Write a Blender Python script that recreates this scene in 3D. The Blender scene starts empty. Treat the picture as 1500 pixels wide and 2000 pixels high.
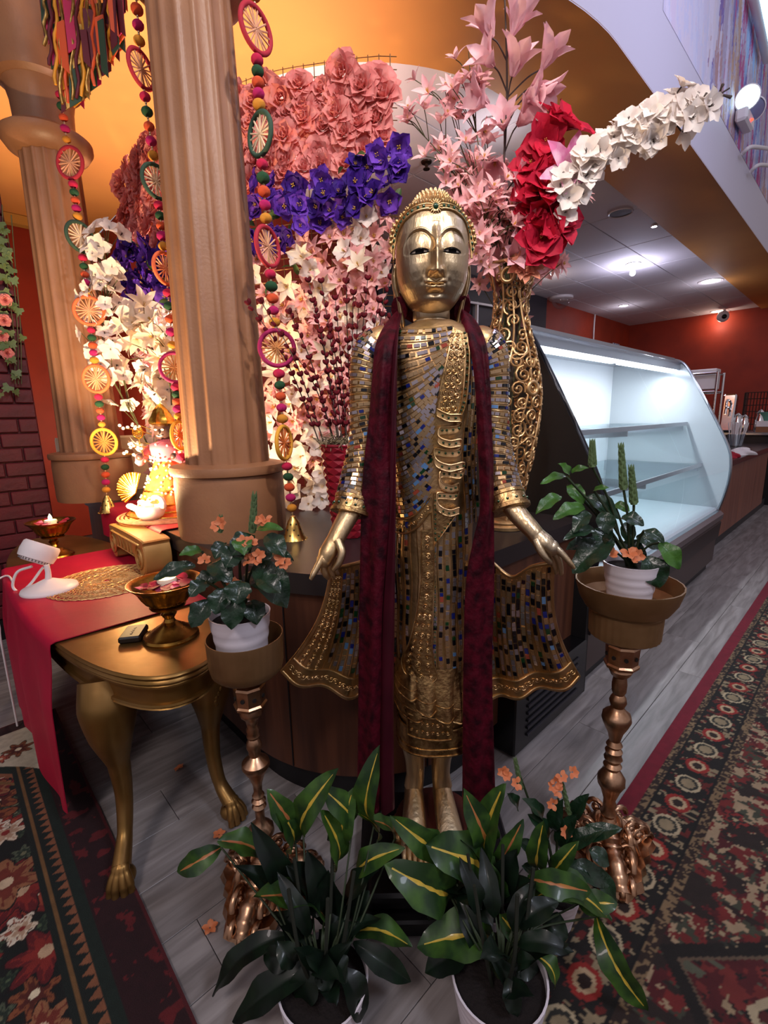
import bpy, math, random
import numpy as np
from mathutils import Matrix, Vector, Euler, Quaternion
random.seed(7); RNG = np.random.default_rng(11)
sc = bpy.context.scene
COL = sc.collection
PI = math.pi
R = math.radians

# ---------------------------------------------------------------- camera
F = 915.0; PITCH = math.atan(185/915.0); ROLL = R(1.2); CAM_H = 1.35
ct, st, cr, sr = math.cos(PITCH), math.sin(PITCH), math.cos(ROLL), math.sin(ROLL)
FW = Vector((0, ct, -st)); R0 = Vector((1, 0, 0)); U0 = Vector((0, st, ct))
RT = R0*cr - U0*sr; UP = R0*sr + U0*cr
cam_d = bpy.data.cameras.new('camera'); cam_o = bpy.data.objects.new('camera', cam_d); COL.objects.link(cam_o)
cam_d.sensor_fit = 'AUTO'; cam_d.sensor_width = 36.0; cam_d.lens = 36.0*F/2000.0
cam_d.clip_start = 0.02; cam_d.clip_end = 100
M = Matrix((RT, UP, -FW)).transposed().to_4x4(); M.translation = Vector((0, 0, CAM_H))
cam_o.matrix_world = M
sc.camera = cam_o

# ---------------------------------------------------------------- world, exposure, lamps
vs = sc.view_settings
vs.view_transform = 'Standard'; vs.look = 'None'; vs.gamma = 1.0; vs.use_curve_mapping = False
vs.exposure = 0.18
w = bpy.data.worlds.new('room_ambience'); sc.world = w; w.use_nodes = True
w.node_tree.nodes['Background'].inputs[0].default_value = (0.62, 0.55, 0.60, 1)
w.node_tree.nodes['Background'].inputs[1].default_value = 0.50

def W(a, b, z=0.0):
    return Vector((a*E1.x + b*E2.x, a*E1.y + b*E2.y, z))
AX = R(46.5); E1 = Vector((math.sin(AX), math.cos(AX), 0)); E2 = Vector((-math.cos(AX), math.sin(AX), 0))
ROOMZ = math.atan2(E1.y, E1.x)          # rotation that turns local x into e1 and local y into e2
def ray(px, py): return FW*F + RT*(px-750) - UP*(py-1000)
def P(px, py, Y):
    d = ray(px, py); return Vector((0, 0, CAM_H)) + d*(Y/d.y)
def G(px, py, z=0.0):
    d = ray(px, py); return Vector((0, 0, CAM_H)) + d*((z-CAM_H)/d.z)
def PB(px, py, b):      # on the vertical plane b = const
    d = ray(px, py); return Vector((0, 0, CAM_H)) + d*(b/(d.x*E2.x+d.y*E2.y))
def PA(px, py, a):
    d = ray(px, py); return Vector((0, 0, CAM_H)) + d*(a/(d.x*E1.x+d.y*E1.y))
def AB(p): return (p.x*E1.x+p.y*E1.y, p.x*E2.x+p.y*E2.y)

def lamp(name, kind, loc, energy, color, size=0.1, target=None, spot=None, blend=0.5):
    d = bpy.data.lights.new(name, kind); o = bpy.data.objects.new(name, d); COL.objects.link(o)
    d.energy = energy; d.color = color; o.location = loc
    if kind == 'AREA': d.shape = 'DISK'; d.size = size
    else: d.shadow_soft_size = size
    if kind == 'SPOT': d.spot_size = R(spot); d.spot_blend = blend
    if target is not None:
        o.rotation_euler = (Vector(target)-Vector(loc)).to_track_quat('-Z', 'Y').to_euler()
    return o
STAT = Vector((0.115, 1.25, 0))
LAMP_HEAD = P(78, 1072, 1.835)
# the little swivel lamp on the table, tipped up at the flowers and the soffit
lamp('swivel_lamp_beam', 'SPOT', LAMP_HEAD+Vector((0.03, 0.05, 0.06)), 150, (1.0, 0.70, 0.40), 0.035, (-0.45, 3.0, 3.1), 118, 0.35)
# unseen warm uplight behind the flower wall, added to brighten the soffit
lamp('soffit_fill_uplight', 'SPOT', (-0.80, 3.15, 0.98), 520, (1.0, 0.70, 0.58), 0.06, (-1.4, 3.35, 3.5), 92, 0.8)
lamp('red_wall_fill', 'POINT', (-0.98, 3.2, 1.25), 14, (1.0, 0.66, 0.34), 0.06)  # extra unseen point light, added to brighten the red wall behind the orchids
lamp('niche_fill_light', 'POINT', W(1.30, 4.95, 1.2), 42, (1.0, 0.74, 0.5), 0.08)  # added fill with no fixture, lifts the niche and end walls
# added spot, out of view overhead, that brightens the upper flowers
lamp('flower_fill_spot', 'SPOT', (0.75, 0.1, 3.95), 190, (1.0, 0.86, 0.78), 0.05, (-0.05, 2.4, 2.15), 58, 0.6)
# dining-room ceiling lamps (high, behind and beside the camera)
lamp('ceiling_lamp_light', 'AREA', (-1.2, -1.6, 3.9), 42, (1.0, 0.86, 0.84), 0.7, (0, 1.2, 0.8))
lamp('ceiling_lamp_light', 'AREA', (1.9, -0.9, 3.9), 46, (0.80, 0.84, 1.0), 0.7, (0.3, 1.5, 0.8))
lamp('ceiling_lamp_light', 'SPOT', (-0.5, -0.5, 3.6), 120, (1.0, 0.92, 0.86), 0.06, (0.1, 1.6, 1.9), 46, 0.8)
lamp('cove_tube_light', 'AREA', W(3.6, -0.7, 4.3), 34, (0.62, 0.64, 1.0), 1.2, W(3.9, 1.3, 4.0))
# ---------------------------------------------------------------- materials
MATS = {}
def _lin(c):
    return tuple(((x/12.92) if x <= 0.04045 else ((x+0.055)/1.055)**2.4) for x in c)
def hx(s):
    s = s.lstrip('#'); return _lin(tuple(int(s[i:i+2], 16)/255 for i in (0, 2, 4)))
def mat(name, col, rough=0.5, metal=0.0, var=None, vscale=20.0, bump=0.0, bscale=60.0, trans=0.0, alpha=1.0,
        emit=None, estr=0.0, sheen=0.0, coat=0.0, ior=1.45, stretch=(1, 1, 1), sss=0.0, spec=None, rvar=0.0, detail=3.0, translucent=0.0):
    if name in MATS: return MATS[name]
    m = bpy.data.materials.new(name); m.use_nodes = True; nt = m.node_tree; N = nt.nodes; L = nt.links
    bs = N['Principled BSDF']
    c = hx(col) if isinstance(col, str) else col
    bs.inputs['Base Color'].default_value = (*c, 1); bs.inputs['Roughness'].default_value = rough
    bs.inputs['Metallic'].default_value = metal; bs.inputs['Transmission Weight'].default_value = trans
    bs.inputs['Alpha'].default_value = alpha; bs.inputs['IOR'].default_value = ior
    if spec is not None: bs.inputs['Specular IOR Level'].default_value = spec
    if sheen: bs.inputs['Sheen Weight'].default_value = sheen; bs.inputs['Sheen Roughness'].default_value = 0.4; bs.inputs['Sheen Tint'].default_value = (*[min(1, x*2.2+0.01) for x in c], 1)
    if coat: bs.inputs['Coat Weight'].default_value = coat
    if emit is not None:
        e = hx(emit) if isinstance(emit, str) else emit
        bs.inputs['Emission Color'].default_value = (*e, 1); bs.inputs['Emission Strength'].default_value = estr
    tc = mp = None
    if var is not None or bump or rvar:
        tc = N.new('ShaderNodeTexCoord'); mp = N.new('ShaderNodeMapping'); L.new(tc.outputs['Object'], mp.inputs[0])
        mp.inputs['Scale'].default_value = stretch
    if var is not None:
        n = N.new('ShaderNodeTexNoise'); n.inputs['Scale'].default_value = vscale; n.inputs['Detail'].default_value = detail
        L.new(mp.outputs[0], n.inputs['Vector'])
        r = N.new('ShaderNodeValToRGB'); L.new(n.outputs['Fac'], r.inputs[0])
        v = hx(var) if isinstance(var, str) else var
        r.color_ramp.elements[0].position = 0.38; r.color_ramp.elements[1].position = 0.66
        r.color_ramp.elements[0].color = (*c, 1); r.color_ramp.elements[1].color = (*v, 1)
        L.new(r.outputs[0], bs.inputs['Base Color'])
    if rvar:
        n3 = N.new('ShaderNodeTexNoise'); n3.inputs['Scale'].default_value = vscale*0.7; L.new(mp.outputs[0], n3.inputs['Vector'])
        mr = N.new('ShaderNodeMapRange'); L.new(n3.outputs['Fac'], mr.inputs[0])
        mr.inputs[1].default_value = 0.3; mr.inputs[2].default_value = 0.7
        mr.inputs[3].default_value = max(0.02, rough-rvar); mr.inputs[4].default_value = min(1, rough+rvar)
        L.new(mr.outputs[0], bs.inputs['Roughness'])
    if bump:
        n2 = N.new('ShaderNodeTexNoise'); n2.inputs['Scale'].default_value = bscale; n2.inputs['Detail'].default_value = 4
        L.new(mp.outputs[0], n2.inputs['Vector'])
        b = N.new('ShaderNodeBump'); b.inputs['Strength'].default_value = bump; b.inputs['Distance'].default_value = 0.01
        L.new(n2.outputs['Fac'], b.inputs['Height']); L.new(b.outputs[0], bs.inputs['Normal'])
    if translucent:
        tl = N.new('ShaderNodeBsdfTranslucent'); mx = N.new('ShaderNodeMixShader'); mx.inputs[0].default_value = translucent
        tl.inputs['Color'].default_value = (*c, 1)
        out = N['Material Output']; L.new(bs.outputs[0], mx.inputs[1]); L.new(tl.outputs[0], mx.inputs[2]); L.new(mx.outputs[0], out.inputs[0])
    MATS[name] = m
    return m
def attr_mat(name, rough=0.9, sheen=0.0, bump=0.0, bscale=300.0, attr='col', metal=0.0, coat=0.0):
    if name in MATS: return MATS[name]
    m = bpy.data.materials.new(name); m.use_nodes = True; nt = m.node_tree; N = nt.nodes; L = nt.links
    bs = N['Principled BSDF']; bs.inputs['Roughness'].default_value = rough; bs.inputs['Metallic'].default_value = metal
    if sheen: bs.inputs['Sheen Weight'].default_value = sheen
    if coat: bs.inputs['Coat Weight'].default_value = coat
    a = N.new('ShaderNodeAttribute'); a.attribute_name = attr; L.new(a.outputs['Color'], bs.inputs['Base Color'])
    if bump:
        tc = N.new('ShaderNodeTexCoord'); n2 = N.new('ShaderNodeTexNoise'); n2.inputs['Scale'].default_value = bscale
        L.new(tc.outputs['Object'], n2.inputs['Vector']); b = N.new('ShaderNodeBump'); b.inputs['Strength'].default_value = bump
        b.inputs['Distance'].default_value = 0.004
        L.new(n2.outputs['Fac'], b.inputs['Height']); L.new(b.outputs[0], bs.inputs['Normal'])
    MATS[name] = m
    return m

# ---------------------------------------------------------------- mesh helpers
ORG = {}
class MB:
    def __init__(s): s.v = []; s.f = []; s.m = []; s.n = 0
    def add(s, V, Fc, mi=0, mtx=None):
        V = np.asarray(V, float)
        if mtx is not None:
            A = np.array(mtx); V = V @ A[:3, :3].T + A[:3, 3]
        o = s.n; s.v.append(V); s.n += len(V)
        for f in Fc: s.f.append(tuple(i+o for i in f))
        s.m.extend([mi]*len(Fc) if isinstance(mi, int) else mi)
        return s
    def box(s, c, sz, mi=0, rot=None, bev=0.0):
        x, y, z = sz[0]/2, sz[1]/2, sz[2]/2
        if bev > 0:
            b = min(bev, x*.9, y*.9, z*.9); V = []
            for sx in (-1, 1):
                for sy in (-1, 1):
                    for sz_ in (-1, 1):
                        V += [(sx*(x-b), sy*(y-b), sz_*z), (sx*(x-b), sy*y, sz_*(z-b)), (sx*x, sy*(y-b), sz_*(z-b))]
            def I(a, b_, c_, k): return ((a*2+b_)*2+c_)*3+k
            Fc = []
            for q in (0, 1):
                Fc.append([I(0,0,q,0), I(1,0,q,0), I(1,1,q,0), I(0,1,q,0)][::1 if q else -1])
                Fc.append([I(0,q,0,1), I(1,q,0,1), I(1,q,1,1), I(0,q,1,1)][::-1 if q else 1])
                Fc.append([I(q,0,0,2), I(q,1,0,2), I(q,1,1,2), I(q,0,1,2)][::1 if q else -1])
            for q in (0, 1):
                for r in (0, 1):
                    Fc.append([I(0,q,r,0), I(1,q,r,0), I(1,q,r,1), I(0,q,r,1)][::1 if q != r else -1][::-1])
                    Fc.append([I(q,0,r,0), I(q,1,r,0), I(q,1,r,2), I(q,0,r,2)][::1 if q == r else -1][::-1])
                    Fc.append([I(q,r,0,1), I(q,r,1,1), I(q,r,1,2), I(q,r,0,2)][::1 if q != r else -1])
            for a in (0, 1):
                for b_ in (0, 1):
                    for c_ in (0, 1):
                        t = [I(a,b_,c_,0), I(a,b_,c_,1), I(a,b_,c_,2)]
                        Fc.append(t if (a+b_+c_) % 2 == 0 else t[::-1])
        else:
            V = [(sx*x, sy*y, sz_*z) for sx in (-1, 1) for sy in (-1, 1) for sz_ in (-1, 1)]
            Fc = [(0,1,3,2), (4,6,7,5), (0,4,5,1), (2,3,7,6), (0,2,6,4), (1,5,7,3)]
        T = Matrix.Translation(Vector(c)) @ (rot.to_4x4() if rot is not None else Matrix.Identity(4))
        return s.add(V, Fc, mi, T)
    def lathe(s, prof, n=24, c=(0, 0, 0), mi=0, mtx=None, cap=True, wob=None, a0=0.0):
        V = []; Fc = []; k = len(prof)
        for i in range(n):
            a = a0 + 2*PI*i/n; ca, sa = math.cos(a), math.sin(a)
            for j, (r, z) in enumerate(prof):
                rr = r*(wob(a, j, z) if wob else 1.0)
                V.append((c[0]+rr*ca, c[1]+rr*sa, c[2]+z))
        for i in range(n):
            i2 = (i+1) % n
            for j in range(k-1): Fc.append((i*k+j, i2*k+j, i2*k+j+1, i*k+j+1))
        if cap:
            if prof[0][0] > 1e-6: Fc.append(tuple(i*k for i in range(n))[::-1])
            if prof[-1][0] > 1e-6: Fc.append(tuple(i*k+k-1 for i in range(n)))
        return s.add(V, Fc, mi, mtx)
    def tube(s, path, rad, n=8, mi=0, closed=False, cap=True, flat=None):
        Pn = [Vector(p) for p in path]; k = len(Pn)
        if not hasattr(rad, '__len__'): rad = [rad]*k
        V = []; Fc = []; prev = None
        for i in range(k):
            if closed: t = Pn[(i+1) % k]-Pn[i-1]
            else: t = Pn[min(i+1, k-1)]-Pn[max(i-1, 0)]
            if t.length < 1e-9: t = Vector((0, 0, 1))
            t.normalize()
            if prev is None:
                u = t.cross(Vector((0, 0, 1)) if abs(t.z) < 0.9 else Vector((1, 0, 0))).normalized()
            else:
                u = (prev - t*prev.dot(t))
                u = u.normalized() if u.length > 1e-6 else t.orthogonal().normalized()
            prev = u; vv = t.cross(u); r = rad[i]
            for j in range(n):
                a = 2*PI*j/n; p = Pn[i] + (u*math.cos(a) + vv*math.sin(a)*(flat or 1.0))*r
                V.append(p[:])
        for i in range(k if closed else k-1):
            i2 = (i+1) % k
            for j in range(n):
                j2 = (j+1) % n; Fc.append((i*n+j, i*n+j2, i2*n+j2, i2*n+j))
        if cap and not closed:
            Fc.append(tuple(range(n))[::-1]); Fc.append(tuple((k-1)*n+j for j in range(n)))
        return s.add(V, Fc, mi)
    def prism(s, poly, z0, z1, mi=0, mtx=None):
        n = len(poly); V = [(p[0], p[1], z0) for p in poly]+[(p[0], p[1], z1) for p in poly]
        ar = sum(poly[i][0]*poly[(i+1) % n][1]-poly[(i+1) % n][0]*poly[i][1] for i in range(n))
        Fc = [tuple(range(n))[::-1], tuple(range(n, 2*n))]+[(i, (i+1) % n, n+(i+1) % n, n+i) for i in range(n)]
        if ar < 0: Fc = [f[::-1] for f in Fc]
        return s.add(V, Fc, mi, mtx)
    def grid(s, fn, nu, nv, mi=0, cu=False, cv=False, flip=False):
        V = [tuple(fn(i/(nu if cu else nu-1), j/(nv if cv else nv-1))) for i in range(nu) for j in range(nv)]
        Fc = []
        for i in range(nu if cu else nu-1):
            for j in range(nv if cv else nv-1):
                q = (i*nv+j, ((i+1) % nu)*nv+j, ((i+1) % nu)*nv+(j+1) % nv, i*nv+(j+1) % nv)
                Fc.append(q[::-1] if flip else q)
        return s.add(V, Fc, mi)
    def ball(s, c, r, mi=0, nu=10, nv=6, mtx=None):
        if not hasattr(r, '__len__'): r = (r, r, r)
        V = [(0, 0, -1)]; Fc = []
        for j in range(1, nv):
            t = -PI/2+PI*j/nv
            for i in range(nu): V.append((math.cos(t)*math.cos(2*PI*i/nu), math.cos(t)*math.sin(2*PI*i/nu), math.sin(t)))
        V.append((0, 0, 1)); e = len(V)-1
        for i in range(nu):
            i2 = (i+1) % nu; Fc.append((0, 1+i2, 1+i)); Fc.append((e, e-nu+i, e-nu+i2))
            for j in range(nv-2): Fc.append((1+j*nu+i, 1+j*nu+i2, 1+(j+1)*nu+i2, 1+(j+1)*nu+i))
        T = Matrix.Translation(Vector(c)) @ (mtx.to_4x4() if mtx is not None else Matrix.Identity(4)) @ Matrix.Diagonal((*r, 1))
        return s.add(V, Fc, mi, T)
    def mesh(s, name, mats, smooth=35, org=None):
        me = bpy.data.meshes.new(name)
        V = np.concatenate(s.v) if s.v else np.zeros((0, 3))
        if org is not None: V = V - np.array(org)
        me.from_pydata(V.tolist(), [], s.f)
        if not isinstance(mats, (list, tuple)): mats = [mats]
        for m in mats: me.materials.append(m)
        if len(mats) > 1: me.polygons.foreach_set('material_index', np.array(s.m, dtype=np.int32))
        if smooth:
            me.polygons.foreach_set('use_smooth', np.ones(len(me.polygons), dtype=bool))
            me.set_sharp_from_angle(angle=R(smooth))
        me.update()
        return me
    def build(s, name, mats, parent=None, smooth=35, label=None, cat=None, group=None, kind=None, loc=None):
        org = ORG.get(parent.name, Vector((0, 0, 0))) if parent is not None else Vector((0, 0, 0))
        if parent is None and loc is not None: org = Vector(loc)
        o = bpy.data.objects.new(name, s.mesh(name, mats, smooth, org)); COL.objects.link(o)
        if parent is not None: o.parent = parent
        elif loc is not None: o.location = loc
        ORG[o.name] = Vector(org)
        return tag(o, label, cat, group, kind)
def tag(o, label=None, cat=None, group=None, kind=None):
    if label: o['label'] = label
    if cat: o['category'] = cat
    if group: o['group'] = group
    if kind: o['kind'] = kind
    return o
def thing(name, label, cat, loc=(0, 0, 0), group=None, kind=None):
    o = bpy.data.objects.new(name, None); COL.objects.link(o); o.location = loc; o.empty_display_size = 0.05
    ORG[o.name] = Vector(loc)
    return tag(o, label, cat, group, kind)
def inst(name, me, parent, loc, rot=None, scale=None, label=None, cat=None, group=None, kind=None):
    o = bpy.data.objects.new(name, me); COL.objects.link(o)
    if parent is not None:
        o.parent = parent; o.location = Vector(loc)-ORG[parent.name]
    else: o.location = loc
    if rot is not None:
        o.rotation_mode = 'QUATERNION'; o.rotation_quaternion = rot.to_quaternion() if hasattr(rot, 'to_quaternion') else rot
    if scale is not None: o.scale = scale if hasattr(scale, '__len__') else (scale,)*3
    ORG[o.name] = Vector(loc)
    return tag(o, label, cat, group, kind)
def frame(z, x=None):
    """rotation matrix whose local z points along z (and x roughly along x)"""
    z = Vector(z).normalized()
    x = Vector(x) if x is not None else (Vector((1, 0, 0)) if abs(z.x) < 0.9 else Vector((0, 1, 0)))
    y = z.cross(x)
    if y.length < 1e-6: y = z.orthogonal()
    y.normalize(); x = y.cross(z)
    return Matrix((x, y, z)).transposed()
def spline(pts, n=8, closed=False):
    pts = [Vector(p) for p in pts]; out = []; k = len(pts)
    for i in range(k if closed else k-1):
        p0 = pts[(i-1) % k] if (closed or i > 0) else pts[0]*2-pts[1]
        p1 = pts[i]; p2 = pts[(i+1) % k]
        p3 = pts[(i+2) % k] if (closed or i+2 < k) else pts[-1]*2-pts[-2]
        for j in range(n):
            t = j/n
            out.append(0.5*((2*p1)+(p2-p0)*t+(2*p0-5*p1+4*p2-p3)*t*t+(-p0+3*p1-3*p2+p3)*t**3))
    if not closed: out.append(pts[-1])
    return out
def lerp(a, b, t): return a+(b-a)*t
def interp(x, xs, ys): return float(np.interp(x, xs, ys))
def smooth01(x): x = max(0.0, min(1.0, x)); return x*x*(3-2*x)
def roomrot(): return Matrix.Rotation(ROOMZ, 3, 'Z')
RM = roomrot()
# ---------------------------------------------------------------- base materials
GOLD = mat('statue_gold_leaf', '#D6B080', 0.40, 1.0, var='#B5935F', vscale=14, bump=0.12, bscale=90, rvar=0.10)
GOLD_SILVER = mat('worn_gold_leaf', '#D8B888', 0.38, 1.0, var='#C4B296', vscale=9, bump=0.22, bscale=80, rvar=0.10, stretch=(1, 1, 0.35))
GOLD_CARVE = mat('carved_gold', '#C6A26C', 0.36, 1.0, var='#94704A', vscale=60, bump=0.22, bscale=110, rvar=0.1)
GOLD_TABLE = mat('gold_painted_wood', '#967242', 0.38, 0.85, var='#80602F', vscale=7, bump=0.04, bscale=40)
GOLD_STAND = mat('copper_gold_metal', '#C8A080', 0.33, 1.0, var='#A67C5C', vscale=30, bump=0.05, bscale=80)
GOLD_BOWL = mat('matte_gold_bowl', '#94724E', 0.45, 0.7, var='#7E5E3C', vscale=9)
GOLD_WIRE = mat('gold_wire', '#D2AC7A', 0.34, 0.75, var='#B48E60', vscale=30)
BRASS = mat('antique_brass', '#A67C38', 0.28, 1.0, var='#7E5A28', vscale=22, rvar=0.08)
BLACK = mat('black_laminate', '#0F0D10', 0.45, 0.0)
BLACKG = mat('black_gloss', '#0B0A0C', 0.25, 0.0)
STEEL = mat('brushed_steel', '#B9BCC2', 0.28, 1.0, var='#9EA2AA', vscale=40, stretch=(1, 20, 20))
CHROME = mat('chrome', '#D6D6D8', 0.12, 1.0)
WHITEP = mat('white_plastic', '#E3DCDC', 0.42)
WHITEC = mat('white_ceramic', '#DED6D8', 0.35, coat=0.2)
def plank_mat():
    m = bpy.data.materials.new('grey_vinyl_plank'); m.use_nodes = True; nt = m.node_tree; N = nt.nodes; L = nt.links
    bs = N['Principled BSDF']; tc = N.new('ShaderNodeTexCoord'); mp = N.new('ShaderNodeMapping'); oi = N.new('ShaderNodeObjectInfo')
    mp.inputs['Scale'].default_value = (1.6, 14, 1); L.new(tc.outputs['Object'], mp.inputs[0])
    ad = N.new('ShaderNodeVectorMath'); ad.operation = 'ADD'; L.new(mp.outputs[0], ad.inputs[0])
    sc_ = N.new('ShaderNodeMath'); sc_.operation = 'MULTIPLY'; sc_.inputs[1].default_value = 40; L.new(oi.outputs['Random'], sc_.inputs[0]); L.new(sc_.outputs[0], ad.inputs[1])
    n = N.new('ShaderNodeTexNoise'); n.inputs['Scale'].default_value = 2.2; n.inputs['Detail'].default_value = 6; n.inputs['Distortion'].default_value = 0.6; L.new(ad.outputs[0], n.inputs['Vector'])
    r = N.new('ShaderNodeValToRGB'); L.new(n.outputs['Fac'], r.inputs[0])
    r.color_ramp.elements[0].position = 0.3; r.color_ramp.elements[0].color = (*hx('#6E6866'), 1)
    r.color_ramp.elements[1].position = 0.7; r.color_ramp.elements[1].color = (*hx('#9A9492'), 1)
    hs = N.new('ShaderNodeHueSaturation'); mr = N.new('ShaderNodeMapRange'); L.new(oi.outputs['Random'], mr.inputs[0]); mr.inputs[3].default_value = 0.82; mr.inputs[4].default_value = 1.12
    L.new(mr.outputs[0], hs.inputs['Value']); L.new(r.outputs[0], hs.inputs['Color']); L.new(hs.outputs[0], bs.inputs['Base Color'])
    bs.inputs['Roughness'].default_value = 0.42
    return m
PLANK = plank_mat()
RED = mat('orange_red_wall_paint', '#A03218', 0.6, var='#902C16', vscale=2.5, bump=0.03, bscale=150)
BRICK = mat('red_painted_brick', '#5E131E', 0.55, var='#4C0F18', vscale=7, bump=0.25, bscale=45)
MORTAR = mat('painted_mortar', '#4C1018', 0.6, bump=0.2, bscale=60)
TAN = mat('soffit_tan_paint', '#D8964E', 0.65, var='#D08E4C', vscale=1.5, bump=0.03, bscale=120)
COLM = mat('column_tan_paint', '#8E6446', 0.45, var='#845B40', vscale=6, bump=0.10, bscale=90)
LAV = mat('white_fascia_paint', '#D2CCD6', 0.6)
CEILM = mat('ceiling_tile_white', '#DDD6DA', 0.8, bump=0.1, bscale=200)
WOODD = mat('dark_wood_laminate', '#5A3524', 0.42, var='#44261A', vscale=3, stretch=(8, 8, 0.6))
WOODF = mat('bar_wood_laminate', '#8A5440', 0.4, var='#6E3E2E', vscale=3, stretch=(10, 10, 0.5))

# ---------------------------------------------------------------- floor: slab and planks
fl = MB().box((3.5, 3.0, -0.03), (22, 22, 0.044), 0).build('floor', mat('floor_slab', '#4A4646', 0.7), kind='structure', smooth=0)
PW, PL = 0.185, 1.22
pm = MB().box((0, 0, 0), (PL-0.0018, PW-0.0018, 0.008), bev=0.0012).mesh('plank', PLANK, 0)
row = 0; b = -0.9
while b < 4.0:
    off = (row*0.437) % PL
    a = -1.6 + off
    while a < 9.5:
        ok = (b < 1.25 and (a < 7.5)) or (b >= 1.25 and a < 1.2)
        if b < 0.35 and a < 8: ok = (a > -1.2 and a < 2.2 and b > 0.1)
        if b > 0.3 and b < 1.25: ok = a < 9.0
        if ok: inst('plank', pm, fl, W(a+PL/2, b+PW/2, -0.004), RM)
        a += PL
    b += PW; row += 1

# ---------------------------------------------------------------- walls
def wall_quad(name, p, q, z0, z1, th, m, **k):
    p, q = Vector(p), Vector(q); d = (q-p); L_ = math.hypot(d.x, d.y); ang = math.atan2(d.y, d.x)
    c = (p+q)/2
    return MB().box((c.x, c.y, (z0+z1)/2), (L_, th, z1-z0), rot=Matrix.Rotation(ang, 3, 'Z')).build(name, m, smooth=0, kind='structure', **k)
# brick pier on the left (plane b = 3.73, right edge a = 0.51)
wb = MB().box(W(-1.0, 3.90, 1.9), (3.02, 0.30, 3.8), rot=RM).build('wall_left', MORTAR, kind='structure', smooth=0)
bw, bh = 0.205, 0.09
bm_ = MB().box((0, 0, 0), (bw-0.008, 0.03, bh-0.008), bev=0.005).mesh('brick', BRICK, 0)
bm_h = MB().box((0, 0, 0), (bw/2-0.008, 0.03, bh-0.008), bev=0.005).mesh('brick', BRICK, 0)
for r_ in range(36):
    z = 0.13 + bh*(r_+0.5)
    x = 0.51
    if r_ % 2:
        inst('brick', bm_h, wb, W(x-bw/4, 3.742+random.uniform(-.003, .003), z), RM); x -= bw/2
    while x > -0.12:
        inst('brick', bm_, wb, W(x-bw/2, 3.742+random.uniform(-.003, .003), z), RM); x -= bw
MB().box(W(-1.0, 3.735, 0.065), (3.03, 0.03, 0.13), rot=RM).build('baseboard_left', BLACK, kind='structure', smooth=0)
wall_quad('wall_niche', W(1.82, 3.40), W(1.82, 6.7), 0, 3.5, 0.1, RED)
wall_quad('wall_end', W(0.3, 6.65), W(1.8, 6.65), 0, 3.5, 0.1, RED)
wall_quad('wall_back', W(1.8, 4.95), W(13.6, 4.95), 0, 3.7, 0.2, RED)
wall_quad('wall_far', W(13.6, -1.5), W(13.6, 5.0), 0, 3.7, 0.2, RED)
wall_quad('wall_panel', W(4.5, 4.80), W(8.95, 4.80), 0, 3.52, 0.08, mat('dark_wall_panel', '#1E1620', 0.6))
trim_m = mat('pale_trim', '#B79A7C', 0.5)
MB().box(W(1.1, 6.55, 3.45), (1.5, 0.10, 0.09), rot=RM).build('trim_1', mat('yellow_header_paint', '#C79A4A', 0.55), kind='structure', smooth=0)

# ---------------------------------------------------------------- soffit (L with a rounded corner) and fascia
SZ = 3.5
CA, CB = 3.3, 3.6
inner = [(1.75, 6.8)] + [(CA+1.5*math.cos(t), CB+1.5*math.sin(t)) for t in np.linspace(PI, 1.5*PI, 24)] + [(16, 2.16)]
outer = [(16, 1.43), (9.0, 1.42), (5, 1.39)] + [(CA+2.22*math.cos(t), CB+2.22*math.sin(t)) for t in np.linspace(1.5*PI, 1.16*PI, 20)] + [(0.9, 3.0), (0.62, 3.3), (0.55, 6.8)]
poly = inner + outer
so = MB().prism([W(*p)[:2] for p in poly], SZ, SZ+0.004).build('ceiling_soffit', TAN, kind='structure', smooth=0)
fa = MB()
for i in range(len(outer)-1):
    p, q = W(*outer[i]), W(*outer[i+1])
    fa.add([(p.x, p.y, SZ-0.005), (q.x, q.y, SZ-0.005), (q.x, q.y, 5.6), (p.x, p.y, 5.6)], [(0, 1, 2, 3)])
fa.build('wall_fascia', LAV, kind='structure', smooth=40)
# service-area ceiling of laid-in tiles
ce = MB().box(W(8.2, 3.6, 3.58), (14.5, 4.0, 0.04), rot=RM).build('ceiling', mat('ceiling_grid', '#A9A2A8', 0.6), kind='structure', smooth=0)
tm_ = MB().box((0, 0, 0), (1.19, 0.59, 0.02), bev=0.004).mesh('tile', CEILM, 0)
a = 1.2
while a < 13.4:
    b = 2.1
    while b < 4.9:
        inst('tile', tm_, ce, W(a+0.6, b+0.3, 3.552), RM); b += 0.6
    a += 1.2
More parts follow.
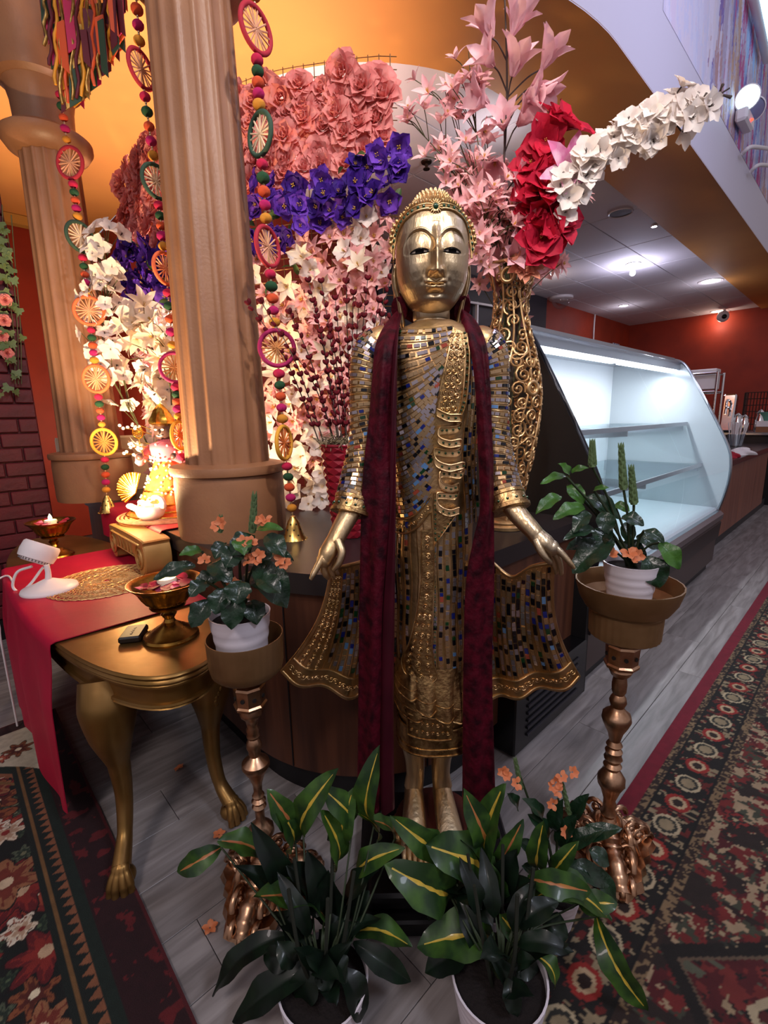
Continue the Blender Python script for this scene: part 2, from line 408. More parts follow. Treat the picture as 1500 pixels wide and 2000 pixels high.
# mural on the fascia: streaks of paint, colour attribute
def colour_grid(name, fn_pos, fn_col, nu, nv, m, parent=None, **k):
    uu, vv = np.meshgrid(np.linspace(0, 1, nu), np.linspace(0, 1, nv), indexing='ij')
    Pn = fn_pos(uu.ravel(), vv.ravel()); Cn = fn_col(uu.ravel(), vv.ravel())
    I = np.arange(nu*nv).reshape(nu, nv)
    Q = np.stack([I[:-1, :-1], I[1:, :-1], I[1:, 1:], I[:-1, 1:]], -1).reshape(-1, 4)
    me = bpy.data.meshes.new(name); me.vertices.add(len(Pn))
    org = np.array(ORG[parent.name] if parent is not None else (0, 0, 0))
    me.vertices.foreach_set('co', (Pn-org).astype(np.float32).ravel())
    me.loops.add(Q.size); me.polygons.add(len(Q))
    me.loops.foreach_set('vertex_index', Q.ravel().astype(np.int32))
    me.polygons.foreach_set('loop_start', np.arange(0, Q.size, 4, dtype=np.int32))
    me.update(calc_edges=True)
    ca = me.color_attributes.new('col', 'FLOAT_COLOR', 'POINT')
    ca.data.foreach_set('color', np.concatenate([Cn, np.ones((len(Cn), 1))], 1).astype(np.float32).ravel())
    me.materials.append(m)
    me.polygons.foreach_set('use_smooth', np.ones(len(Q), dtype=bool))
    o = bpy.data.objects.new(name, me); COL.objects.link(o)
    if parent is not None: o.parent = parent
    return tag(o, **k)
def vnoise(x, y, seed=0):
    r = np.random.default_rng(seed); T = r.random((64, 64))
    xi = np.floor(x).astype(int); yi = np.floor(y).astype(int); fx = x-xi; fy = y-yi
    fx = fx*fx*(3-2*fx); fy = fy*fy*(3-2*fy)
    g = lambda i, j: T[i % 64, j % 64]
    return (g(xi, yi)*(1-fx)+g(xi+1, yi)*fx)*(1-fy)+(g(xi, yi+1)*(1-fx)+g(xi+1, yi+1)*fx)*fy
def fbm(x, y, seed=0, o=4):
    s = 0; w_ = 0.5
    for k in range(o): s = s+w_*vnoise(x*2**k, y*2**k, seed+k); w_ *= 0.5
    return s/(1-0.5**o)
def mural_pos(u, v):
    a = 4.0+u*7.2; z = 4.0+v*1.5
    bb = np.interp(a, [3.3, 5, 9, 16], [1.38, 1.39, 1.42, 1.43])-0.002
    return np.stack([a*E1.x+bb*E2.x, a*E1.y+bb*E2.y, z], 1)
def mural_col(u, v):
    a = u*8; z = v*1.5
    s = a*1.0+z*0.25
    base = np.array(hx('#B3A4BE')); c = np.tile(base, (len(a), 1))
    def mixin(mask, col, k):
        cc = np.array(hx(col)); c[:] = c*(1-(mask*k)[:, None])+cc*(mask*k)[:, None]
    mixin((fbm(s*3, z*.7, 3) > .5), '#8DB3E6', .8); mixin((fbm(s*4+9, z*.9, 5) > .58), '#B98A84', .8)
    mixin((fbm(s*9+3, z*1.2, 8) > .64), '#6E5BB0', .8); mixin((fbm(s*8+30, z*1.0, 12) > .66), '#B9377E', .9)
    mixin((fbm(s*7+17, z*1.6, 17) > .66), '#D9CBE8', .9); mixin((fbm(s*12, z*2, 21) > .68), '#C79A6E', .8)
    mixin((a < 0.9+0.5*vnoise(z*6, z*0, 4)+0.6*fbm(a*12, z*2, 6)), '#E0DAE8', .85)
    mixin((fbm(s*20, z*6, 31) > .62), '#C6CBE6', .5)
    return c
colour_grid('mural', mural_pos, mural_col, 420, 130, attr_mat('mural_paint', 0.7, bump=0.4, bscale=60), kind=None,
            label='abstract streaky mural in blue, pink and violet on the high fascia', cat='mural')

# ---------------------------------------------------------------- counter with rounded corner
def counter_outline(o=0.0):
    ca, cb, r_ = 1.32, 1.52, 0.60+o
    pts = [(ca-r_, 3.75)] + [(ca+r_*math.cos(t), cb+r_*math.sin(t)) for t in np.linspace(PI, 1.5*PI, 22)] + [(2.12, cb-r_)]
    return pts
def counter_poly(o, back_a, back_b):
    return [W(*p)[:2] for p in counter_outline(o)] + [W(2.12, back_b)[:2]] + [W(ca_, cb_)[:2] for ca_, cb_ in ((back_a, back_b), (back_a-0.4, back_b+0.9), (back_a-0.5, 3.75))]
ct_ = thing('curved_counter', 'dark wood counter with rounded corner and black top behind the gold statue', 'counter', W(1.3, 1.6, 0))
MB().prism(counter_poly(-0.05, 2.0, 2.2), 0.0, 0.13).build('toe_kick', BLACK, ct_, 30)
MB().prism(counter_poly(0.0, 2.05, 2.25), 0.13, 0.80).build('front_panel', WOODD, ct_, 30)
MB().prism(counter_poly(0.02, 2.07, 2.27), 0.80, 0.87).build('countertop', mat('dark_stone_top', '#2A2526', 0.3), ct_, 30)
# seams of the curved wood front: thin vertical grooves as slim dark strips
for k_, t in enumerate((PI*1.12, PI*1.38)):
    p = W(1.32+0.603*math.cos(t), 1.52+0.603*math.sin(t)); MB().box((p.x, p.y, 0.465), (0.004, 0.004, 0.66)).build('seam', BLACK, ct_, 0)

# ---------------------------------------------------------------- columns
def column(center, label, flute_phase=0.0):
    t = thing('fluted_column', label, 'column', (center.x, center.y, 0.87), 'tan fluted columns')
    c = (center.x, center.y, 0)
    MB().lathe([(0.0, 0.87), (0.222, 0.87), (0.226, 0.90), (0.226, 1.10), (0.222, 1.13)], 48, c).build('base_drum', COLM, t)
    MB().lathe([(0.218, 1.13), (0.236, 1.135), (0.240, 1.15), (0.236, 1.168), (0.19, 1.178), (0.15, 1.178)], 48, c).build('base_ring', COLM, t)
    nfl = 16
    def wob(a, j, z):
        q = (a*nfl/(2*PI)+flute_phase) % 1.0
        d = max(0.0, 1-((q-0.5)/0.40)**2)
        return 1-0.055*math.sqrt(d)
    prof = [(0.172-0.026*k/20, 1.178+(2.90-1.178)*k/20) for k in range(21)]
    MB().lathe(prof, nfl*10, c, wob=wob).build('shaft', COLM, t, 50)
    MB().lathe([(0.150, 2.84), (0.20, 2.87), (0.226, 2.91), (0.226, 2.935), (0.20, 2.955), (0.152, 2.962)], 48, c).build('capital_ring', COLM, t)
    MB().lathe([(0.150, 2.955), (0.148, 3.02), (0.152, 3.10), (0.165, 3.16), (0.178, 3.185)], 48, c).build('capital_neck', COLM, t)
    MB().lathe([(0.178, 3.18), (0.205, 3.20), (0.214, 3.26), (0.212, 3.34), (0.235, 3.42), (0.26, 3.499)], 48, c).build('capital_drum', COLM, t)
    return t
C1 = P(455, 1000, 2.02); C2 = P(186, 930, 3.05)
column(C1, 'near fluted tan column standing on the counter beside the gold table')
column(C2, 'far fluted tan column beside the red brick wall, its capital in view')
# pale board standing behind the far column
bd = PB(112, 858, 3.71); be = PB(372, 850, 3.71)
bt = thing('backing_board', 'pale beige board with a thin rim standing behind the far column', 'board', (bd+be)/2*1.0)
cc = (bd+be)/2; Lb = (be-bd).length
MB().box((cc.x, cc.y, 0.87+(cc.z-0.87)/2+0.002), (Lb, 0.03, cc.z-0.87), rot=RM).build('panel', mat('beige_board', '#A58468', 0.5), bt, 0)
rm_ = MB(); rm_.box((cc.x, cc.y, cc.z+0.006), (Lb+0.02, 0.04, 0.014), rot=RM)
e = bd-E1*0.006; rm_.box((e.x, e.y, 0.87+(cc.z-0.87)/2+0.002), (0.014, 0.04, cc.z-0.87), rot=RM)
rm_.build('rim', mat('board_rim', '#C9B49A', 0.4), bt, 0)
# ---------------------------------------------------------------- standing gilded statue
YS = 1.25
XS = P(848, 900, YS).x
SP = thing('standing_statue', 'tall gilded standing figure in a mirror-mosaic robe with skirts held out', 'statue', (XS, YS, 0))
def Zp(py, Y=YS): return P(848, py, Y).z
def pm_(py, Y=YS):                                   # metres per pixel at that height
    p = P(848, py, Y); return (p-Vector((0, 0, CAM_H))).dot(FW)/F
MIRROR = mat('mosaic_mirror', '#B6ABB0', 0.16, 0.85)
MIRROR_W = mat('mosaic_warm_mirror', '#C0A078', 0.2, 0.85)
GBLUE = mat('mosaic_blue', '#1A2470', 0.12, 0.3, coat=0.5)
GGREEN = mat('mosaic_green', '#123A1E', 0.12, 0.3, coat=0.5)
GRED = mat('mosaic_red', '#A84A36', 0.15, 0.4, coat=0.5)
GBLACK = mat('mosaic_dark', '#0C0C12', 0.10, 0.2, coat=0.5)
GCYAN = mat('mosaic_cyan', '#6FA0D8', 0.12, 0.6, coat=0.5)
TILEM = [MIRROR, MIRROR_W, GBLUE, GGREEN, GRED, GBLACK, GCYAN]
# --- robe trunk
TZ = [Zp(y) for y in (1432, 1340, 1250, 1100, 1000, 900, 800, 720, 680, 655, 640, 630)]
TA = [0.103, 0.110, 0.108, 0.102, 0.104, 0.110, 0.118, 0.128, 0.128, 0.110, 0.080, 0.050]
TB = [0.098, 0.100, 0.096, 0.088, 0.086, 0.088, 0.096, 0.098, 0.090, 0.078, 0.062, 0.048]
def tA(z): return interp(z, TZ, TA)
def tB(z): return interp(z, TZ, TB)
def ty(x, z, off=0.0):
    a, b = tA(z)+off, tB(z)+off
    q = min(0.985, abs((x-XS)/a)); return YS-b*(1-q**2.2)**(1/2.2)
def tpt(x, z, off=0.0): return Vector((x, ty(x, z, off), z))
def tpx(px, py, off=0.0):
    p = P(px, py, YS-0.08); z = max(TZ[0], min(TZ[-1], p.z)); return tpt(p.x, z, off)
def tnorm(p):
    e = 0.004
    a = tpt(p.x+e, p.z)-tpt(p.x-e, p.z); b = tpt(p.x, p.z+e)-tpt(p.x, p.z-e)
    n = a.cross(b).normalized(); return n if n.y < 0 else -n
trunk = MB()
def tr(u, v):
    a = 2*PI*u; z = lerp(TZ[0], TZ[-1], v); A, B = tA(z), tB(z)
    c, s = math.cos(a), math.sin(a); k = 2/2.2
    return (XS+A*math.copysign(abs(c)**k, c), YS+B*math.copysign(abs(s)**k, s), z)
trunk.grid(tr, 64, 90, cu=True)
trunk.build('robe', GOLD, SP, 60)
TILES = []                                            # (matrix3, location, scale)
def row_tiles(path, norm_fn, w=0.0052, step=0.0178, gap=0.0022, off=0.0016, jitter=True, dark=0.3, taperlen=None):
    """lay oblong tiles along a path"""
    d = [0.0]
    for i in range(1, len(path)): d.append(d[-1]+(path[i]-path[i-1]).length)
    L_ = d[-1]; s = random.uniform(0.2, 0.9)*step
    while s < L_-step*0.4:
        ln = step*random.uniform(0.62, 1.05)
        i = max(0, min(len(path)-2, int(np.searchsorted(d, s))-1)); t = (s-d[i])/max(1e-9, d[i+1]-d[i])
        p = path[i].lerp(path[i+1], t); tg = (path[i+1]-path[i]).normalized(); n = norm_fn(p)
        y = n.cross(tg).normalized(); x = y.cross(n)
        m = Matrix((x, y, n)).transposed()
        r = random.random()
        mi = 5 if r < dark*0.66 else 2 if r < dark*0.83 else 3 if r < dark else 4 if r < dark+0.02 else 6 if r < dark+0.045 else 1 if r < dark+0.06+0.52*(0.94-dark) else 0
        TILES.append((p+n*off, m, (ln-gap, w, 0.0022), mi)); s += ln
ridge = MB()
lap = [(888, 630), (885, 648), (872, 690), (858, 740), (849, 800), (845, 860), (843, 920), (843, 1010)]
ly = [p[1] for p in lap]; lx = [p[0] for p in lap]
NROW = 33
rows = []
for k in range(NROW):
    ry = 634+10.5*k; off_ = 78*smooth01(k/9.0)*(1.0 if k < 22 else 1-0.35*(k-22)/9); lyy = ry+off_
    rx = interp(ry, ly, lx); pts = []
    sag = 7+9*smooth01((k-3)/14.0)
    for i in range(15):
        t = i/14
        x = lerp(rx, 762, t); y = lerp(ry, lyy, t**0.82)+sag*math.sin(PI*t)*(1 if k < 3 else 0.8)
        pts.append((x, min(y, 1030)))
    rows.append(pts)
for k, pts in enumerate(rows):
    ridge.tube([tpx(x, y, 0.0006) for x, y in pts], 0.0017, 5)
    if k < NROW-1:
        nx = rows[k+1]; mid = [tpx((p[0]+q[0])/2, (p[1]+q[1])/2, 0.0) for p, q in zip(pts, nx)]
        row_tiles(mid, tnorm, w=0.0082, dark=0.17)
# upper left filler rows above the first sweep (towards the armpit)
for k in range(5):
    pts = [(lerp(800, 762, i/6), 668+k*15+10*i/6+k*5*i/6) for i in range(7)]
    mid = [tpx(x, y) for x, y in pts]; ridge.tube([tpx(x, y+5, 0.0006) for x, y in pts], 0.0015, 5)
# right strip beside the lapel: near vertical rows
for k in range(4):
    pts = [(912+9*k+4*math.sin(i*0.5), 690+340*i/16) for i in range(17)]
    ridge.tube([tpx(x-4, y, 0.0006) for x, y in pts], 0.0014, 5); row_tiles([tpx(x, y) for x, y in pts], tnorm, w=0.0070, dark=0.34)
# skirt: vertical rows from the waist to the hem
for k in range(12):
    x0 = 768+13.2*k; x1 = 776+12.0*k
    pts = [(lerp(x0, x1, i/20)+1.5*math.sin(i*0.8+k), lerp(1022 if x0 < 838 else 1000, 1400, i/20)) for i in range(21)]
    ridge.tube([tpx(x-6, y, 0.0006) for x, y in pts], 0.0015, 5)
    if not (795 < x0 < 846): row_tiles([tpx(x, y) for x, y in pts], tnorm, w=0.0088, dark=0.34)
ridge.build('robe_ridges', GOLD, SP, 60)
# --- sleeves
def arm(side):
    if side < 0: pts = [(745, 672, 1.25, 34), (733, 682, 1.25, 38), (722, 710, 1.245, 37), (717, 780, 1.24, 33), (715, 850, 1.235, 32), (703, 920, 1.21, 33), (693, 970, 1.185, 34), (686, 1000, 1.17, 35)]
    else: pts = [(938, 672, 1.25, 34), (948, 682, 1.25, 38), (958, 710, 1.245, 35), (959, 780, 1.24, 32), (963, 850, 1.235, 32), (975, 920, 1.21, 32), (986, 968, 1.185, 34), (993, 992, 1.17, 36)]
    ctr = [P(x, y, Y) for x, y, Y, r in pts]; rad = [r*pm_(y, Y) for x, y, Y, r in pts]
    cs = spline(ctr, 8); rs = [interp(i, [8*j for j in range(len(rad))], rad) for i in range(len(cs))]
    return cs, rs
for side in (-1, 1):
    cs, rs = arm(side)
    sm_ = MB().tube(cs, rs, 28); sm_.ball(cs[0], rs[0]*1.0, 0, 24, 14); sl = sm_.build('sleeve', GOLD, SP, 60)
    rg = MB(); n = len(cs)
    def nrm_factory(c): return lambda p: (p-c).normalized()
    i = 4.0; kk = 0
    while i < n-5:
        i0 = int(i); c = cs[i0].lerp(cs[i0+1], i-i0); r = lerp(rs[i0], rs[i0+1], i-i0)
        t = (cs[min(n-1, i0+2)]-cs[max(0, i0-1)]).normalized()
        t = (t + Vector((side*0.30*math.sin(i*0.14), 0.0, 0.0))).normalized()
        u = t.cross(Vector((0, -1, 0))).normalized(); v = u.cross(t)
        if v.y > 0: v = -v
        ring = [c+(u*math.cos(q)+v*math.sin(q))*(r+0.0008) for q in np.linspace(-0.5, PI+0.5, 18)]
        if kk % 2 == 0: rg.tube(ring, 0.0016, 5)
        else: row_tiles(ring[2:-2], nrm_factory(c), w=0.0076, dark=0.20, step=0.018)
        i += 0.66*(rs[3]/rs[min(n-1, i0)]) if True else 1; kk += 1
    rg.build('sleeve_ridges', GOLD, SP, 60)
    # cuff with two rims and green cabochons
    c = cs[-1]; t = (cs[-1]-cs[-4]).normalized(); m = frame(t).to_4x4(); m.translation = c-t*0.016
    r = rs[-1]
    MB().lathe([(r*0.9, -0.024), (r*1.10, -0.022), (r*1.10, -0.014), (r*1.05, -0.012), (r*1.10, 0.012), (r*1.18, 0.014), (r*1.18, 0.022), (r*0.95, 0.024)], 32, mtx=m).build('cuff', GOLD_CARVE, SP, 40)
    cb = MB()
    for q in range(14):
        a = 2*PI*q/14; cb.ball((0, 0, 0), 0.0036, 0, 8, 5, None); 
        cb.v[-1] = cb.v[-1]+np.array((m @ Vector((r*1.10*math.cos(a), r*1.10*math.sin(a), 0.004)))[:])
    cb.build('cuff_gems', GGREEN, SP)
# --- bare forearms and hands
def hand(side):
    mb = MB()
    if side < 0:
        fore = [(690, 990, 1.165, 23), (672, 1022, 1.14, 21), (656, 1052, 1.12, 19)]
        palm = [(650, 1062, 1.115, 19), (640, 1080, 1.105, 19), (634, 1094, 1.10, 16)]
        fing = [[(637, 1078, 1.098, 8), (622, 1104, 1.085, 7), (612, 1122, 1.075, 5.5), (608, 1130, 1.073, 4)],
                [(641, 1086, 1.10, 8), (632, 1108, 1.098, 7), (636, 1122, 1.10, 6), (640, 1128, 1.104, 4.5)],
                [(646, 1088, 1.106, 8), (643, 1108, 1.11, 7), (648, 1122, 1.114, 6), (651, 1127, 1.118, 4.5)],
                [(651, 1086, 1.114, 7), (652, 1104, 1.122, 6), (656, 1116, 1.126, 5), (659, 1120, 1.13, 4)],
                [(660, 1056, 1.10, 9), (668, 1078, 1.085, 8), (662, 1100, 1.08, 7), (652, 1112, 1.083, 5)]]
    else:
        fore = [(996, 985, 1.165, 23), (1018, 1012, 1.14, 21), (1040, 1036, 1.12, 19)]
        palm = [(1048, 1046, 1.115, 19), (1064, 1060, 1.105, 20), (1076, 1070, 1.10, 17)]
        fing = [[(1070, 1058, 1.10, 8), (1094, 1078, 1.087, 7), (1112, 1098, 1.078, 5.5), (1120, 1108, 1.076, 4)],
                [(1072, 1066, 1.10, 8), (1088, 1088, 1.10, 7), (1094, 1106, 1.104, 6), (1096, 1120, 1.108, 4.5)],
                [(1070, 1070, 1.106, 8), (1080, 1090, 1.112, 7), (1084, 1108, 1.116, 6), (1086, 1118, 1.12, 4.5)],
                [(1066, 1070, 1.114, 7), (1072, 1088, 1.122, 6), (1074, 1100, 1.126, 5), (1075, 1106, 1.13, 4)],
                [(1046, 1054, 1.10, 9), (1056, 1076, 1.086, 8), (1066, 1090, 1.08, 6.5), (1074, 1098, 1.083, 5)]]
    for s_, fl_ in ((fore+palm, 0.72),):
        cs = spline([P(x, y, Y) for x, y, Y, r in s_], 5); rr = [r*pm_(y, Y) for x, y, Y, r in s_]
        mb.tube(cs, [interp(i, [5*j for j in range(len(rr))], rr) for i in range(len(cs))], 20, flat=0.85)
        mb.ball(cs[-1], rr[-1]*0.98, 0, 12, 8)
    for f_ in fing:
        cs = spline([P(x, y, Y) for x, y, Y, r in f_], 5); rr = [r*pm_(y, Y) for x, y, Y, r in f_]
        mb.tube(cs, [interp(i, [5*j for j in range(len(rr))], rr) for i in range(len(cs))], 10); mb.ball(cs[-1], rr[-1], 0, 8, 6)
    mb.build('hand', GOLD_SILVER, SP, 70)
hand(-1); hand(1)
# --- lapel panel, ruffles and pointed tail
def strip(mb, L_, R_, off=0.004, n=None, m=9, mi=0, bow=0.0):
    L_ = [tuple(p) for p in L_]; R_ = [tuple(p) for p in R_]; k = len(L_)
    def fn(u, v):
        i = min(k-2, int(u*(k-1))); t = u*(k-1)-i
        l = (lerp(L_[i][0], L_[i+1][0], t), lerp(L_[i][1], L_[i+1][1], t)); r = (lerp(R_[i][0], R_[i+1][0], t), lerp(R_[i][1], R_[i+1][1], t))
        return tpx(lerp(l[0], r[0], v), lerp(l[1], r[1], v), off+bow*math.sin(PI*v))[:]
    mb.grid(fn, n or k*4, m)
def curls(mb, path, r=0.010, th=0.0014, norm=tnorm, n=14, turns=1.4, alt=True):
    """row of little spiral scrolls standing proud of a surface along a path of points"""
    for i, (p, t) in enumerate(path):
        nn = norm(p); u = Vector(t).normalized(); v = nn.cross(u); s = -1 if (alt and i % 2) else 1
        pts = []
        for k in range(n):
            q = k/(n-1); a = q*turns*2*PI; rr = r*(1-0.82*q)
            pts.append(p+u*(math.cos(a)*rr)+v*(s*math.sin(a)*rr)+nn*0.0012)
        mb.tube(pts, [th*(1-0.4*k/(n-1)) for k in range(n)], 5, cap=False)
        mb.ball(p+nn*0.001, th*1.6, 0, 6, 4)
def walk(pxs, every, off=0.004):
    cs = [tpx(x, y, off) for x, y in pxs]; cs = spline(cs, 8); out = []; acc = 0.0
    for i in range(1, len(cs)):
        acc += (cs[i]-cs[i-1]).length
        if acc >= every: out.append((cs[i], cs[i]-cs[i-1])); acc = 0.0
    return out
lp = MB()
LL = [(886, 640), (874, 690), (862, 740), (852, 790), (850, 812)]; RR = [(912, 650), (916, 690), (914, 740), (908, 790), (898, 815)]
strip(lp, LL, RR, 0.006)
lpo = lp.build('lapel', GOLD_CARVE, SP, 60)
lb = MB()
for pth in (LL, RR, [(LL[-1][0], LL[-1][1]), (872, 820), (RR[-1][0], RR[-1][1])], [(x-9, y) for x, y in RR]):
    lb.tube(spline([tpx(x, y, 0.0075) for x, y in pth], 6), 0.0020, 6)
for dx in (-12, -1, 10): 
    curls(lb, walk([((LL[i][0]+RR[i][0])/2-4+dx, (LL[i][1]+RR[i][1])/2) for i in range(len(LL))], 0.013+0.001*dx/10, 0.007), 0.0072, 0.0018)
lb.build('lapel_scrolls', GOLD, SP, 60)
gm = MB()
for i in range(16):
    t = i/15; k = t*(len(RR)-1); j = min(len(RR)-2, int(k)); x = lerp(RR[j][0], RR[j+1][0], k-j)-4; y = lerp(RR[j][1], RR[j+1][1], k-j)
    gm.ball(tpx(x, y, 0.008), 0.0028, 0, 8, 5)
# ruffle ribbon: zigzag pleats
zig = [(852, 812, 898, 822), (892, 836, 858, 846), (852, 862, 894, 852), (892, 868, 852, 872), (846, 890, 902, 908), (900, 916, 858, 918), (858, 944, 896, 940), (888, 956, 850, 966), (854, 990, 892, 996)]
rp = []
for i, (xa, ya, xb, yb) in enumerate(zig): rp += [(xa, ya), (xb, yb)]
ctrl = [(850, 806), (872, 816), (897, 818), (893, 836), (870, 840), (856, 842), (854, 858), (874, 866), (897, 864), (893, 882), (868, 884), (847, 882), (850, 902), (874, 912), (903, 908), (898, 926), (876, 924), (858, 926), (860, 944), (878, 952), (893, 948), (888, 966), (866, 966), (852, 968), (854, 988), (874, 998), (894, 994)]
cen = spline([tpx(x, y, 0.016+0.007*math.sin(i*2*PI/6)) for i, (x, y) in enumerate(ctrl)], 6)
rf = MB(); hw = 0.0085
V = []; 
for i, c in enumerate(cen):
    tg = (cen[min(i+1, len(cen)-1)]-cen[max(0, i-1)]).normalized(); flat_ = abs(tg.x)
    up = Vector((0, -0.25, 1)).normalized()
    V += [(c+up*hw+Vector((0, 0.003, 0)))[:], (c-up*hw+Vector((0, -0.003, 0)))[:], (c-up*hw+Vector((0, 0.010, 0)))[:], (c+up*hw+Vector((0, 0.012, 0)))[:]]
nC = len(cen); Fc = []
for i in range(nC-1):
    for j in range(4): Fc.append((i*4+j, i*4+(j+1) % 4, (i+1)*4+(j+1) % 4, (i+1)*4+j))
rf.add(V, Fc)
for s in (1, -1): rf.tube([c+Vector((0, -0.25, 1)).normalized()*hw*s+Vector((0, -0.002, 0)) for c in cen], 0.0022, 6)
rf.build('ruffle', GOLD, SP, 50)
for i in range(3, nC-3, 3):
    tg = (cen[i+1]-cen[i-1]).normalized()
    if abs(tg.x) > 0.75: gm.ball(cen[i]+Vector((0, -0.003, 0)), 0.0030, 0, 8, 5)
tp_ = MB(); strip(tp_, [(844, 960), (844, 1010), (845, 1062)], [(890, 985), (888, 1000), (848, 1064)], 0.007)
tp_.build('robe_point', GOLD_CARVE, SP, 60)
tb = MB(); tb.tube([tpx(x, y, 0.010) for x, y in ((844, 960), (844, 1010), (846, 1063), (866, 1036), (890, 1004))], 0.0024, 6)
tb.build('robe_point_rim', GOLD, SP, 60)
for i in range(7): gm.ball(tpx(lerp(850, 886, i/6), lerp(1052, 1006, i/6), 0.010), 0.0026, 0, 8, 5)
for i in range(9): gm.ball(tpx(849, lerp(975, 1048, i/8), 0.010), 0.0026, 0, 8, 5)
for i in range(24): gm.ball(tpx(848+0.5*math.sin(i), lerp(1075, 1295, i/23), 0.007), 0.0024, 0, 8, 5)
gm.build('cabochons', GGREEN, SP, 60, kind='stuff')
# --- swag hem, sash panel, lower folds and apron
sw = MB(); sw.tube(spline([tpx(x, y, 0.004) for x, y in ((762, 1046), (790, 1046), (815, 1030), (838, 1000))], 8), 0.0028, 6)
sw.tube(spline([tpx(x, y, 0.004) for x, y in ((762, 1020), (790, 1018), (815, 1002), (838, 970))], 8), 0.0024, 6)
curls(sw, walk([(764, 1033), (790, 1032), (815, 1016), (838, 986)], 0.012, 0.004), 0.0062, 0.0013)
sw.build('swag_hem', GOLD, SP, 60)
sp_ = MB()
SL = [(820, 1035), (822, 1100), (815, 1180), (800, 1250), (785, 1290), (790, 1315), (815, 1326)]; SR = [(845, 1030), (847, 1100), (845, 1180), (842, 1250), (846, 1290), (852, 1312), (838, 1328)]
strip(sp_, SL, SR, 0.007)
sp_.build('sash_panel', GOLD_CARVE, SP, 60)
ss = MB()
for q in (SL, SR): ss.tube(spline([tpx(x, y, 0.009) for x, y in q], 6), 0.0022, 6)
curls(ss, walk([((l[0]*.5+r[0]*.5), (l[1]+r[1])/2) for l, r in zip(SL, SR)][:6], 0.016, 0.0085), 0.0085, 0.0016)
curls(ss, walk([((l[0]*.2+r[0]*.8), (l[1]+r[1])/2) for l, r in zip(SL, SR)][2:6], 0.017, 0.0085), 0.0062, 0.0014)
curls(ss, walk([((l[0]*.8+r[0]*.2), (l[1]+r[1])/2) for l, r in zip(SL, SR)][2:6], 0.017, 0.0085), 0.0062, 0.0014)
ss.build('sash_scrolls', GOLD, SP, 60)
def fold(x0, x1, y0, y1, off, name='skirt_fold'):
    mb = MB()
    def fn(u, v):
        x = lerp(x0, x1, u); y = lerp(y0, y1+6*math.sin(PI*u), v)
        return tpx(x, y, 0.004+off*math.sin(PI*u)*v+0.003*math.sin(u*4*PI)*v)[:]
    mb.grid(fn, 22, 12)
    mb.tube([fn(u, 1.0) for u in np.linspace(0, 1, 20)], 0.0026, 6); mb.tube([fn(u, 0.72) for u in np.linspace(0, 1, 20)], 0.0016, 6)
    mb.build(name, GOLD_CARVE, SP, 60)
fold(772, 822, 1300, 1352, 0.020); fold(806, 856, 1305, 1372, 0.030); fold(842, 892, 1300, 1386, 0.026); fold(876, 914, 1310, 1394, 0.018); fold(772, 840, 1330, 1392, 0.016)
def hem(u, v):
    a = 2*PI*u; z = lerp(Zp(1430), Zp(1385), v); k = 2/2.6; c, s = math.cos(a), math.sin(a); w_ = 1.05-0.02*v
    return (XS+0.106*w_*math.copysign(abs(c)**k, c), YS+0.100*w_*math.copysign(abs(s)**k, s), z)
hm = MB().grid(hem, 60, 6, cu=True); 
for v in (0.0, 0.25, 1.0): hm.tube([hem(u, v) for u in np.linspace(0, 1, 48, endpoint=False)], 0.003, 6, closed=True)
hm.build('hem_band', GOLD_CARVE, SP, 60)
ap = MB()
def apf(u, v):
    x = lerp(795, 880, u); y = lerp(1386, 1428, v); p = tpx(x, min(y, 1428), 0.016); return (p.x, p.y, p.z-0.004)
ap.grid(apf, 14, 8); 
for e_ in ([(u, 0) for u in np.linspace(0, 1, 9)]+[(1, v) for v in np.linspace(0, 1, 6)]+[(u, 1) for u in np.linspace(1, 0, 9)]+[(0, v) for v in np.linspace(1, 0, 6)],):
    ap.tube([apf(u, v) for u, v in e_], 0.0026, 6)
ap.build('apron', GOLD_CARVE, SP, 60)
sa = MB(); curls(sa, [(Vector(apf(u, v)), Vector((1, 0, 0))) for v in (0.3, 0.68) for u in np.linspace(0.1, 0.9, 8)], 0.0058, 0.0013); sa.build('apron_scrolls', GOLD, SP, 60)
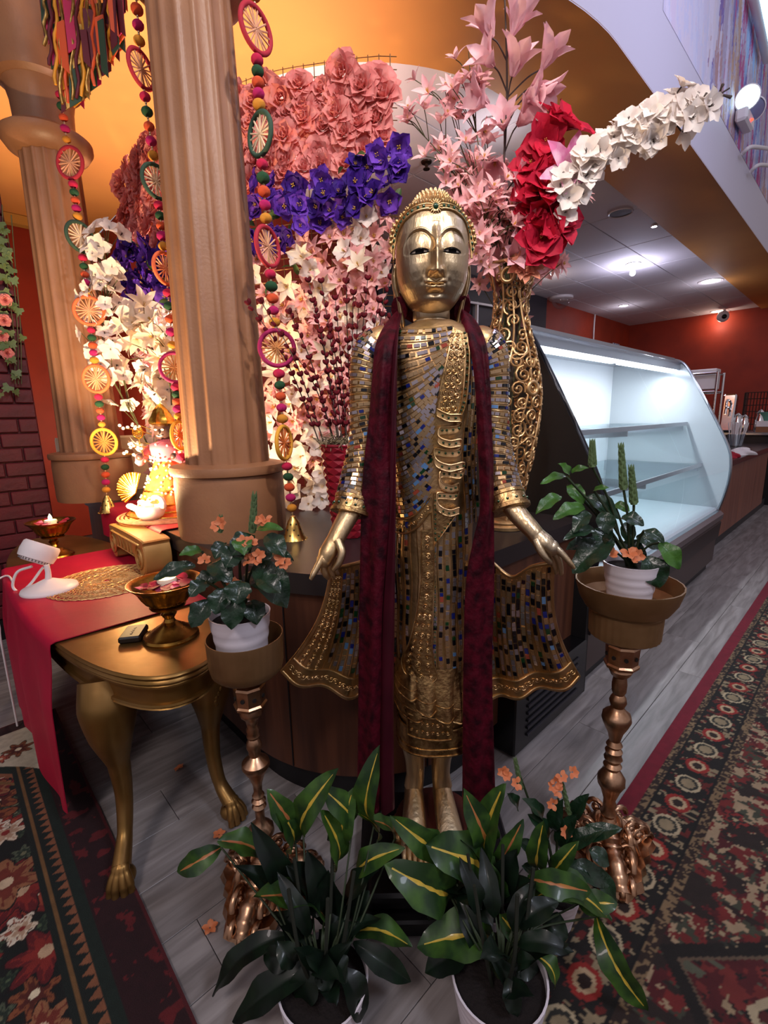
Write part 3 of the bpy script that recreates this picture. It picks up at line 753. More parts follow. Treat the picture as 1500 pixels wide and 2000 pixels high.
# --- the two outspread skirt wings
def wing(side):
    if side < 0:
        top = [(772, 1085), (735, 1090), (700, 1100), (668, 1108), (648, 1112)]
        bot = [(772, 1362), (715, 1362), (672, 1358), (610, 1342), (549, 1318)]
    else:
        top = [(925, 1070), (958, 1096), (1000, 1128), (1040, 1108), (1082, 1100)]
        bot = [(925, 1372), (975, 1366), (1020, 1358), (1075, 1348), (1134, 1328)]
    Yt = [1.25, 1.235, 1.20, 1.15, 1.11]; Yb = [1.27, 1.27, 1.25, 1.22, 1.19]
    T = [P(x, y, Y) for (x, y), Y in zip(top, Yt)]; B = [P(x, y, Y) for (x, y), Y in zip(bot, Yb)]
    T = spline(T, 10); B = spline(B, 10); n = len(T)-1
    def base(u, v):
        i = min(n-1, int(u*n)); t = u*n-i
        a = T[i].lerp(T[i+1], t); b_ = B[i].lerp(B[i+1], t)
        bulge = Vector((side*0.030*math.sin(PI*v)*-u, 0, 0))
        pl = math.sin(u*PI*5.0+0.6)
        p = a.lerp(b_, v)+bulge+Vector((0, -0.015*pl*smooth01(v*1.3)*(0.35+0.65*u), 0))
        p.z -= 0.005*smooth01((v-0.8)/0.2)*pl
        return p
    mb = MB(); mb.grid(lambda u, v: base(u, v)[:], 64, 30)
    mb.grid(lambda u, v: (base(u, v)+Vector((0, 0.010, 0)))[:], 64, 30, flip=True)
    for e_ in ([(u, 1.0) for u in np.linspace(0, 1, 60)], [(1.0, v) for v in np.linspace(0, 1, 24)], [(u, 0.0) for u in np.linspace(0, 1, 30)]):
        mb.tube([base(u, v)+Vector((0, 0.005, 0)) for u, v in e_], 0.0055, 8)
    wo = mb.build('skirt_wing', GOLD, SP, 60)
    def nb(u, v):
        e = 0.01; a = base(min(1, u+e), v)-base(max(0, u-e), v); b_ = base(u, min(1, v+e))-base(u, max(0, v-e)); q = a.cross(b_).normalized()
        return q if q.y < 0 else -q
    rg = MB(); NL = 15
    for k in range(NL+1):
        u = 0.08+0.90*k/NL
        rg.tube([base(u, v)+nb(u, v)*0.0008 for v in np.linspace(0.02, 0.83, 20)], 0.0017, 5)
        if k < NL and (side > 0 or k < 11):
            uu = u+0.45/NL; path = [base(uu, v) for v in np.linspace(0.03, 0.82, 24)]
            row_tiles(path, lambda p, uu=uu: nb(uu, 0.5), w=0.0098, dark=0.34, step=0.022)
    for v in (0.845, 0.985): rg.tube([base(u, v)+nb(u, v)*0.0015 for u in np.linspace(0, 1, 64)], 0.0030, 6)
    pts = [(base(u, 0.915)+nb(u, 0.915)*0.001, base(min(1, u+0.01), 0.915)-base(max(0, u-0.01), 0.915)) for u in np.linspace(0.04, 0.97, 26)]
    curls(rg, pts, 0.0095, 0.0017, norm=lambda p: Vector((0, -1, 0.1)).normalized())
    if side < 0:
        for uu in (0.80, 0.87, 0.94):
            pts = [(base(uu, v)+nb(uu, v)*0.001, base(uu, min(1, v+0.01))-base(uu, v-0.01)) for v in np.linspace(0.08, 0.82, 17)]
            curls(rg, pts, 0.0075, 0.0016, norm=lambda p: Vector((0.1, -1, 0.1)).normalized())
    rg.build('wing_scrolls', GOLD, wo, 60)
wing(-1); wing(1)
# --- mosaic tiles: the 300 largest as parts, the rest as one part
tile_me = [MB().box((0, 0, 0), (1, 1, 1)).mesh('mosaic_tile', m, 0) for m in TILEM]
TILES.sort(key=lambda t: -(t[2][0]*t[2][1])*(1.6 if t[0].z > 1.0 else 1.0))
for p, m, s, mi in TILES[:300]:
    inst('mosaic_tile', tile_me[mi], SP, p, m, s)
rest = MB()
for p, m, s, mi in TILES[300:]: rest.box(p, s, mi, rot=m)
rest.build('mosaic_field', TILEM, SP, 0, kind='stuff')
# --- head
YF = 1.175                                           # plane used to read the face from the photograph
def hz(v): return P(848, v, YF).z
MPX = pm_(500, YF)                                   # metres per pixel on the face
XH = P(849, 500, YF).x
HV = [372, 380, 392, 410, 430, 455, 480, 500, 520, 535, 550, 562, 574, 584, 594, 603, 610, 614]
HW = [18, 34, 50, 62, 69, 73, 74.5, 74, 73, 71, 67, 62, 55, 48, 39, 27, 14, 3]
HD = [20, 40, 58, 72, 80, 84, 86, 86, 85, 83, 80, 76, 71, 65, 56, 42, 26, 6]        # depth of the front half
YC = YS-0.005
def eyes_arch(u, v):
    au = abs(u); d = 0.0
    E_ = ((au-33)/29.0)**2+((v-493)/38.0)**2 if v < 493 else ((au-33)/29.0)**2+((v-493)/14.0)**2
    if E_ < 1.0:
        d += -6.0*smooth01((1-E_)/0.16)*(1.0 if v < 493 else max(0, 1-(v-493)/10.0))
        d += 9.5*(1-E_)**0.8*(1.0 if v < 493 else max(0.0, 1-(v-493)/9.0))
    # raised brow line just outside the arch
    if v < 500: d += 2.2*math.exp(-((math.sqrt(E_)-1.06)/0.05)**2)
    return d
def fdisp(u, v):
    au = abs(u); d = eyes_arch(u, v)
    if 440 < v < 556:
        if v <= 541: amp = lerp(3, 27, smooth01((v-440)/50.0)*0.45+0.55*max(0, min(1, (v-450)/90.0))); s = lerp(6.0, 10.5, max(0, min(1, (v-470)/70.0)))
        else: amp = 27*max(0.0, 1-((v-541)/9.0)**2) if v < 550 else 0.0; s = 10.0
        d += amp*math.exp(-(au/s)**1.7)
        d += 9.5*math.exp(-((au-12.5)/5.5)**2-((v-538)/7.0)**2)
        d -= 3.0*math.exp(-((au-21)/4.0)**2-((v-540)/9.0)**2)
    vm = 562-6.5*(min(au, 30)/25.0)**2.0
    if au < 30:
        tap = max(0.0, 1-(au/25.0)**2.2); tl_ = max(0.0, 1-(au/19.0)**2.4)
        cup = 4.0*math.exp(-(au/5.0)**2)+3.0*smooth01((au-12)/14)
        up = (v-(vm-10+cup))/10.0; lo = (v-vm)/(13.0)
        if 0 < up < 1: d += 5.5*tap*math.sin(PI*up**1.2)**0.9
        if 0 < lo < 1: d += 10.0*tl_*math.sin(PI*lo**0.85)
        d -= 4.5*tap*math.exp(-((v-vm)/1.8)**2)
    d -= 2.2*math.exp(-((au-26)/4.0)**2-((v-554)/5.0)**2)
    d += 6.0*math.exp(-(u/28.0)**2-((v-556)/18.0)**2)
    d -= 3.0*math.exp(-(u/16.0)**2-((v-576)/4.0)**2)
    d += 7.5*math.exp(-(u/19.0)**2-((v-588)/9.0)**2)
    d += 4.0*math.exp(-((au-44)/18.0)**2-((v-528)/18.0)**2)
    d -= 2.2*math.exp(-(u/2.2)**2-((v-553)/4.0)**2)
    return d
def face(u, v, off=0.0):
    w_ = interp(v, HV, HW); D_ = interp(v, HV, HD)
    q = min(0.9999, abs(u)/w_); y = -D_*(1-q**2.35)**(1/2.35)
    y -= fdisp(u, v)*smooth01((0.93-q)/0.35)+off
    return Vector((XH+u*MPX, YC+y*MPX, hz(v)))
hd = MB()
def headf(s, t):
    # s 0..1 across the front (left to right), finer near the centre
    v = lerp(HV[0], HV[-1], t); w_ = interp(v, HV, HW); x = math.sin((s-0.5)*PI)*w_*0.9999
    return face(x, v)[:]
hd.grid(headf, 150, 190)
def headb(s, t):
    v = lerp(HV[0], HV[-1], t); w_ = interp(v, HV, HW); D_ = interp(v, HV, HD)*(1.0 if v < 540 else 1.0-0.5*(v-540)/74)
    x = math.sin((s-0.5)*PI)*w_*0.9999; q = min(0.9999, abs(x)/w_)
    return (XH+x*MPX, YC+D_*(1-q**2.35)**(1/2.35)*MPX, hz(v))
hd.grid(headb, 40, 60, flip=True)
ho = hd.build('head', GOLD_SILVER, SP, 70)
# neck with two creases and collar
nk = MB(); zc0, zc1 = Zp(655), hz(585)
prof = [(0.072, zc0-0.01), (0.060, zc0+0.004), (0.047, zc0+0.016), (0.046, lerp(zc0, zc1, .45)), (0.0435, lerp(zc0, zc1, .5)), (0.046, lerp(zc0, zc1, .55)), (0.046, lerp(zc0, zc1, .75)), (0.045, zc1+0.03)]
nk.lathe(prof, 40, (XH, YC+0.006, 0), cap=False); nk.build('neck', GOLD_SILVER, SP, 60)
# eyes: white almond and dark iris, lids as fine rims
EYEW = mat('painted_eye_white', '#D8C9B8', 0.35); EYEB = mat('painted_eye_black', '#0A0808', 0.2)
for sgn in (-1, 1):
    cx = 31.5*sgn
    def lid(t, top):
        u = cx+17.5*(2*t-1); k = math.sin(PI*t)
        return u, 499.5-1.5*(2*t-1)*sgn*0-(4.8*k**0.75 if top else -2.2*k)
    mb = MB()
    def ew(t, s):
        u, v0 = lid(t, True); _, v1 = lid(t, False); return face(u, lerp(v0, v1, s), 1.2)[:]
    mb.grid(ew, 25, 7); eo = mb.build('eye', EYEW, SP, 60)
    mi_ = MB()
    def ir(t, s):
        u = cx+8.0*(2*t-1); tt = (u-cx)/35+0.5; _, v0 = lid(tt, True); _, v1 = lid(tt, False); return face(u, lerp(v0+0.2, v1-0.2, s), 1.9)[:]
    mi_.grid(ir, 12, 6); mi_.build('iris', EYEB, eo, 60)
    rm = MB(); rm.tube([face(*lid(t, True), 1.6) for t in np.linspace(0, 1, 20)], 0.0011, 6); rm.tube([face(*lid(t, False), 1.6) for t in np.linspace(0, 1, 20)], 0.0008, 6)
    rm.build('eyelid_line', EYEB, eo, 60)
    br = MB(); br.tube([face(*lid(t, True)[:1], lid(t, True)[1]-2.6, 1.2) for t in np.linspace(0.02, 0.98, 20)], 0.0016, 6); br.build('eyelid', GOLD_SILVER, eo, 60)
    # long ear
    er = MB(); S_ = sgn
    path = [(74, 494, 4), (77, 506, 6), (78, 522, 8), (75, 545, 8), (69, 570, 7), (64, 595, 7), (61, 615, 8), (60, 628, 5)]
    cs = spline([Vector((XH+S_*x*MPX, YC+0.010+0.0004*(y-500)*0.3, hz(y))) for x, y, r in path], 6); rr = [r*MPX for x, y, r in path]
    er.tube(cs, [interp(i, [6*j for j in range(len(rr))], rr) for i in range(len(cs))], 14, flat=0.75)
    er.tube([c+Vector((S_*r_*0.5, -0.008, 0)) for c, r_ in zip(cs[4:-8], [0.006]*99)], 0.0022, 6)
    er.build('ear', GOLD_SILVER, SP, 60)
# headband arch with rims, cabochons, outer knobs and central flower
band = [(-78, 494), (-76, 470), (-70, 447), (-58, 428), (-38, 417), (-18, 414), (-6, 417), (0, 421), (6, 417), (18, 414), (38, 417), (58, 428), (70, 447), (76, 470), (78, 494)]
def bpt(u, v, off):
    w_ = interp(v, HV, HW)*0.985; uu = max(-w_, min(w_, u)); p = face(uu, v, 0.0)
    n = Vector(((u/78.0)*0.9, -0.5-0.5*(1-abs(u)/78), 0.15)).normalized()
    return Vector((XH+u*MPX, p.y, p.z))+n*off
hb = MB(); c0 = spline([bpt(u, v, 0.002) for u, v in band], 6); c1 = spline([bpt(u*1.04, v-13, 0.003) for u, v in band], 6); c2 = spline([bpt(u*1.08, v-22, 0.002) for u, v in band], 6)
V = [p[:] for pr in zip(c0, c1, c2) for p in pr]; Fc = []
for i in range(len(c0)-1):
    for j in range(2): Fc.append((i*3+j, i*3+j+1, (i+1)*3+j+1, (i+1)*3+j))
hb.add(V, Fc); hb.tube(c0, 0.0030, 8); hb.tube(c1, 0.0022, 8)
hbo = hb.build('headband', GOLD, SP, 60)
kn = MB(); acc = 0
for i in range(1, len(c2)-1, 1):
    acc += (c2[i]-c2[i-1]).length
    if acc > 0.0095:
        acc = 0; kn.ball(c2[i]+Vector((0, -0.002, 0)), 0.0052, 0, 8, 5); kn.ball(c2[i]+(c2[i]-c0[i]).normalized()*0.007, 0.0030, 0, 6, 4)
kn.build('headband_knobs', GOLD, hbo, 60)
gb = MB(); acc = 0
for i in range(3, len(c0)-3):
    acc += (c0[i]-c0[i-1]).length
    if acc > 0.0098 and abs(c0[i].x-XH) > 0.016:
        acc = 0; gb.ball(c0[i].lerp(c1[i], 0.5)+Vector((0, -0.001, 0)), (0.0036, 0.0030, 0.0046), 0, 8, 5)
gb.build('headband_gems', GGREEN, hbo, 60, kind='stuff')
fc = face(0, 411, 3.5); fw_ = MB()
for q in range(16):
    a = 2*PI*q/16; fw_.tube([fc+Vector((math.cos(a)*r_, -0.002-0.05*r_, math.sin(a)*r_)) for r_ in (0.004, 0.009, 0.0155)], [0.0016, 0.0026, 0.0012], 6)
fw_.build('headband_flower', GOLD, hbo, 60)
MB().ball(fc+Vector((0, -0.003, 0)), (0.0062, 0.004, 0.0072), 0, 12, 8).build('central_gem', GGREEN, hbo, 60)
# topknot: dome studded with rows of little spiked curls
tk = MB(); zb = hz(400); top = hz(352)
def domep(a, t):
    r = 0.047*math.cos(t*PI/2)**0.75; return Vector((XH+r*math.cos(a), YC-0.018+r*math.sin(a)*0.95, lerp(zb, top-0.006, math.sin(t*PI/2))))
tk.grid(lambda u, v: domep(2*PI*u, v*0.995)[:], 28, 12, cu=True)
tko = tk.build('topknot', GOLD, SP, 60)
cu_ = MB()
for j in range(8):
    t = 0.04+j*0.118; n = max(5, int(30*math.cos(t*PI/2)**0.75))
    for i in range(n):
        a = 2*PI*(i+0.5*(j % 2))/n; p = domep(a, t); nn = (p-Vector((XH, YC-0.018, zb-0.015))).normalized()
        nn = (nn+Vector((0, 0, 0.7))).normalized(); cu_.tube([p-nn*0.002, p+nn*0.004, p+nn*0.008], [0.0044, 0.0038, 0.0012], 6)
for i in range(26):
    for j, vv in enumerate((398, 388)):
        uu = lerp(-60, 60, i/25)*(1-0.15*j); p = face(uu*0.98, vv, 0.0); nn = Vector((uu/90, -0.6, 0.8)).normalized()
        cu_.tube([p-nn*0.002, p+nn*0.005, p+nn*0.010], [0.0042, 0.0036, 0.0008], 6)
cu_.build('hair_curls', GOLD, tko, 60)
# --- legs, feet, base
def legs(side):
    mb = MB()
    if side < 0: pts = [(803, 1405, 1.25, 27), (805, 1440, 1.25, 24), (810, 1480, 1.25, 19), (811, 1510, 1.25, 17.5), (808, 1535, 1.245, 19)]
    else: pts = [(870, 1405, 1.25, 27), (868, 1440, 1.25, 24), (862, 1480, 1.25, 19), (861, 1510, 1.25, 17.5), (864, 1535, 1.245, 19)]
    cs = [P(x, y, Y) for x, y, Y, r in pts]; rr = [r*pm_(y, Y) for x, y, Y, r in pts]
    mb.tube(spline(cs, 6), [interp(i, [6*j for j in range(5)], rr) for i in range(25)], 20)
    an = cs[-1]; zf = 0.165
    prof = [(an+Vector((0, 0.035, 0.01-an.z+zf+0.03)), 0.026, 0.035), (Vector((an.x, 1.245, zf+0.045)), 0.029, 0.052), (Vector((an.x+side*0.003, 1.19, zf+0.036)), 0.033, 0.040), (Vector((an.x+side*0.007, 1.13, zf+0.024)), 0.037, 0.026), (Vector((an.x+side*0.009, 1.09, zf+0.014)), 0.036, 0.015)]
    ps = spline([p for p, a, b_ in prof], 6)
    def ff(u, v):
        i = u*(len(ps)-1); k = i/6.0
        a_ = interp(k, range(5), [q[1] for q in prof]); b_ = interp(k, range(5), [q[2] for q in prof]); p = ps[int(round(i))]
        an_ = 2*PI*v; return (p.x+a_*math.cos(an_), p.y, p.z+b_*math.sin(an_)*(1 if math.sin(an_) > 0 else 0.55))
    mb.grid(ff, len(ps), 20, cv=True)
    for k in range(5):
        x = an.x+side*0.009+(k-2)*0.0145; L_ = 0.03-0.004*abs(k-1 if side > 0 else k-3)
        mb.tube([(x, 1.10, zf+0.014), (x, 1.085-L_*0.5, zf+0.012), (x, 1.078-L_, zf+0.004)], [0.0080, 0.0078, 0.006], 10); mb.ball((x, 1.078-L_, zf+0.004), 0.006, 0, 8, 6)
    mb.ball(Vector((an.x, 1.27, zf+0.03)), (0.028, 0.035, 0.035), 0, 14, 8)
    mb.build('leg', GOLD_SILVER, SP, 70)
legs(-1); legs(1)
MB().lathe([(0.0, 0.166), (0.118, 0.166), (0.122, 0.160), (0.122, 0.150), (0.110, 0.146)], 40, (XS, 1.20, 0)).build('foot_plate', mat('brown_lacquer_plate', '#4A2018', 0.4), SP, 50)
lo = MB(); 
for q in range(22):
    a = 2*PI*q/22; c = Vector((XS+0.118*math.cos(a), 1.20+0.118*math.sin(a), 0.128)); n = Vector((math.cos(a), math.sin(a), 0.0))
    lo.ball(c, (0.016, 0.020, 0.022), 0, 8, 6, frame((0, 0, 1), n))
lo.build('lotus_ring', GOLD_CARVE, SP, 60)
MB().box((XS, 1.20, 0.075), (0.40, 0.36, 0.050), bev=0.008).box((XS, 1.20, 0.025), (0.46, 0.42, 0.050), bev=0.006).build('plinth', BLACKG, SP, 0)
# ---------------------------------------------------------------- velvet scarf laid over the statue's shoulders
VELVET = mat('burgundy_crushed_velvet', '#4A0818', 0.6, 0.0, var='#22040C', vscale=38, sheen=0.5, bump=0.5, bscale=60, stretch=(1, 1, 0.8), spec=0.15)
VELVET2 = mat('burgundy_satin_back', '#3E0A18', 0.5, 0.0, var='#340814', vscale=10, sheen=0.4, spec=0.25)
sf = thing('velvet_scarf', 'long burgundy crushed velvet scarf draped over the statue\'s shoulders to its feet', 'scarf', (XS, 1.15, 0.2))
def scarf_panel(L_, R_, seed, name, m, ph=0.0, amp=0.006, th=0.005, nf=1.3):
    Ls = spline([P(x, y, Y) for x, y, Y in L_], 8); Rs = spline([P(x, y, Y) for x, y, Y in R_], 8); n = len(Ls)
    rnd = random.Random(seed); ks = [rnd.uniform(0, 6) for _ in range(4)]
    def surf(i, v, o):
        p = Ls[i].lerp(Rs[i], v); q = i/(n-1)
        f = amp*math.sin(v*nf*2*PI+ph+0.6*math.sin(q*5+ks[0]))*min(1, q*3+0.25)+0.006*math.sin(q*11+v*4+ks[1])
        edge = -0.010*(abs(2*v-1)**6)
        return (p+Vector((0, f-edge+o, 0)))[:]
    nv = 34; V = []; Fc = []
    for i in range(n):
        V += [surf(i, v, 0) for v in np.linspace(0, 1, nv)]+[surf(i, v, th) for v in np.linspace(1, 0, nv)]
    N2 = 2*nv
    for i in range(n-1):
        for j in range(N2): Fc.append((i*N2+j, i*N2+(j+1) % N2, (i+1)*N2+(j+1) % N2, (i+1)*N2+j))
    Fc.append(tuple(range((n-1)*N2, n*N2)))
    return MB().add(V, Fc).build(name, m, sf, 80)
# left panel: velvet front strip and the smoother reverse strip beside it
scarf_panel([(775, 606, 1.27), (752, 632, 1.215), (733, 672, 1.165), (726, 740, 1.15), (720, 820, 1.145), (711, 900, 1.14), (705, 1000, 1.135), (701, 1200, 1.13), (699, 1400, 1.13), (697, 1592, 1.13)],
            [(783, 606, 1.27), (776, 640, 1.20), (768, 680, 1.145), (766, 740, 1.13), (765, 820, 1.125), (763, 900, 1.12), (762, 1000, 1.115), (747, 1200, 1.11), (745, 1400, 1.11), (746, 1592, 1.11)], 1, 'hanging_panel', VELVET, 0.3)
scarf_panel([(781, 604, 1.265), (774, 640, 1.20), (767, 680, 1.15), (765, 740, 1.135), (764, 820, 1.13), (762, 900, 1.125), (760, 1000, 1.12), (745, 1200, 1.118), (743, 1400, 1.118), (744, 1592, 1.118)],
            [(787, 604, 1.265), (780, 640, 1.195), (777, 680, 1.14), (776, 740, 1.125), (775, 820, 1.12), (774, 900, 1.115), (773, 1000, 1.112), (771, 1200, 1.112), (769, 1400, 1.112), (771, 1588, 1.112)], 2, 'reverse_strip', VELVET2, 0.0, 0.002, nf=0.5)
scarf_panel([(899, 604, 1.265), (905, 640, 1.195), (922, 690, 1.14), (932, 760, 1.125), (936, 840, 1.12), (940, 930, 1.115), (940, 1000, 1.115), (926, 1060, 1.115), (912, 1150, 1.112), (908, 1320, 1.112), (906, 1592, 1.112)],
            [(906, 602, 1.27), (930, 622, 1.22), (950, 668, 1.17), (957, 740, 1.15), (961, 820, 1.145), (966, 910, 1.14), (968, 1000, 1.135), (968, 1060, 1.135), (967, 1150, 1.132), (962, 1320, 1.13), (969, 1592, 1.13)], 3, 'hanging_panel', VELVET, 1.7, 0.007)
bk = MB(); pth = spline([P(779, 606, 1.265), P(790, 596, 1.31)+Vector((0, 0, 0.0)), Vector((XS, 1.335, hz(592))), P(897, 596, 1.31), P(903, 604, 1.265)], 8)
bk.tube(pth, 0.020, 12, flat=1.6); bk.build('neck_loop', VELVET, sf, 80)
# ---------------------------------------------------------------- gold console table with rounded end
TZT = 0.69
tb_ = thing('console_table', 'gold painted console table with rounded end and clawed cabriole legs', 'table', W(0.41, 2.0, 0))
def tab_out(o, n=80):
    pts = []
    for t in np.linspace(0, 2*PI, n, endpoint=False):
        c, s_ = math.cos(t), math.sin(t); e = 2/2.35
        pts.append((0.41-(0.262+o)*math.copysign(abs(c)**e, c), 2.30-(1.085+o)*math.copysign(abs(s_)**e, s_)))
    return pts
def tab_edge(b): return 0.41-0.262*(max(0.0, 1-abs((b-2.30)/1.085)**2.35))**(1/2.35)
def ringstack(levels, name, m, parent, cap_top=False, cap_bot=False, smooth=40):
    V = []; Fc = []; k = 80
    for o, z in levels: V += [W(a, b, z)[:] for a, b in tab_out(o)]
    for i in range(len(levels)-1):
        for j in range(k): Fc.append((i*k+j, i*k+(j+1) % k, (i+1)*k+(j+1) % k, (i+1)*k+j))
    if cap_top: Fc.append(tuple(range(k)))
    if cap_bot: Fc.append(tuple(range((len(levels)-1)*k, len(levels)*k)))
    return MB().add(V, Fc).build(name, m, parent, smooth)
ringstack([(-0.004, .69), (0.0, .688), (0.003, .683), (0.0, .678), (-0.005, .676), (0.000, .672), (0.002, .667), (-0.002, .662), (-0.008, .660), (-0.004, .656), (-0.004, .651), (-0.020, .648), (-0.03, .646)], 'tabletop', GOLD_TABLE, tb_, True, True)
ringstack([(-0.028, .648), (-0.028, .592)], 'apron', GOLD_TABLE, tb_)
ringstack([(-0.028, .596), (-0.018, .594), (-0.016, .588), (-0.022, .583), (-0.018, .579), (-0.030, .573), (-0.05, .573)], 'lower_moulding', GOLD_TABLE, tb_)
def cab_leg(pts, out, carve=True):
    mb = MB(); cs = [P(x, y, Y) if len(q) == 4 else q[0] for q in pts for x, y, Y in [q[:3]]] if not isinstance(pts[0][0], Vector) else [q[0] for q in pts]
    rr = [q[-1] for q in pts]; c2 = spline(cs, 6); r2 = [interp(i, [6*j for j in range(len(rr))], rr) for i in range(len(c2))]
    mb.tube(c2, r2, 18, flat=0.85)
    ft = cs[-1]; mb.ball((ft.x, ft.y, 0.030), (0.036, 0.036, 0.030), 0, 16, 10)
    o = Vector((out.x, out.y, 0)).normalized(); s = Vector((-o.y, o.x, 0))
    for k in (-1.5, -0.5, 0.5, 1.5):
        d = (o+s*k*0.52).normalized()
        mb.tube(spline([ft+Vector((0, 0, 0.012)), Vector((ft.x, ft.y, 0.058))+d*0.026, Vector((ft.x, ft.y, 0.034))+d*0.040, Vector((ft.x, ft.y, 0.007))+d*0.047], 5), [0.018]*4+[0.013]*8+[0.011]*4, 8)
    lo_ = mb.build('leg', GOLD_TABLE, tb_, 60)
    if carve:
        cv = MB()
        for k in range(9):
            i = 4+k; p = c2[min(i, len(c2)-1)]; cv.ball(p+(-s*0.012+o*0.9*r2[i]*0.9)+s*0.012*math.sin(k*0.7), (0.0085, 0.0085, 0.011), 0, 8, 6)
        cv.build('knee_carving', GOLD_TABLE, lo_, 60)
def leg_ab(a0, b0, a1, b1):      # top near the apron, foot splayed out
    t = W(a0, b0); f = W(a1, b1); d = (f-t); o = d.normalized()
    pts = [(Vector((t.x, t.y, .60)), 0.090), (Vector((t.x, t.y, .53))+o*0.030, 0.092), (Vector((t.x, t.y, .45))+o*0.036, 0.070), (Vector((t.x, t.y, .34))+o*0.022, 0.036), (Vector((t.x, t.y, .22))+o*0.018, 0.028), (Vector((t.x, t.y, .12))+d*0.45, 0.024), (Vector((f.x, f.y, .065)), 0.030)]
    cab_leg(pts, o)
leg_ab(0.275, 1.50, 0.215, 1.385); leg_ab(0.535, 1.47, 0.555, 1.385); leg_ab(0.275, 3.08, 0.235, 3.16); leg_ab(0.535, 3.08, 0.555, 3.16)

# ---------------------------------------------------------------- crimson runner over the table, cloth on the counter
CRIM = mat('crimson_satin', '#A80F33', 0.5, 0.0, var='#9A0C2E', vscale=8, sheen=0.3, bump=0.05, bscale=50)
def cloth(name, fn, nu, nv, m, th=0.003, **k):
    mb = MB(); V = []; Pn = [[Vector(fn(i/(nu-1), j/(nv-1))) for j in range(nv)] for i in range(nu)]
    def nrm(i, j):
        a = Pn[min(i+1, nu-1)][j]-Pn[max(i-1, 0)][j]; b = Pn[i][min(j+1, nv-1)]-Pn[i][max(j-1, 0)]
        return a.cross(b).normalized()
    top = [Pn[i][j][:] for i in range(nu) for j in range(nv)]; bot = [(Pn[i][j]-nrm(i, j)*th)[:] for i in range(nu) for j in range(nv)]
    n = nu*nv; Fc = []
    for i in range(nu-1):
        for j in range(nv-1):
            q = (i*nv+j, (i+1)*nv+j, (i+1)*nv+j+1, i*nv+j+1); Fc.append(q); Fc.append(tuple(x+n for x in q[::-1]))
    bd_ = [i*nv for i in range(nu)]+[(nu-1)*nv+j for j in range(1, nv)]+[i*nv+nv-1 for i in range(nu-2, -1, -1)]+[j for j in range(nv-2, 0, -1)]
    for i in range(len(bd_)): a, b = bd_[i], bd_[(i+1) % len(bd_)]; Fc.append((a, a+n, b+n, b))
    mb.add(top+bot, Fc); return mb.build(name, m, k.pop('parent', None), 70, **k)
def runner(u, v):
    b = lerp(1.665, 2.74, v); s = u*1.17; ed = tab_edge(b)-0.008     # along the cloth, from the counter side to the hanging end
    wd = 0.655-ed
    if s < 0.50: a = 0.655-s/0.50*wd; z = TZT+0.0045
    elif s < 0.54: t = (s-0.50)/0.04*PI/2; a = ed-0.010*math.sin(t); z = TZT+0.0045-0.016*(1-math.cos(t))
    else:
        d = s-0.54; w_ = smooth01(d/0.25)
        a = ed-0.010-0.010*w_*(1+math.sin(v*21+d*2))-0.006*w_; z = TZT-0.012-d*(0.93+0.05*math.sin(v*9))
        b += 0.010*w_*math.sin(v*21+1.3)+0.05*d*(0.5-v)
    return W(a, b, z)[:]
cloth('table_runner', runner, 46, 60, CRIM, label='crimson satin runner laid across the gold table, hanging to the rug', cat='table runner', loc=W(0.4, 2.2, 0.69))
def altar(u, v):
    b = lerp(2.16, 3.14, v); s = u*0.75
    if s < 0.53: a = 1.22-s; z = 0.875
    elif s < 0.56: t = (s-0.53)/0.03*PI/2; a = 0.690-0.012*math.sin(t); z = 0.875-0.010*(1-math.cos(t))
    else: a = 0.676-0.006*(1+math.sin(v*14)); z = 0.866-(s-0.56)*0.9
    return W(a, b, z)[:]
cloth('altar_cloth', altar, 30, 40, CRIM, label='crimson cloth spread on the counter under the decorated deity doll', cat='cloth', loc=W(0.9, 2.6, 0.87))

# ---------------------------------------------------------------- woven gold placemat
pc = G(208, 1134, TZT+0.010); plm = MB()
for k in range(1, 30):
    r0_ = 0.0075*k; n_ = max(12, 6*k)
    if k % 2 == 0 or k > 27:
        plm.tube([(pc.x+(r0_+0.0030*math.sin(a*n_*0.25+k))*math.cos(a), pc.y+(r0_+0.0030*math.sin(a*n_*0.25+k))*math.sin(a), pc.z+0.0008*math.sin(a*n_*0.5)) for a in np.linspace(0, 2*PI, min(160, 3*n_), endpoint=False)], 0.0022, 4, closed=True)
for k in range(64):
    a = 2*PI*k/64; plm.tube([(pc.x+r_*math.cos(a+0.10*math.sin(r_*90)), pc.y+r_*math.sin(a+0.10*math.sin(r_*90)), pc.z) for r_ in np.linspace(0.02, 0.220, 14)], 0.0014, 4)
plm.build('placemat', mat('gold_lace', '#D0A468', 0.4, 0.45), label='round woven gold lace placemat on the crimson runner', cat='placemat', loc=(pc.x, pc.y, pc.z), smooth=60)

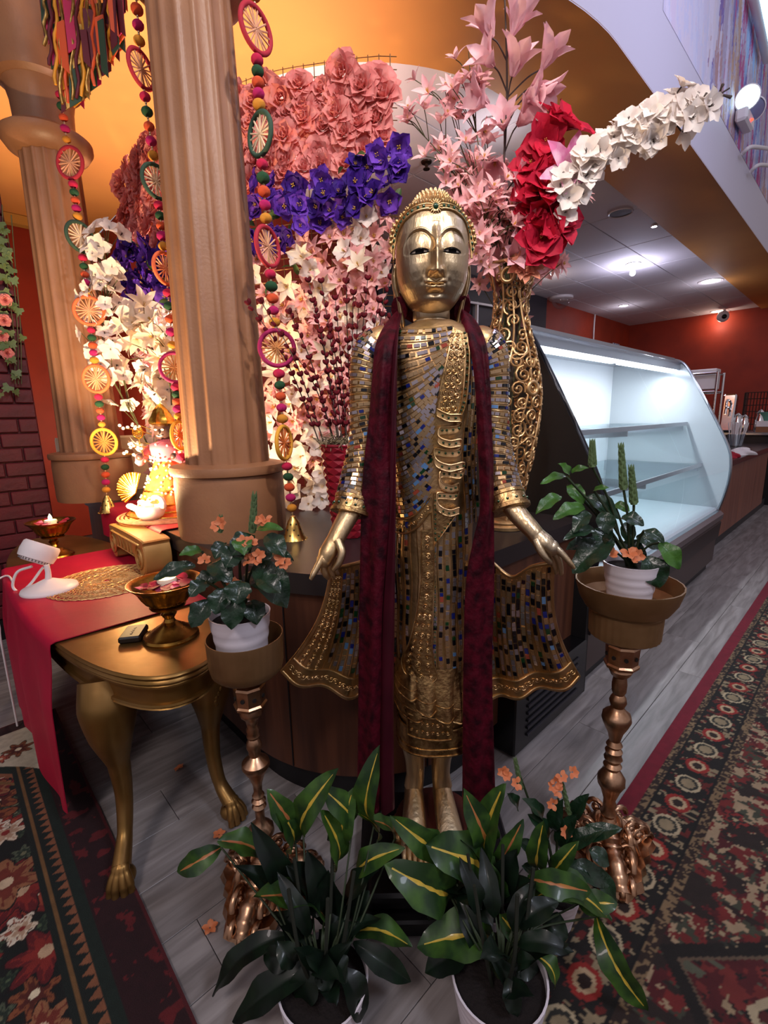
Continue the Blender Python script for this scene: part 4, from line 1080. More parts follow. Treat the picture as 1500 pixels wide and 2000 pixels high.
# ---------------------------------------------------------------- footed brass bowls with candles and petals
PETM = mat('crimson_petal', '#8E1434', 0.6, var='#5E0A22', vscale=30, translucent=0.2); PETP = mat('pink_petal', '#D8527E', 0.6, var='#E27F9C', vscale=30, translucent=0.2)
FLAME = mat('lit_flame', '#FFF2C8', 0.4, emit='#FFE2A0', estr=9.0); WAX = mat('ivory_wax', '#E8DCC0', 0.45)
def footed_bowl(c, label, clabel, candle_off, petals, sc_=1.0):
    t = thing('footed_bowl', label, 'bowl', c, 'footed brass bowls')
    def wob(a, j, z): return 1+0.022*math.cos(a*14)*(1 if j > 0 else 0)
    L3 = [(0.0, 0.0), (0.080, 0.0), (0.082, 0.006), (0.078, 0.013), (0.064, 0.018), (0.050, 0.030), (0.030, 0.042), (0.018, 0.052)]
    MB().lathe([(r*sc_, z*sc_) for r, z in L3], 36, c).build('foot', BRASS, t, 40)
    MB().lathe([(r*sc_, z*sc_) for r, z in [(0.018, 0.052), (0.014, 0.062), (0.020, 0.072), (0.024, 0.078), (0.018, 0.084), (0.016, 0.092), (0.022, 0.096), (0.050, 0.100), (0.053, 0.106), (0.046, 0.110)]], 32, c).build('stem', BRASS, t, 40)
    out = [(0.044, 0.108), (0.060, 0.120), (0.072, 0.138), (0.080, 0.155), (0.094, 0.170), (0.107, 0.180), (0.108, 0.184), (0.104, 0.184), (0.090, 0.174), (0.076, 0.160), (0.060, 0.146), (0.0, 0.140)]
    MB().lathe([(r*sc_, z*sc_) for r, z in out], 84, c, wob=lambda a, j, z: 1+(0.03*math.cos(a*16) if 0 < j < 4 else 0)).build('cup', BRASS, t, 50)
    # petals loose in the cup
    rnd = random.Random(int(c.x*1000))
    for k in range(petals):
        a = rnd.uniform(0, 2*PI); r_ = rnd.uniform(0.02, 0.075)*sc_; p = Vector((c.x+r_*math.cos(a), c.y+r_*math.sin(a), c.z+(0.158+0.26*r_+rnd.uniform(0, 0.004))*sc_))
        mb = MB(); L_ = rnd.uniform(0.026, 0.038)*sc_; tl = rnd.uniform(-0.3, 0.3)
        def pf(u, v, L_=L_): 
            w_ = 0.55*L_*math.sin(PI*min(1, 0.12+u*0.80))**0.7*(2*v-1); return (u*L_-L_/2, w_, 0.10*L_*math.cos(3*w_/L_)+0.2*L_*u*u)
        mb.grid(pf, 6, 5); me = mb.mesh('petal', PETM if k % 3 else PETP, 60)
        inst('petal', me, t, p, (Matrix.Rotation(rnd.uniform(0, 6), 3, 'Z') @ Matrix.Rotation(tl, 3, 'X')))
    cc = Vector((c.x+candle_off[0], c.y+candle_off[1], c.z+0.166*sc_))
    q = thing('tealight', clabel, 'candle', cc, 'lit tealights')
    MB().lathe([(0.0, 0.0), (0.027, 0.0), (0.028, 0.003), (0.028, 0.020), (0.026, 0.023), (0.0, 0.021)], 28, cc).build('cup', WAX, q, 40)
    MB().lathe([(0.004, 0.021), (0.0085, 0.028), (0.0092, 0.034), (0.0065, 0.043), (0.0022, 0.052), (0.0, 0.055)], 16, cc).build('flame', FLAME, q, 60)
    l_ = lamp('tealight_glow', 'POINT', cc+Vector((0, 0, 0.05)), 0.35, (1, 0.72, 0.35), 0.008); l_.parent = q; l_.location = (0, 0, 0.065)
gb1 = G(335, 1243, TZT); gb2 = G(110, 1086, TZT)
footed_bowl(gb1, 'footed brass bowl of crimson petals beside the potted plant on the gold table', 'lit tealight in the near brass bowl', (0.0, 0.012), 26)
footed_bowl(gb2, 'footed brass bowl at the far end of the gold table by the bricks', 'lit tealight in the far brass bowl', (0.0, 0.0), 16)

# ---------------------------------------------------------------- black power bank
bkp = G(262, 1244, TZT); pb = thing('power_bank', 'small black power bank lying on the gold tabletop', 'power bank', bkp)
rz_ = Matrix.Rotation(R(12), 3, 'Z')
MB().box((bkp.x, bkp.y, bkp.z+0.011), (0.064, 0.095, 0.021), rot=rz_, bev=0.005).build('case', mat('black_matte_plastic', '#0E0C0E', 0.4), pb, 0)
bt_ = MB()
for k in range(4): p = bkp+rz_ @ Vector((0.0, -0.022+0.014*k, 0.0222)); bt_.box(p, (0.006, 0.006, 0.001))
bt_.build('indicator_dots', mat('grey_dot', '#4A4648', 0.4), pb, 0)

# ---------------------------------------------------------------- white swivel lamp with cord
lc = G(98, 1152, TZT+0.006)
lt = thing('swivel_lamp', 'small white swivel lamp on a round foot on the crimson runner', 'lamp', lc)
MB().lathe([(0.0, 0.0), (0.098, 0.0), (0.100, 0.006), (0.096, 0.014), (0.070, 0.022), (0.040, 0.036), (0.018, 0.046), (0.0, 0.048)], 48, lc).build('foot', WHITEP, lt, 50)
hd_c = P(75, 1080, 1.835); 
MB().tube([lc+Vector((0.0, 0, 0.044)), lc+Vector((0.004, 0, 0.075)), lc+Vector((0.002, 0, 0.105))], [0.012, 0.010, 0.010], 12).build('stem', WHITEP, lt, 60)
hm_ = frame(Vector((0.30, 0.45, 0.85))).to_4x4(); hm_.translation = hd_c
hdo = MB().lathe([(0.0, -0.040), (0.046, -0.040), (0.054, -0.034), (0.056, -0.028), (0.064, -0.026), (0.068, 0.0), (0.066, 0.032), (0.060, 0.040), (0.054, 0.040), (0.050, 0.030), (0.0, 0.026)], 40, mtx=hm_).build('lamp_head', WHITEP, lt, 40)
vt = MB()
for k in range(30):
    a = 2*PI*k/30; p = hm_ @ Vector((0.0555*math.cos(a), 0.0555*math.sin(a), -0.031)); vt.box(p, (0.003, 0.003, 0.010), rot=hm_.to_3x3())
vt.build('vent_slots', mat('grey_slot', '#6A6466', 0.5), hdo, 0)
hp = hd_c+Vector((-0.02, -0.02, -0.05))
MB().tube(spline([hp, hp+Vector((-0.055, -0.01, -0.02)), hp+Vector((-0.075, -0.02, -0.075)), hp+Vector((-0.05, -0.02, -0.10)), hp+Vector((-0.01, -0.01, -0.07)), hp+Vector((0.03, 0.0, -0.02)), hp+Vector((0.045, 0.0, -0.005))], 8), 0.0055, 8).build('yoke', WHITEP, lt, 60)
cd = [lc+Vector((-0.085, -0.03, 0.008)), P(36, 1166, lc.y-0.03), W(0.155, 2.55, 0.703), W(0.105, 2.58, 0.680), W(0.085, 2.60, 0.62), W(0.085, 2.56, 0.55), W(0.090, 2.52, 0.50), W(0.085, 2.50, 0.42), W(0.085, 2.52, 0.02)]
MB().tube(spline(cd, 8), 0.0042, 8).build('cord', WHITEP, lt, 60)

# ---------------------------------------------------------------- gold volute capital piece standing on the table end
vb = thing('volute_block', 'carved gold scroll-ended block standing on the table before the altar cloth', 'ornament', W(0.60, 2.33, TZT))
VG = mat('gold_block_paint', '#B38A50', 0.45, 0.35, var='#A57C44', vscale=9)
def vpt(x, y, z): return W(0.580+y, 2.34-x*1.12, TZT+0.006+z*1.32)      # x along the block towards the viewer, y away, z up
mb = MB(); prof = []
L2 = 0.235
outl = [(-L2, 0.065), (-L2+0.01, 0.105), (-L2+0.04, 0.125), (L2-0.04, 0.125), (L2-0.01, 0.105), (L2, 0.065), (L2-0.012, 0.022), (L2-0.045, 0.002), (L2-0.085, 0.012), (L2-0.105, 0.05), (-L2+0.105, 0.05), (-L2+0.085, 0.012), (-L2+0.045, 0.002), (-L2+0.012, 0.022)]
os_ = spline([(x, z, 0) for x, z in outl], 4, closed=True); n = len(os_)
V = [vpt(p.x, 0, p.y)[:] for p in os_]+[vpt(p.x, 0.105, p.y)[:] for p in os_]+[vpt(p.x*0.985, -0.006, 0.064+(p.y-0.064)*0.95)[:] for p in os_]
Fc = [(i, (i+1) % n, n+(i+1) % n, n+i) for i in range(n)]+[(i, 2*n+i, 2*n+(i+1) % n, (i+1) % n) for i in range(n)]
Fc.append(tuple(range(n, 2*n)))
# front and back caps as strips between top and bottom chains
def capfan(o):
    idx = list(range(n)); half = n//2
    return [tuple(o+i for i in idx)]
Fc += capfan(2*n)
mb.add(V, Fc); mb.build('block', VG, vb, 30)
rl = MB()
for sx in (-1, 1):
    rl.tube([vpt(sx*(L2-0.060)+0.046*(1-0.8*q)*math.cos(sx*(2.2*2*PI*q+1.2)), -0.008, 0.060+0.046*(1-0.8*q)*math.sin(2.2*2*PI*q+1.2)) for q in np.linspace(0, 1, 46)], 0.0055, 6)
rl.tube([vpt(x, -0.008, 0.104) for x in np.linspace(-L2+0.06, L2-0.06, 6)], 0.005, 6); rl.tube([vpt(x, -0.008, 0.058) for x in np.linspace(-L2+0.12, L2-0.12, 6)], 0.004, 6)
for x in (-0.075, -0.030, 0.020, 0.065):
    rl.tube([vpt(x-0.018, -0.008, 0.062), vpt(x, -0.008, 0.098), vpt(x+0.018, -0.008, 0.062)], 0.0048, 6)
rl.build('relief', VG, vb, 60)
# ---------------------------------------------------------------- decorated deity doll on the altar cloth
dc = W(0.87, 2.56, 0.880); DOLLO = mat('doll_orange_silk', '#D8532A', 0.5, var='#E88A3C', vscale=40, sheen=0.3)
DOLLG = mat('doll_gold_trim', '#E0B050', 0.25, 1.0, var='#C08A30', vscale=60); PEARL = mat('white_pearl', '#F4EAD8', 0.25, coat=0.6)
DSKIN = mat('doll_dark_skin', '#4A3430', 0.45); DPINK = mat('doll_pink_cloth', '#C9697A', 0.5)
FAIRY = mat('fairy_bulb', '#FFE9C0', 0.4, emit='#FFC878', estr=14.0)
dl = thing('deity_doll', 'small ornate deity doll in orange and gold robes hung with pearls and lights', 'figurine', dc)
def wobs(a, j, z): return 1+0.05*math.cos(a*18)*max(0, 1-j/7)
MB().lathe([(0.0, 0.0), (0.215, 0.0), (0.20, 0.012), (0.155, 0.05), (0.125, 0.11), (0.095, 0.18), (0.066, 0.25), (0.058, 0.28)], 72, dc, wob=wobs).build('robe_skirt', DOLLO, dl, 60)
tr_ = MB()
for r_, z in ((0.212, 0.006), (0.188, 0.030), (0.150, 0.062), (0.118, 0.125)): tr_.tube([(dc.x+r_*1.02*math.cos(a), dc.y+r_*1.02*math.sin(a), dc.z+z) for a in np.linspace(0, 2*PI, 48, endpoint=False)], 0.005, 6, closed=True)
tr_.build('robe_trim', DOLLG, dl, 60)
body = MB(); body.lathe([(0.060, 0.27), (0.066, 0.30), (0.078, 0.335), (0.070, 0.36), (0.030, 0.372), (0.026, 0.385)], 28, dc)
for s in (-1, 1):
    sh = dc+Vector((s*0.072, 0, 0.345)); el = dc+Vector((s*0.12, -0.03, 0.27)); hn = dc+Vector((s*0.085, -0.10, 0.30))
    body.tube(spline([sh, el, hn], 6), 0.020, 10)
body.build('robe_bodice', DPINK, dl, 60)
hd2 = MB().ball(dc+Vector((0, 0, 0.425)), (0.044, 0.046, 0.054), 0, 18, 12)
hd2.ball(dc+Vector((0, -0.046, 0.420)), (0.008, 0.010, 0.012), 0, 8, 6)
for s in (-1, 1): MB().ball(dc+Vector((s*0.085, -0.10, 0.30)), 0.018, 0, 10, 6).build('hand', DSKIN, dl, 60)
hd2.build('head', DSKIN, dl, 60)
fe = MB()
for s in (-1, 1): fe.ball(dc+Vector((s*0.017, -0.042, 0.432)), (0.009, 0.005, 0.006), 0, 10, 6)
fe.tube([dc+Vector((-0.014, -0.045, 0.402)), dc+Vector((0, -0.047, 0.398)), dc+Vector((0.014, -0.045, 0.402))], 0.003, 6)
fe.build('painted_face', PEARL, dl, 60)
cw = MB().lathe([(0.045, 0.455), (0.060, 0.462), (0.062, 0.478), (0.048, 0.50), (0.034, 0.53), (0.014, 0.555), (0.0, 0.565)], 24, dc, wob=lambda a, j, z: 1+0.08*math.cos(a*8)); cw.build('crown', DOLLG, dl, 50)
fn = MB()
fcn = dc+Vector((-0.13, -0.10, 0.12)); 
for k in range(17):
    a = R(20+k*10); fn.tube([fcn, fcn+Vector((-0.085*math.cos(a-1.2), -0.005*(k % 2), 0.085*math.sin(a-1.2)+0.02))], [0.004, 0.0085], 6)
fn.build('gold_fan', DOLLG, dl, 60)
pj = MB(); rnd = random.Random(5)

for k in range(9):
    s = -1 if k % 3 else 1; z0 = 0.24+0.024*k; p0 = dc+Vector((s*0.05, -0.02, z0)); p1 = dc+Vector((s*rnd.uniform(0.12, 0.19), -0.06+rnd.uniform(-.03, .03), z0+rnd.uniform(-.01, .05)))
    MB().tube([p0, p0.lerp(p1, .5)+Vector((0, 0, .01)), p1], 0.0022, 5).build('pearl_wire', DOLLG, dl, 60)
    for t in (0.55, 0.7, 0.85, 1.0): pj.ball(p0.lerp(p1, t)+Vector((rnd.uniform(-.008, .008), 0, rnd.uniform(0.0, .016))), 0.0085, 0, 8, 6)
for k in range(60):
    a = rnd.uniform(PI, 2*PI); z = rnd.uniform(0.04, 0.36); r_ = interp(z, [0, .05, .11, .18, .25, .36], [.2, .155, .125, .095, .07, .07]); pj.ball(dc+Vector((r_*1.04*math.cos(a), r_*1.04*math.sin(a), z)), 0.0062, 0, 8, 5)
pj.build('pearls', PEARL, dl, 60, kind='stuff')
fb = MB()
for k in range(40):
    a = rnd.uniform(PI*0.95, 2.05*PI); z = rnd.uniform(0.02, 0.30); r_ = interp(z, [0, .05, .11, .18, .25, .36], [.2, .155, .125, .095, .07, .07])*1.08; fb.ball(dc+Vector((r_*math.cos(a), r_*math.sin(a), z)), 0.0045, 0, 6, 5)
fb.build('fairy_lights', FAIRY, dl, 60, kind='stuff')
whl = MB(); wc = dc+Vector((-0.115, -0.03, 0.42))
whl.tube([wc+Vector((0.026*math.cos(a), 0, 0.030*math.sin(a))) for a in np.linspace(0, 2*PI, 20, endpoint=False)], 0.0045, 6, closed=True)
for k in range(8): a = PI*k/8; whl.tube([wc-Vector((0.026*math.cos(a), 0, 0.030*math.sin(a))), wc+Vector((0.026*math.cos(a), 0, 0.030*math.sin(a)))], 0.0018, 5)
whl.tube([wc-Vector((0, 0, 0.03)), dc+Vector((-0.09, -0.05, 0.30))], 0.003, 6)
whl.build('held_wheel', DOLLG, dl, 60)
g1 = lamp('altar_glow', 'POINT', dc+Vector((-0.13, -0.26, 0.16)), 6.0, (1, 0.66, 0.30), 0.05)
# woven mat under the doll
mt = MB(); mc = W(0.86, 2.50, 0.878)
for k in range(12): mt.tube([(mc.x+0.26*(1-k/14)*math.cos(a), mc.y+0.26*(1-k/14)*math.sin(a), mc.z+0.002) for a in np.linspace(0, 2*PI, 48, endpoint=False)], 0.007, 5, closed=True)
mt.build('woven_mat', mat('peach_braid', '#D8A078', 0.6, var='#C0845C', vscale=40), label='round peach braided mat under the deity doll', cat='mat', loc=mc, smooth=60)
# white swan tealight holder
sw_c = W(0.715, 2.42, 0.886)
sw_ = thing('swan_candle_holder', 'white ceramic swan-shaped candle holder at the front of the altar', 'candle holder', sw_c)
bs_ = MB(); bs_.lathe([(0.0, 0.0), (0.042, 0.0), (0.060, 0.018), (0.068, 0.045), (0.062, 0.062), (0.052, 0.064), (0.046, 0.050), (0.0, 0.046)], 28, sw_c, wob=lambda a, j, z: 1+0.12*math.cos(a))
bs_.tube(spline([sw_c+Vector((0.050, 0, 0.045)), sw_c+Vector((0.078, -0.01, 0.075)), sw_c+Vector((0.068, -0.015, 0.105)), sw_c+Vector((0.045, -0.02, 0.110)), sw_c+Vector((0.035, -0.025, 0.098))], 6), [0.020]*6+[0.013]*6+[0.011]*6+[0.012]*6+[0.005], 10)
bs_.build('swan_body', WHITEC, sw_, 60)
for s in (-1, 1):
    wg = MB()
    for k in range(5): wg.ball(sw_c+Vector((-0.01-0.012*k, s*0.052, 0.050+0.006*k)), (0.022, 0.010, 0.014), 0, 10, 6)
    wg.build('wing', WHITEC, sw_, 60)
MB().lathe([(0.0, 0.048), (0.026, 0.048), (0.026, 0.070), (0.0, 0.068)], 20, sw_c).build('candle', WAX, sw_, 40)
MB().lathe([(0.004, 0.068), (0.0085, 0.076), (0.009, 0.082), (0.003, 0.098), (0.0, 0.102)], 14, sw_c).build('flame', FLAME, sw_, 60)
# ---------------------------------------------------------------- flower kit (local z = facing direction)
def PRJ(p):
    v = p-Vector((0, 0, CAM_H)); d = v.dot(FW); return (750+F*v.dot(RT)/d, 1000-F*v.dot(UP)/d)
def petal(mb, L_, Wd, az, tilt, curl, mi=0, nu=6, nv=5, cup=0.15, tip=1.0, r0=0.0, z0=0.0, ruf=0.0, ph=0.0, e=0.75):
    pts = []; x = r0; z = z0; th = tilt; ds = L_/(nu-1); prev = []
    for i in range(nu):
        u = i/(nu-1); prev.append((x, z, th, u)); th = tilt+curl*(i+0.5)/(nu-1); x += ds*math.sin(th); z += ds*math.cos(th)
    V = []; ca, sa = math.cos(az), math.sin(az)
    for (x, z, th, u) in prev:
        w_ = Wd*0.5*max(0.04 if u > 0.5 else 0.12, math.sin(PI*min(1.0, 0.06+0.94*u**tip))**e)
        for j in range(nv):
            v = 2*j/(nv-1)-1; c_ = cup*w_*v*v+ruf*Wd*math.sin(v*5+u*6+ph)*u
            px_ = x-c_*math.cos(th); pz = z+c_*math.sin(th); py_ = w_*v
            V.append((px_*ca-py_*sa, px_*sa+py_*ca, pz))
    Fc = [(i*nv+j, (i+1)*nv+j, (i+1)*nv+j+1, i*nv+j+1) for i in range(nu-1) for j in range(nv-1)]
    mb.add(V, Fc, mi)
def fmat(n, c, v, t=0.25): return mat(n, c, 0.6, var=v, vscale=25, translucent=t, spec=0.2)
ROSEP = fmat('rose_pink', '#F0A49C', '#E88C88'); VIOL = fmat('violet_petal', '#42208A', '#2C1260', 0.15); VIOL2 = fmat('violet_light_petal', '#7A48C4', '#4E2496', 0.15)
PALEP = fmat('pale_pink_petal', '#F2C2BE', '#E8A4A6'); WHT = fmat('white_petal', '#EFE6DE', '#E4D6CE'); CREAM = fmat('cream_lily_petal', '#F2E4CE', '#E8D2B4')
MAGN = fmat('magnolia_petal', '#EEC2C6', '#DCA4B0'); CRIMP = fmat('crimson_bloom_petal', '#C8203C', '#A01430'); LILYP = fmat('pink_lily_petal', '#D77AA8', '#EDC2D6'); PEACH = fmat('peach_petal', '#E8A488', '#D98868')
LEAFG = mat('artificial_leaf_green', '#3E5A2C', 0.5, var='#587040', vscale=20, translucent=0.15); STEMG = mat('stem_green', '#4A4A28', 0.6); STEMD = mat('stem_dark', '#3A2A24', 0.6); YEL = mat('stamen_yellow', '#C9A04A', 0.6)
def rose_mesh(m, s=1.0, seed=0):
    mb = MB(); r_ = random.Random(seed)
    for n, L_, Wd, ti, cu, r0 in ((3, .026, .026, 2, 6, .002), (4, .030, .032, 12, 14, .006), (5, .034, .038, 26, 40, .009), (6, .040, .044, 45, 60, .011), (6, .044, .050, 68, 50, .012)):
        o = r_.uniform(0, 6)
        for k in range(n): petal(mb, L_*s*r_.uniform(.92, 1.08), Wd*s, o+2*PI*k/n, R(ti+r_.uniform(-5, 5)), R(cu), 0, 5, 5, 0.35, 0.85, r0*s, -0.008*s, 0.03, r_.uniform(0, 6), 0.55)
    return mb.mesh('rose', m, 70)
def star_mesh(name, m, n=5, L_=.035, Wd=.018, ti=40, cu=35, seed=0, e=0.9, tip=0.9, layers=1, cen=True, cm=None, cup=0.3, ruf=0.02):
    mb = MB(); r_ = random.Random(seed)
    for l in range(layers):
        o = r_.uniform(0, 6)
        for k in range(n): petal(mb, L_*(1-0.25*l)*r_.uniform(.9, 1.1), Wd*r_.uniform(.9, 1.1), o+2*PI*k/n, R(ti-18*l+r_.uniform(-8, 8)), R(cu), 0, 5, 4, cup, tip, 0.002, 0.0, ruf, r_.uniform(0, 6), e)
    if cen:
        for k in range(4): a = k*1.57; mb.tube([(0, 0, 0), (0.004*math.cos(a), 0.004*math.sin(a), L_*0.35)], 0.0012, 4, 1)
    return mb.mesh(name, [m, cm or YEL], 70)
def leaf_mesh(name, m, L_=.05, Wd=.02, cu=40, cup=0.3, e=0.8, tip=0.8):
    mb = MB(); petal(mb, L_, Wd, 0, R(50), R(cu), 0, 7, 5, cup, tip, 0.0, 0.0, 0.0, 0, e); return mb.mesh(name, m, 70)
ROSES = [rose_mesh(ROSEP, 1.0, s) for s in range(4)]
VIOLS = [star_mesh('violet', VIOL if s % 3 else VIOL2, 5, .030, .028, 55, 30, s, 0.5, 0.9, 2, ruf=0.06) for s in range(4)]
PALES = [star_mesh('blossom', PALEP, 6, .042, .017, 50, 30, s, 0.9, 0.8, 2) for s in range(4)]
WHITES = [star_mesh('white_blossom', WHT, 5, .040, .034, 58, 25, s, 0.55, 1.0, 1, ruf=0.02) for s in range(4)]
LILIES = [star_mesh('lily', CREAM, 6, .080, .030, 32, 55, s, 0.8, 0.9) for s in range(2)]
LEAVES = [leaf_mesh('leaf', LEAFG, .055, .022, 40), leaf_mesh('leaf', LEAFG, .042, .02, 10)]
def randrot(direction, spread, rnd):
    d = Vector(direction).normalized()+Vector((rnd.uniform(-1, 1), rnd.uniform(-1, 1), rnd.uniform(-1, 1)))*spread
    return frame(d) @ Matrix.Rotation(rnd.uniform(0, 6.28), 3, 'Z')
# ---------------------------------------------------------------- flower wall on a curved wire grid
FS = 1.18                                              # distance factor of the flower wall
FWP = spline([Vector((x*FS, y*FS, 0)) for x, y in ((-1.33, 2.80), (-0.98, 2.47), (-0.5, 2.19), (-0.18, 2.11), (0.02, 2.085), (0.085, 2.09))], 12)
def fz(z): return CAM_H+(z-CAM_H)*FS
fd = [0.0]
for i in range(1, len(FWP)): fd.append(fd[-1]+(FWP[i]-FWP[i-1]).length)
FLW = fd[-1]
def fwp(s, z):
    i = max(0, min(len(FWP)-2, int(np.searchsorted(fd, s))-1)); t = (s-fd[i])/(fd[i+1]-fd[i]); p = FWP[i].lerp(FWP[i+1], t); tg = (FWP[i+1]-FWP[i]).normalized()
    n = Vector((tg.y, -tg.x, 0)); n = n if n.y < 0 else -n
    return Vector((p.x, p.y, z)), n
fw = thing('flower_wall', 'curved wall of pink roses, violet blooms and pale blossoms behind the statue', 'flower wall', Vector((-0.47, 2.6, 0.87)))
gw = MB(); z0_, z1_ = 0.885, fz(2.70)
k = 0.0
while k <= FLW: p, n = fwp(k, 0); gw.tube([(p.x, p.y, z0_), (p.x, p.y, z1_)], 0.0022, 4); k += 0.05
z = z0_
while z <= z1_: gw.tube([fwp(s, z)[0] for s in np.linspace(0.001, FLW-0.001, 26)], 0.0022, 4); z += 0.05
gw.build('wire_grid', mat('brass_wire_grid', '#8A6A44', 0.5, 0.6), fw, 60)
rnd = random.Random(3)
def zone(px, py):
    pb_ = 445-0.30*(px-480) if px < 620 else 403-0.40*(px-620)      # centre line of the violet band
    if px < 400: pb_ = 530
    d = py-pb_
    return 0 if d < -52 else 1 if d < 62 else 2
def lattice(step_s, step_z, jit):
    s = 0.0; col = 0
    while s < FLW-0.004:
        z = 0.905+(col % 2)*step_z*0.5
        while z < fz(2.645):
            ss = min(FLW-0.004, max(0.002, s+rnd.uniform(-jit, jit))); zz_ = max(0.90, z+rnd.uniform(-jit, jit)); p, n = fwp(ss, zz_)
            yield p, n, PRJ(p); z += step_z
        s += step_s; col += 1
for p, n, (px, py) in lattice(0.088, 0.083, 0.022):
    if zone(px, py) == 0: inst('rose', ROSES[rnd.randrange(4)], fw, p+n*rnd.uniform(0.015, 0.06), randrot(n+Vector((0, 0, rnd.uniform(-.1, .25))), 0.32, rnd), rnd.uniform(1.30, 1.70))
k = 0
for p, n, (px, py) in lattice(0.060, 0.056, 0.025):
    if zone(px, py) != 1: continue
    k += 1
    if k % 5 == 3: inst('leaf', LEAVES[k % 2], fw, p+n*rnd.uniform(0.04, 0.10), randrot(n, 0.9, rnd), rnd.uniform(1.0, 1.6))
    else: inst('violet', VIOLS[rnd.randrange(4)], fw, p+n*rnd.uniform(0.02, 0.12), randrot(n, 0.6, rnd), rnd.uniform(1.6, 2.25))
for p, n, (px, py) in lattice(0.072, 0.070, 0.028):
    if zone(px, py) != 2: continue
    r_ = rnd.random(); low = py > 850
    if px > 760 and py > 560: continue
    if r_ < (0.12 if low else 0.56): inst('blossom', PALES[rnd.randrange(4)], fw, p+n*rnd.uniform(0.0, 0.07), randrot(n, 0.5, rnd), rnd.uniform(1.4, 2.05))
    elif r_ < 0.92: inst('white_blossom', WHITES[rnd.randrange(4)], fw, p+n*rnd.uniform(0.0, 0.07), randrot(n, 0.5, rnd), rnd.uniform(1.25, 1.8))
    else: inst('leaf', LEAVES[0], fw, p+n*rnd.uniform(0.0, 0.06), randrot(n, 0.9, rnd), rnd.uniform(1.0, 1.5))
for px, py in ((592, 505), (620, 560), (560, 650), (600, 765), (585, 720), (545, 735), (610, 830), (560, 560), (700, 520), (690, 600), (480, 600), (640, 690)):
    p = P(px, py, 2.40); inst('lily', LILIES[rnd.randrange(2)], fw, p, randrot((0, -1, 0), 0.6, rnd), rnd.uniform(0.95, 1.3))
# ---------------------------------------------------------------- sprays
def spray(name, label, cat, path, stem_r, stem_m, blooms, loc=None, group=None, leaves=0, part='blossom', seed=0, up=0.0):
    """path: list of world points; blooms: list of (t or point, mesh, scale, direction, part name)"""
    t = thing(name, label, cat, path[0], group); cs = spline(path, 10)
    MB().tube(cs, [lerp(stem_r, stem_r*0.4, i/(len(cs)-1)) for i in range(len(cs))], 7).build('stem', stem_m, t, 60)
    for pt, me, sc_, d, nm in blooms:
        if not isinstance(pt, Vector): pt = cs[int(pt*(len(cs)-1))]
        else:
            j = min(range(len(cs)), key=lambda i: (cs[i]-pt).length+abs((cs[i]-pt).z < 0)*0.0); j = max(0, j-4)
            if (cs[j]-pt).length > 0.01: MB().tube(spline([cs[j], cs[j].lerp(pt, 0.6)+Vector((0, 0, 0.01)), pt], 4), stem_r*0.45, 5).build('twig', stem_m, t, 60)
        inst(nm, me, t, pt, frame(d) @ Matrix.Rotation(random.uniform(0, 6), 3, 'Z'), sc_)
    return t
# ---------------------------------------------------------------- tall openwork gold vase and its flowers
GV = P(986, 1000, 1.99); gvc = Vector((GV.x, 1.99, 0.87))
gv = thing('openwork_vase', 'tall gold openwork scroll vase full of pink flowers behind the statue', 'vase', gvc)
VPY = [1032, 1022, 1010, 990, 950, 900, 840, 780, 740, 700, 660, 620, 590, 560, 535, 522]
VHW = [40, 40, 33, 30, 38, 49, 58, 62, 59, 51, 41, 34, 32, 36, 44, 50]
VZ = [P(986, y, 1.99).z for y in VPY]; VZ[0] = 0.872; VR = [h*((P(986, y, 1.99)-Vector((0, 0, CAM_H))).dot(FW)/F) for h, y in zip(VHW, VPY)]
def vr(z): return interp(z, VZ, VR)
def vpp(a, z, o=0.0): r_ = vr(z)+o; return Vector((gvc.x+r_*math.cos(a), gvc.y+r_*math.sin(a), z))
bb = MB().lathe([(0.0, 0.872), (VR[0]*1.05, 0.872), (VR[0]*1.08, 0.885), (VR[0]*0.96, 0.893), (VR[0], 0.903), (VR[0]*0.9, 0.912), (VR[2], VZ[2])], 40, (gvc.x, gvc.y, 0)).build('base', GOLD_WIRE, gv, 40)
MB().tube([vpp(a, VZ[-1]) for a in np.linspace(0, 2*PI, 40, endpoint=False)], 0.0062, 8, closed=True).build('rim', GOLD_WIRE, gv, 60)
scw = MB(); rnd = random.Random(9)
for k in range(10):
    a0_ = 2*PI*k/10; scw.tube([vpp(a0_+0.22*math.sin(9*(z-0.9)+k), z) for z in np.linspace(VZ[2], VZ[-1], 40)], 0.0042, 6)
for zz in (VZ[3], P(986, 860, 1.99).z, P(986, 700, 1.99).z, P(986, 600, 1.99).z): scw.tube([vpp(a, zz+0.018*math.sin(a*5)) for a in np.linspace(0, 2*PI, 48, endpoint=False)], 0.004, 6, closed=True)
zz = VZ[3]+0.02
while zz < VZ[-1]-0.02:
    n_ = max(6, int(2*PI*vr(zz)/0.062))
    for k in range(n_):
        a0_ = 2*PI*(k+rnd.random()*0.4)/n_; s_ = rnd.choice((-1, 1)); r_ = rnd.uniform(0.022, 0.036); tn = rnd.uniform(1.2, 1.6); ph = rnd.uniform(0, 6)
        pts = []
        for i in range(16):
            q = i/15; rr = r_*(1-0.8*q); an = ph+s_*q*tn*2*PI; z_ = min(VZ[-1], zz+rr*math.sin(an)); pts.append(vpp(a0_+rr*math.cos(an)/vr(z_), z_))
        scw.tube(pts, [0.0052*(1-0.35*i/15) for i in range(16)], 6); scw.ball(pts[-1], 0.0065, 0, 6, 5)
    zz += 0.052
scw.build('scrollwork', GOLD_WIRE, gv, 60)
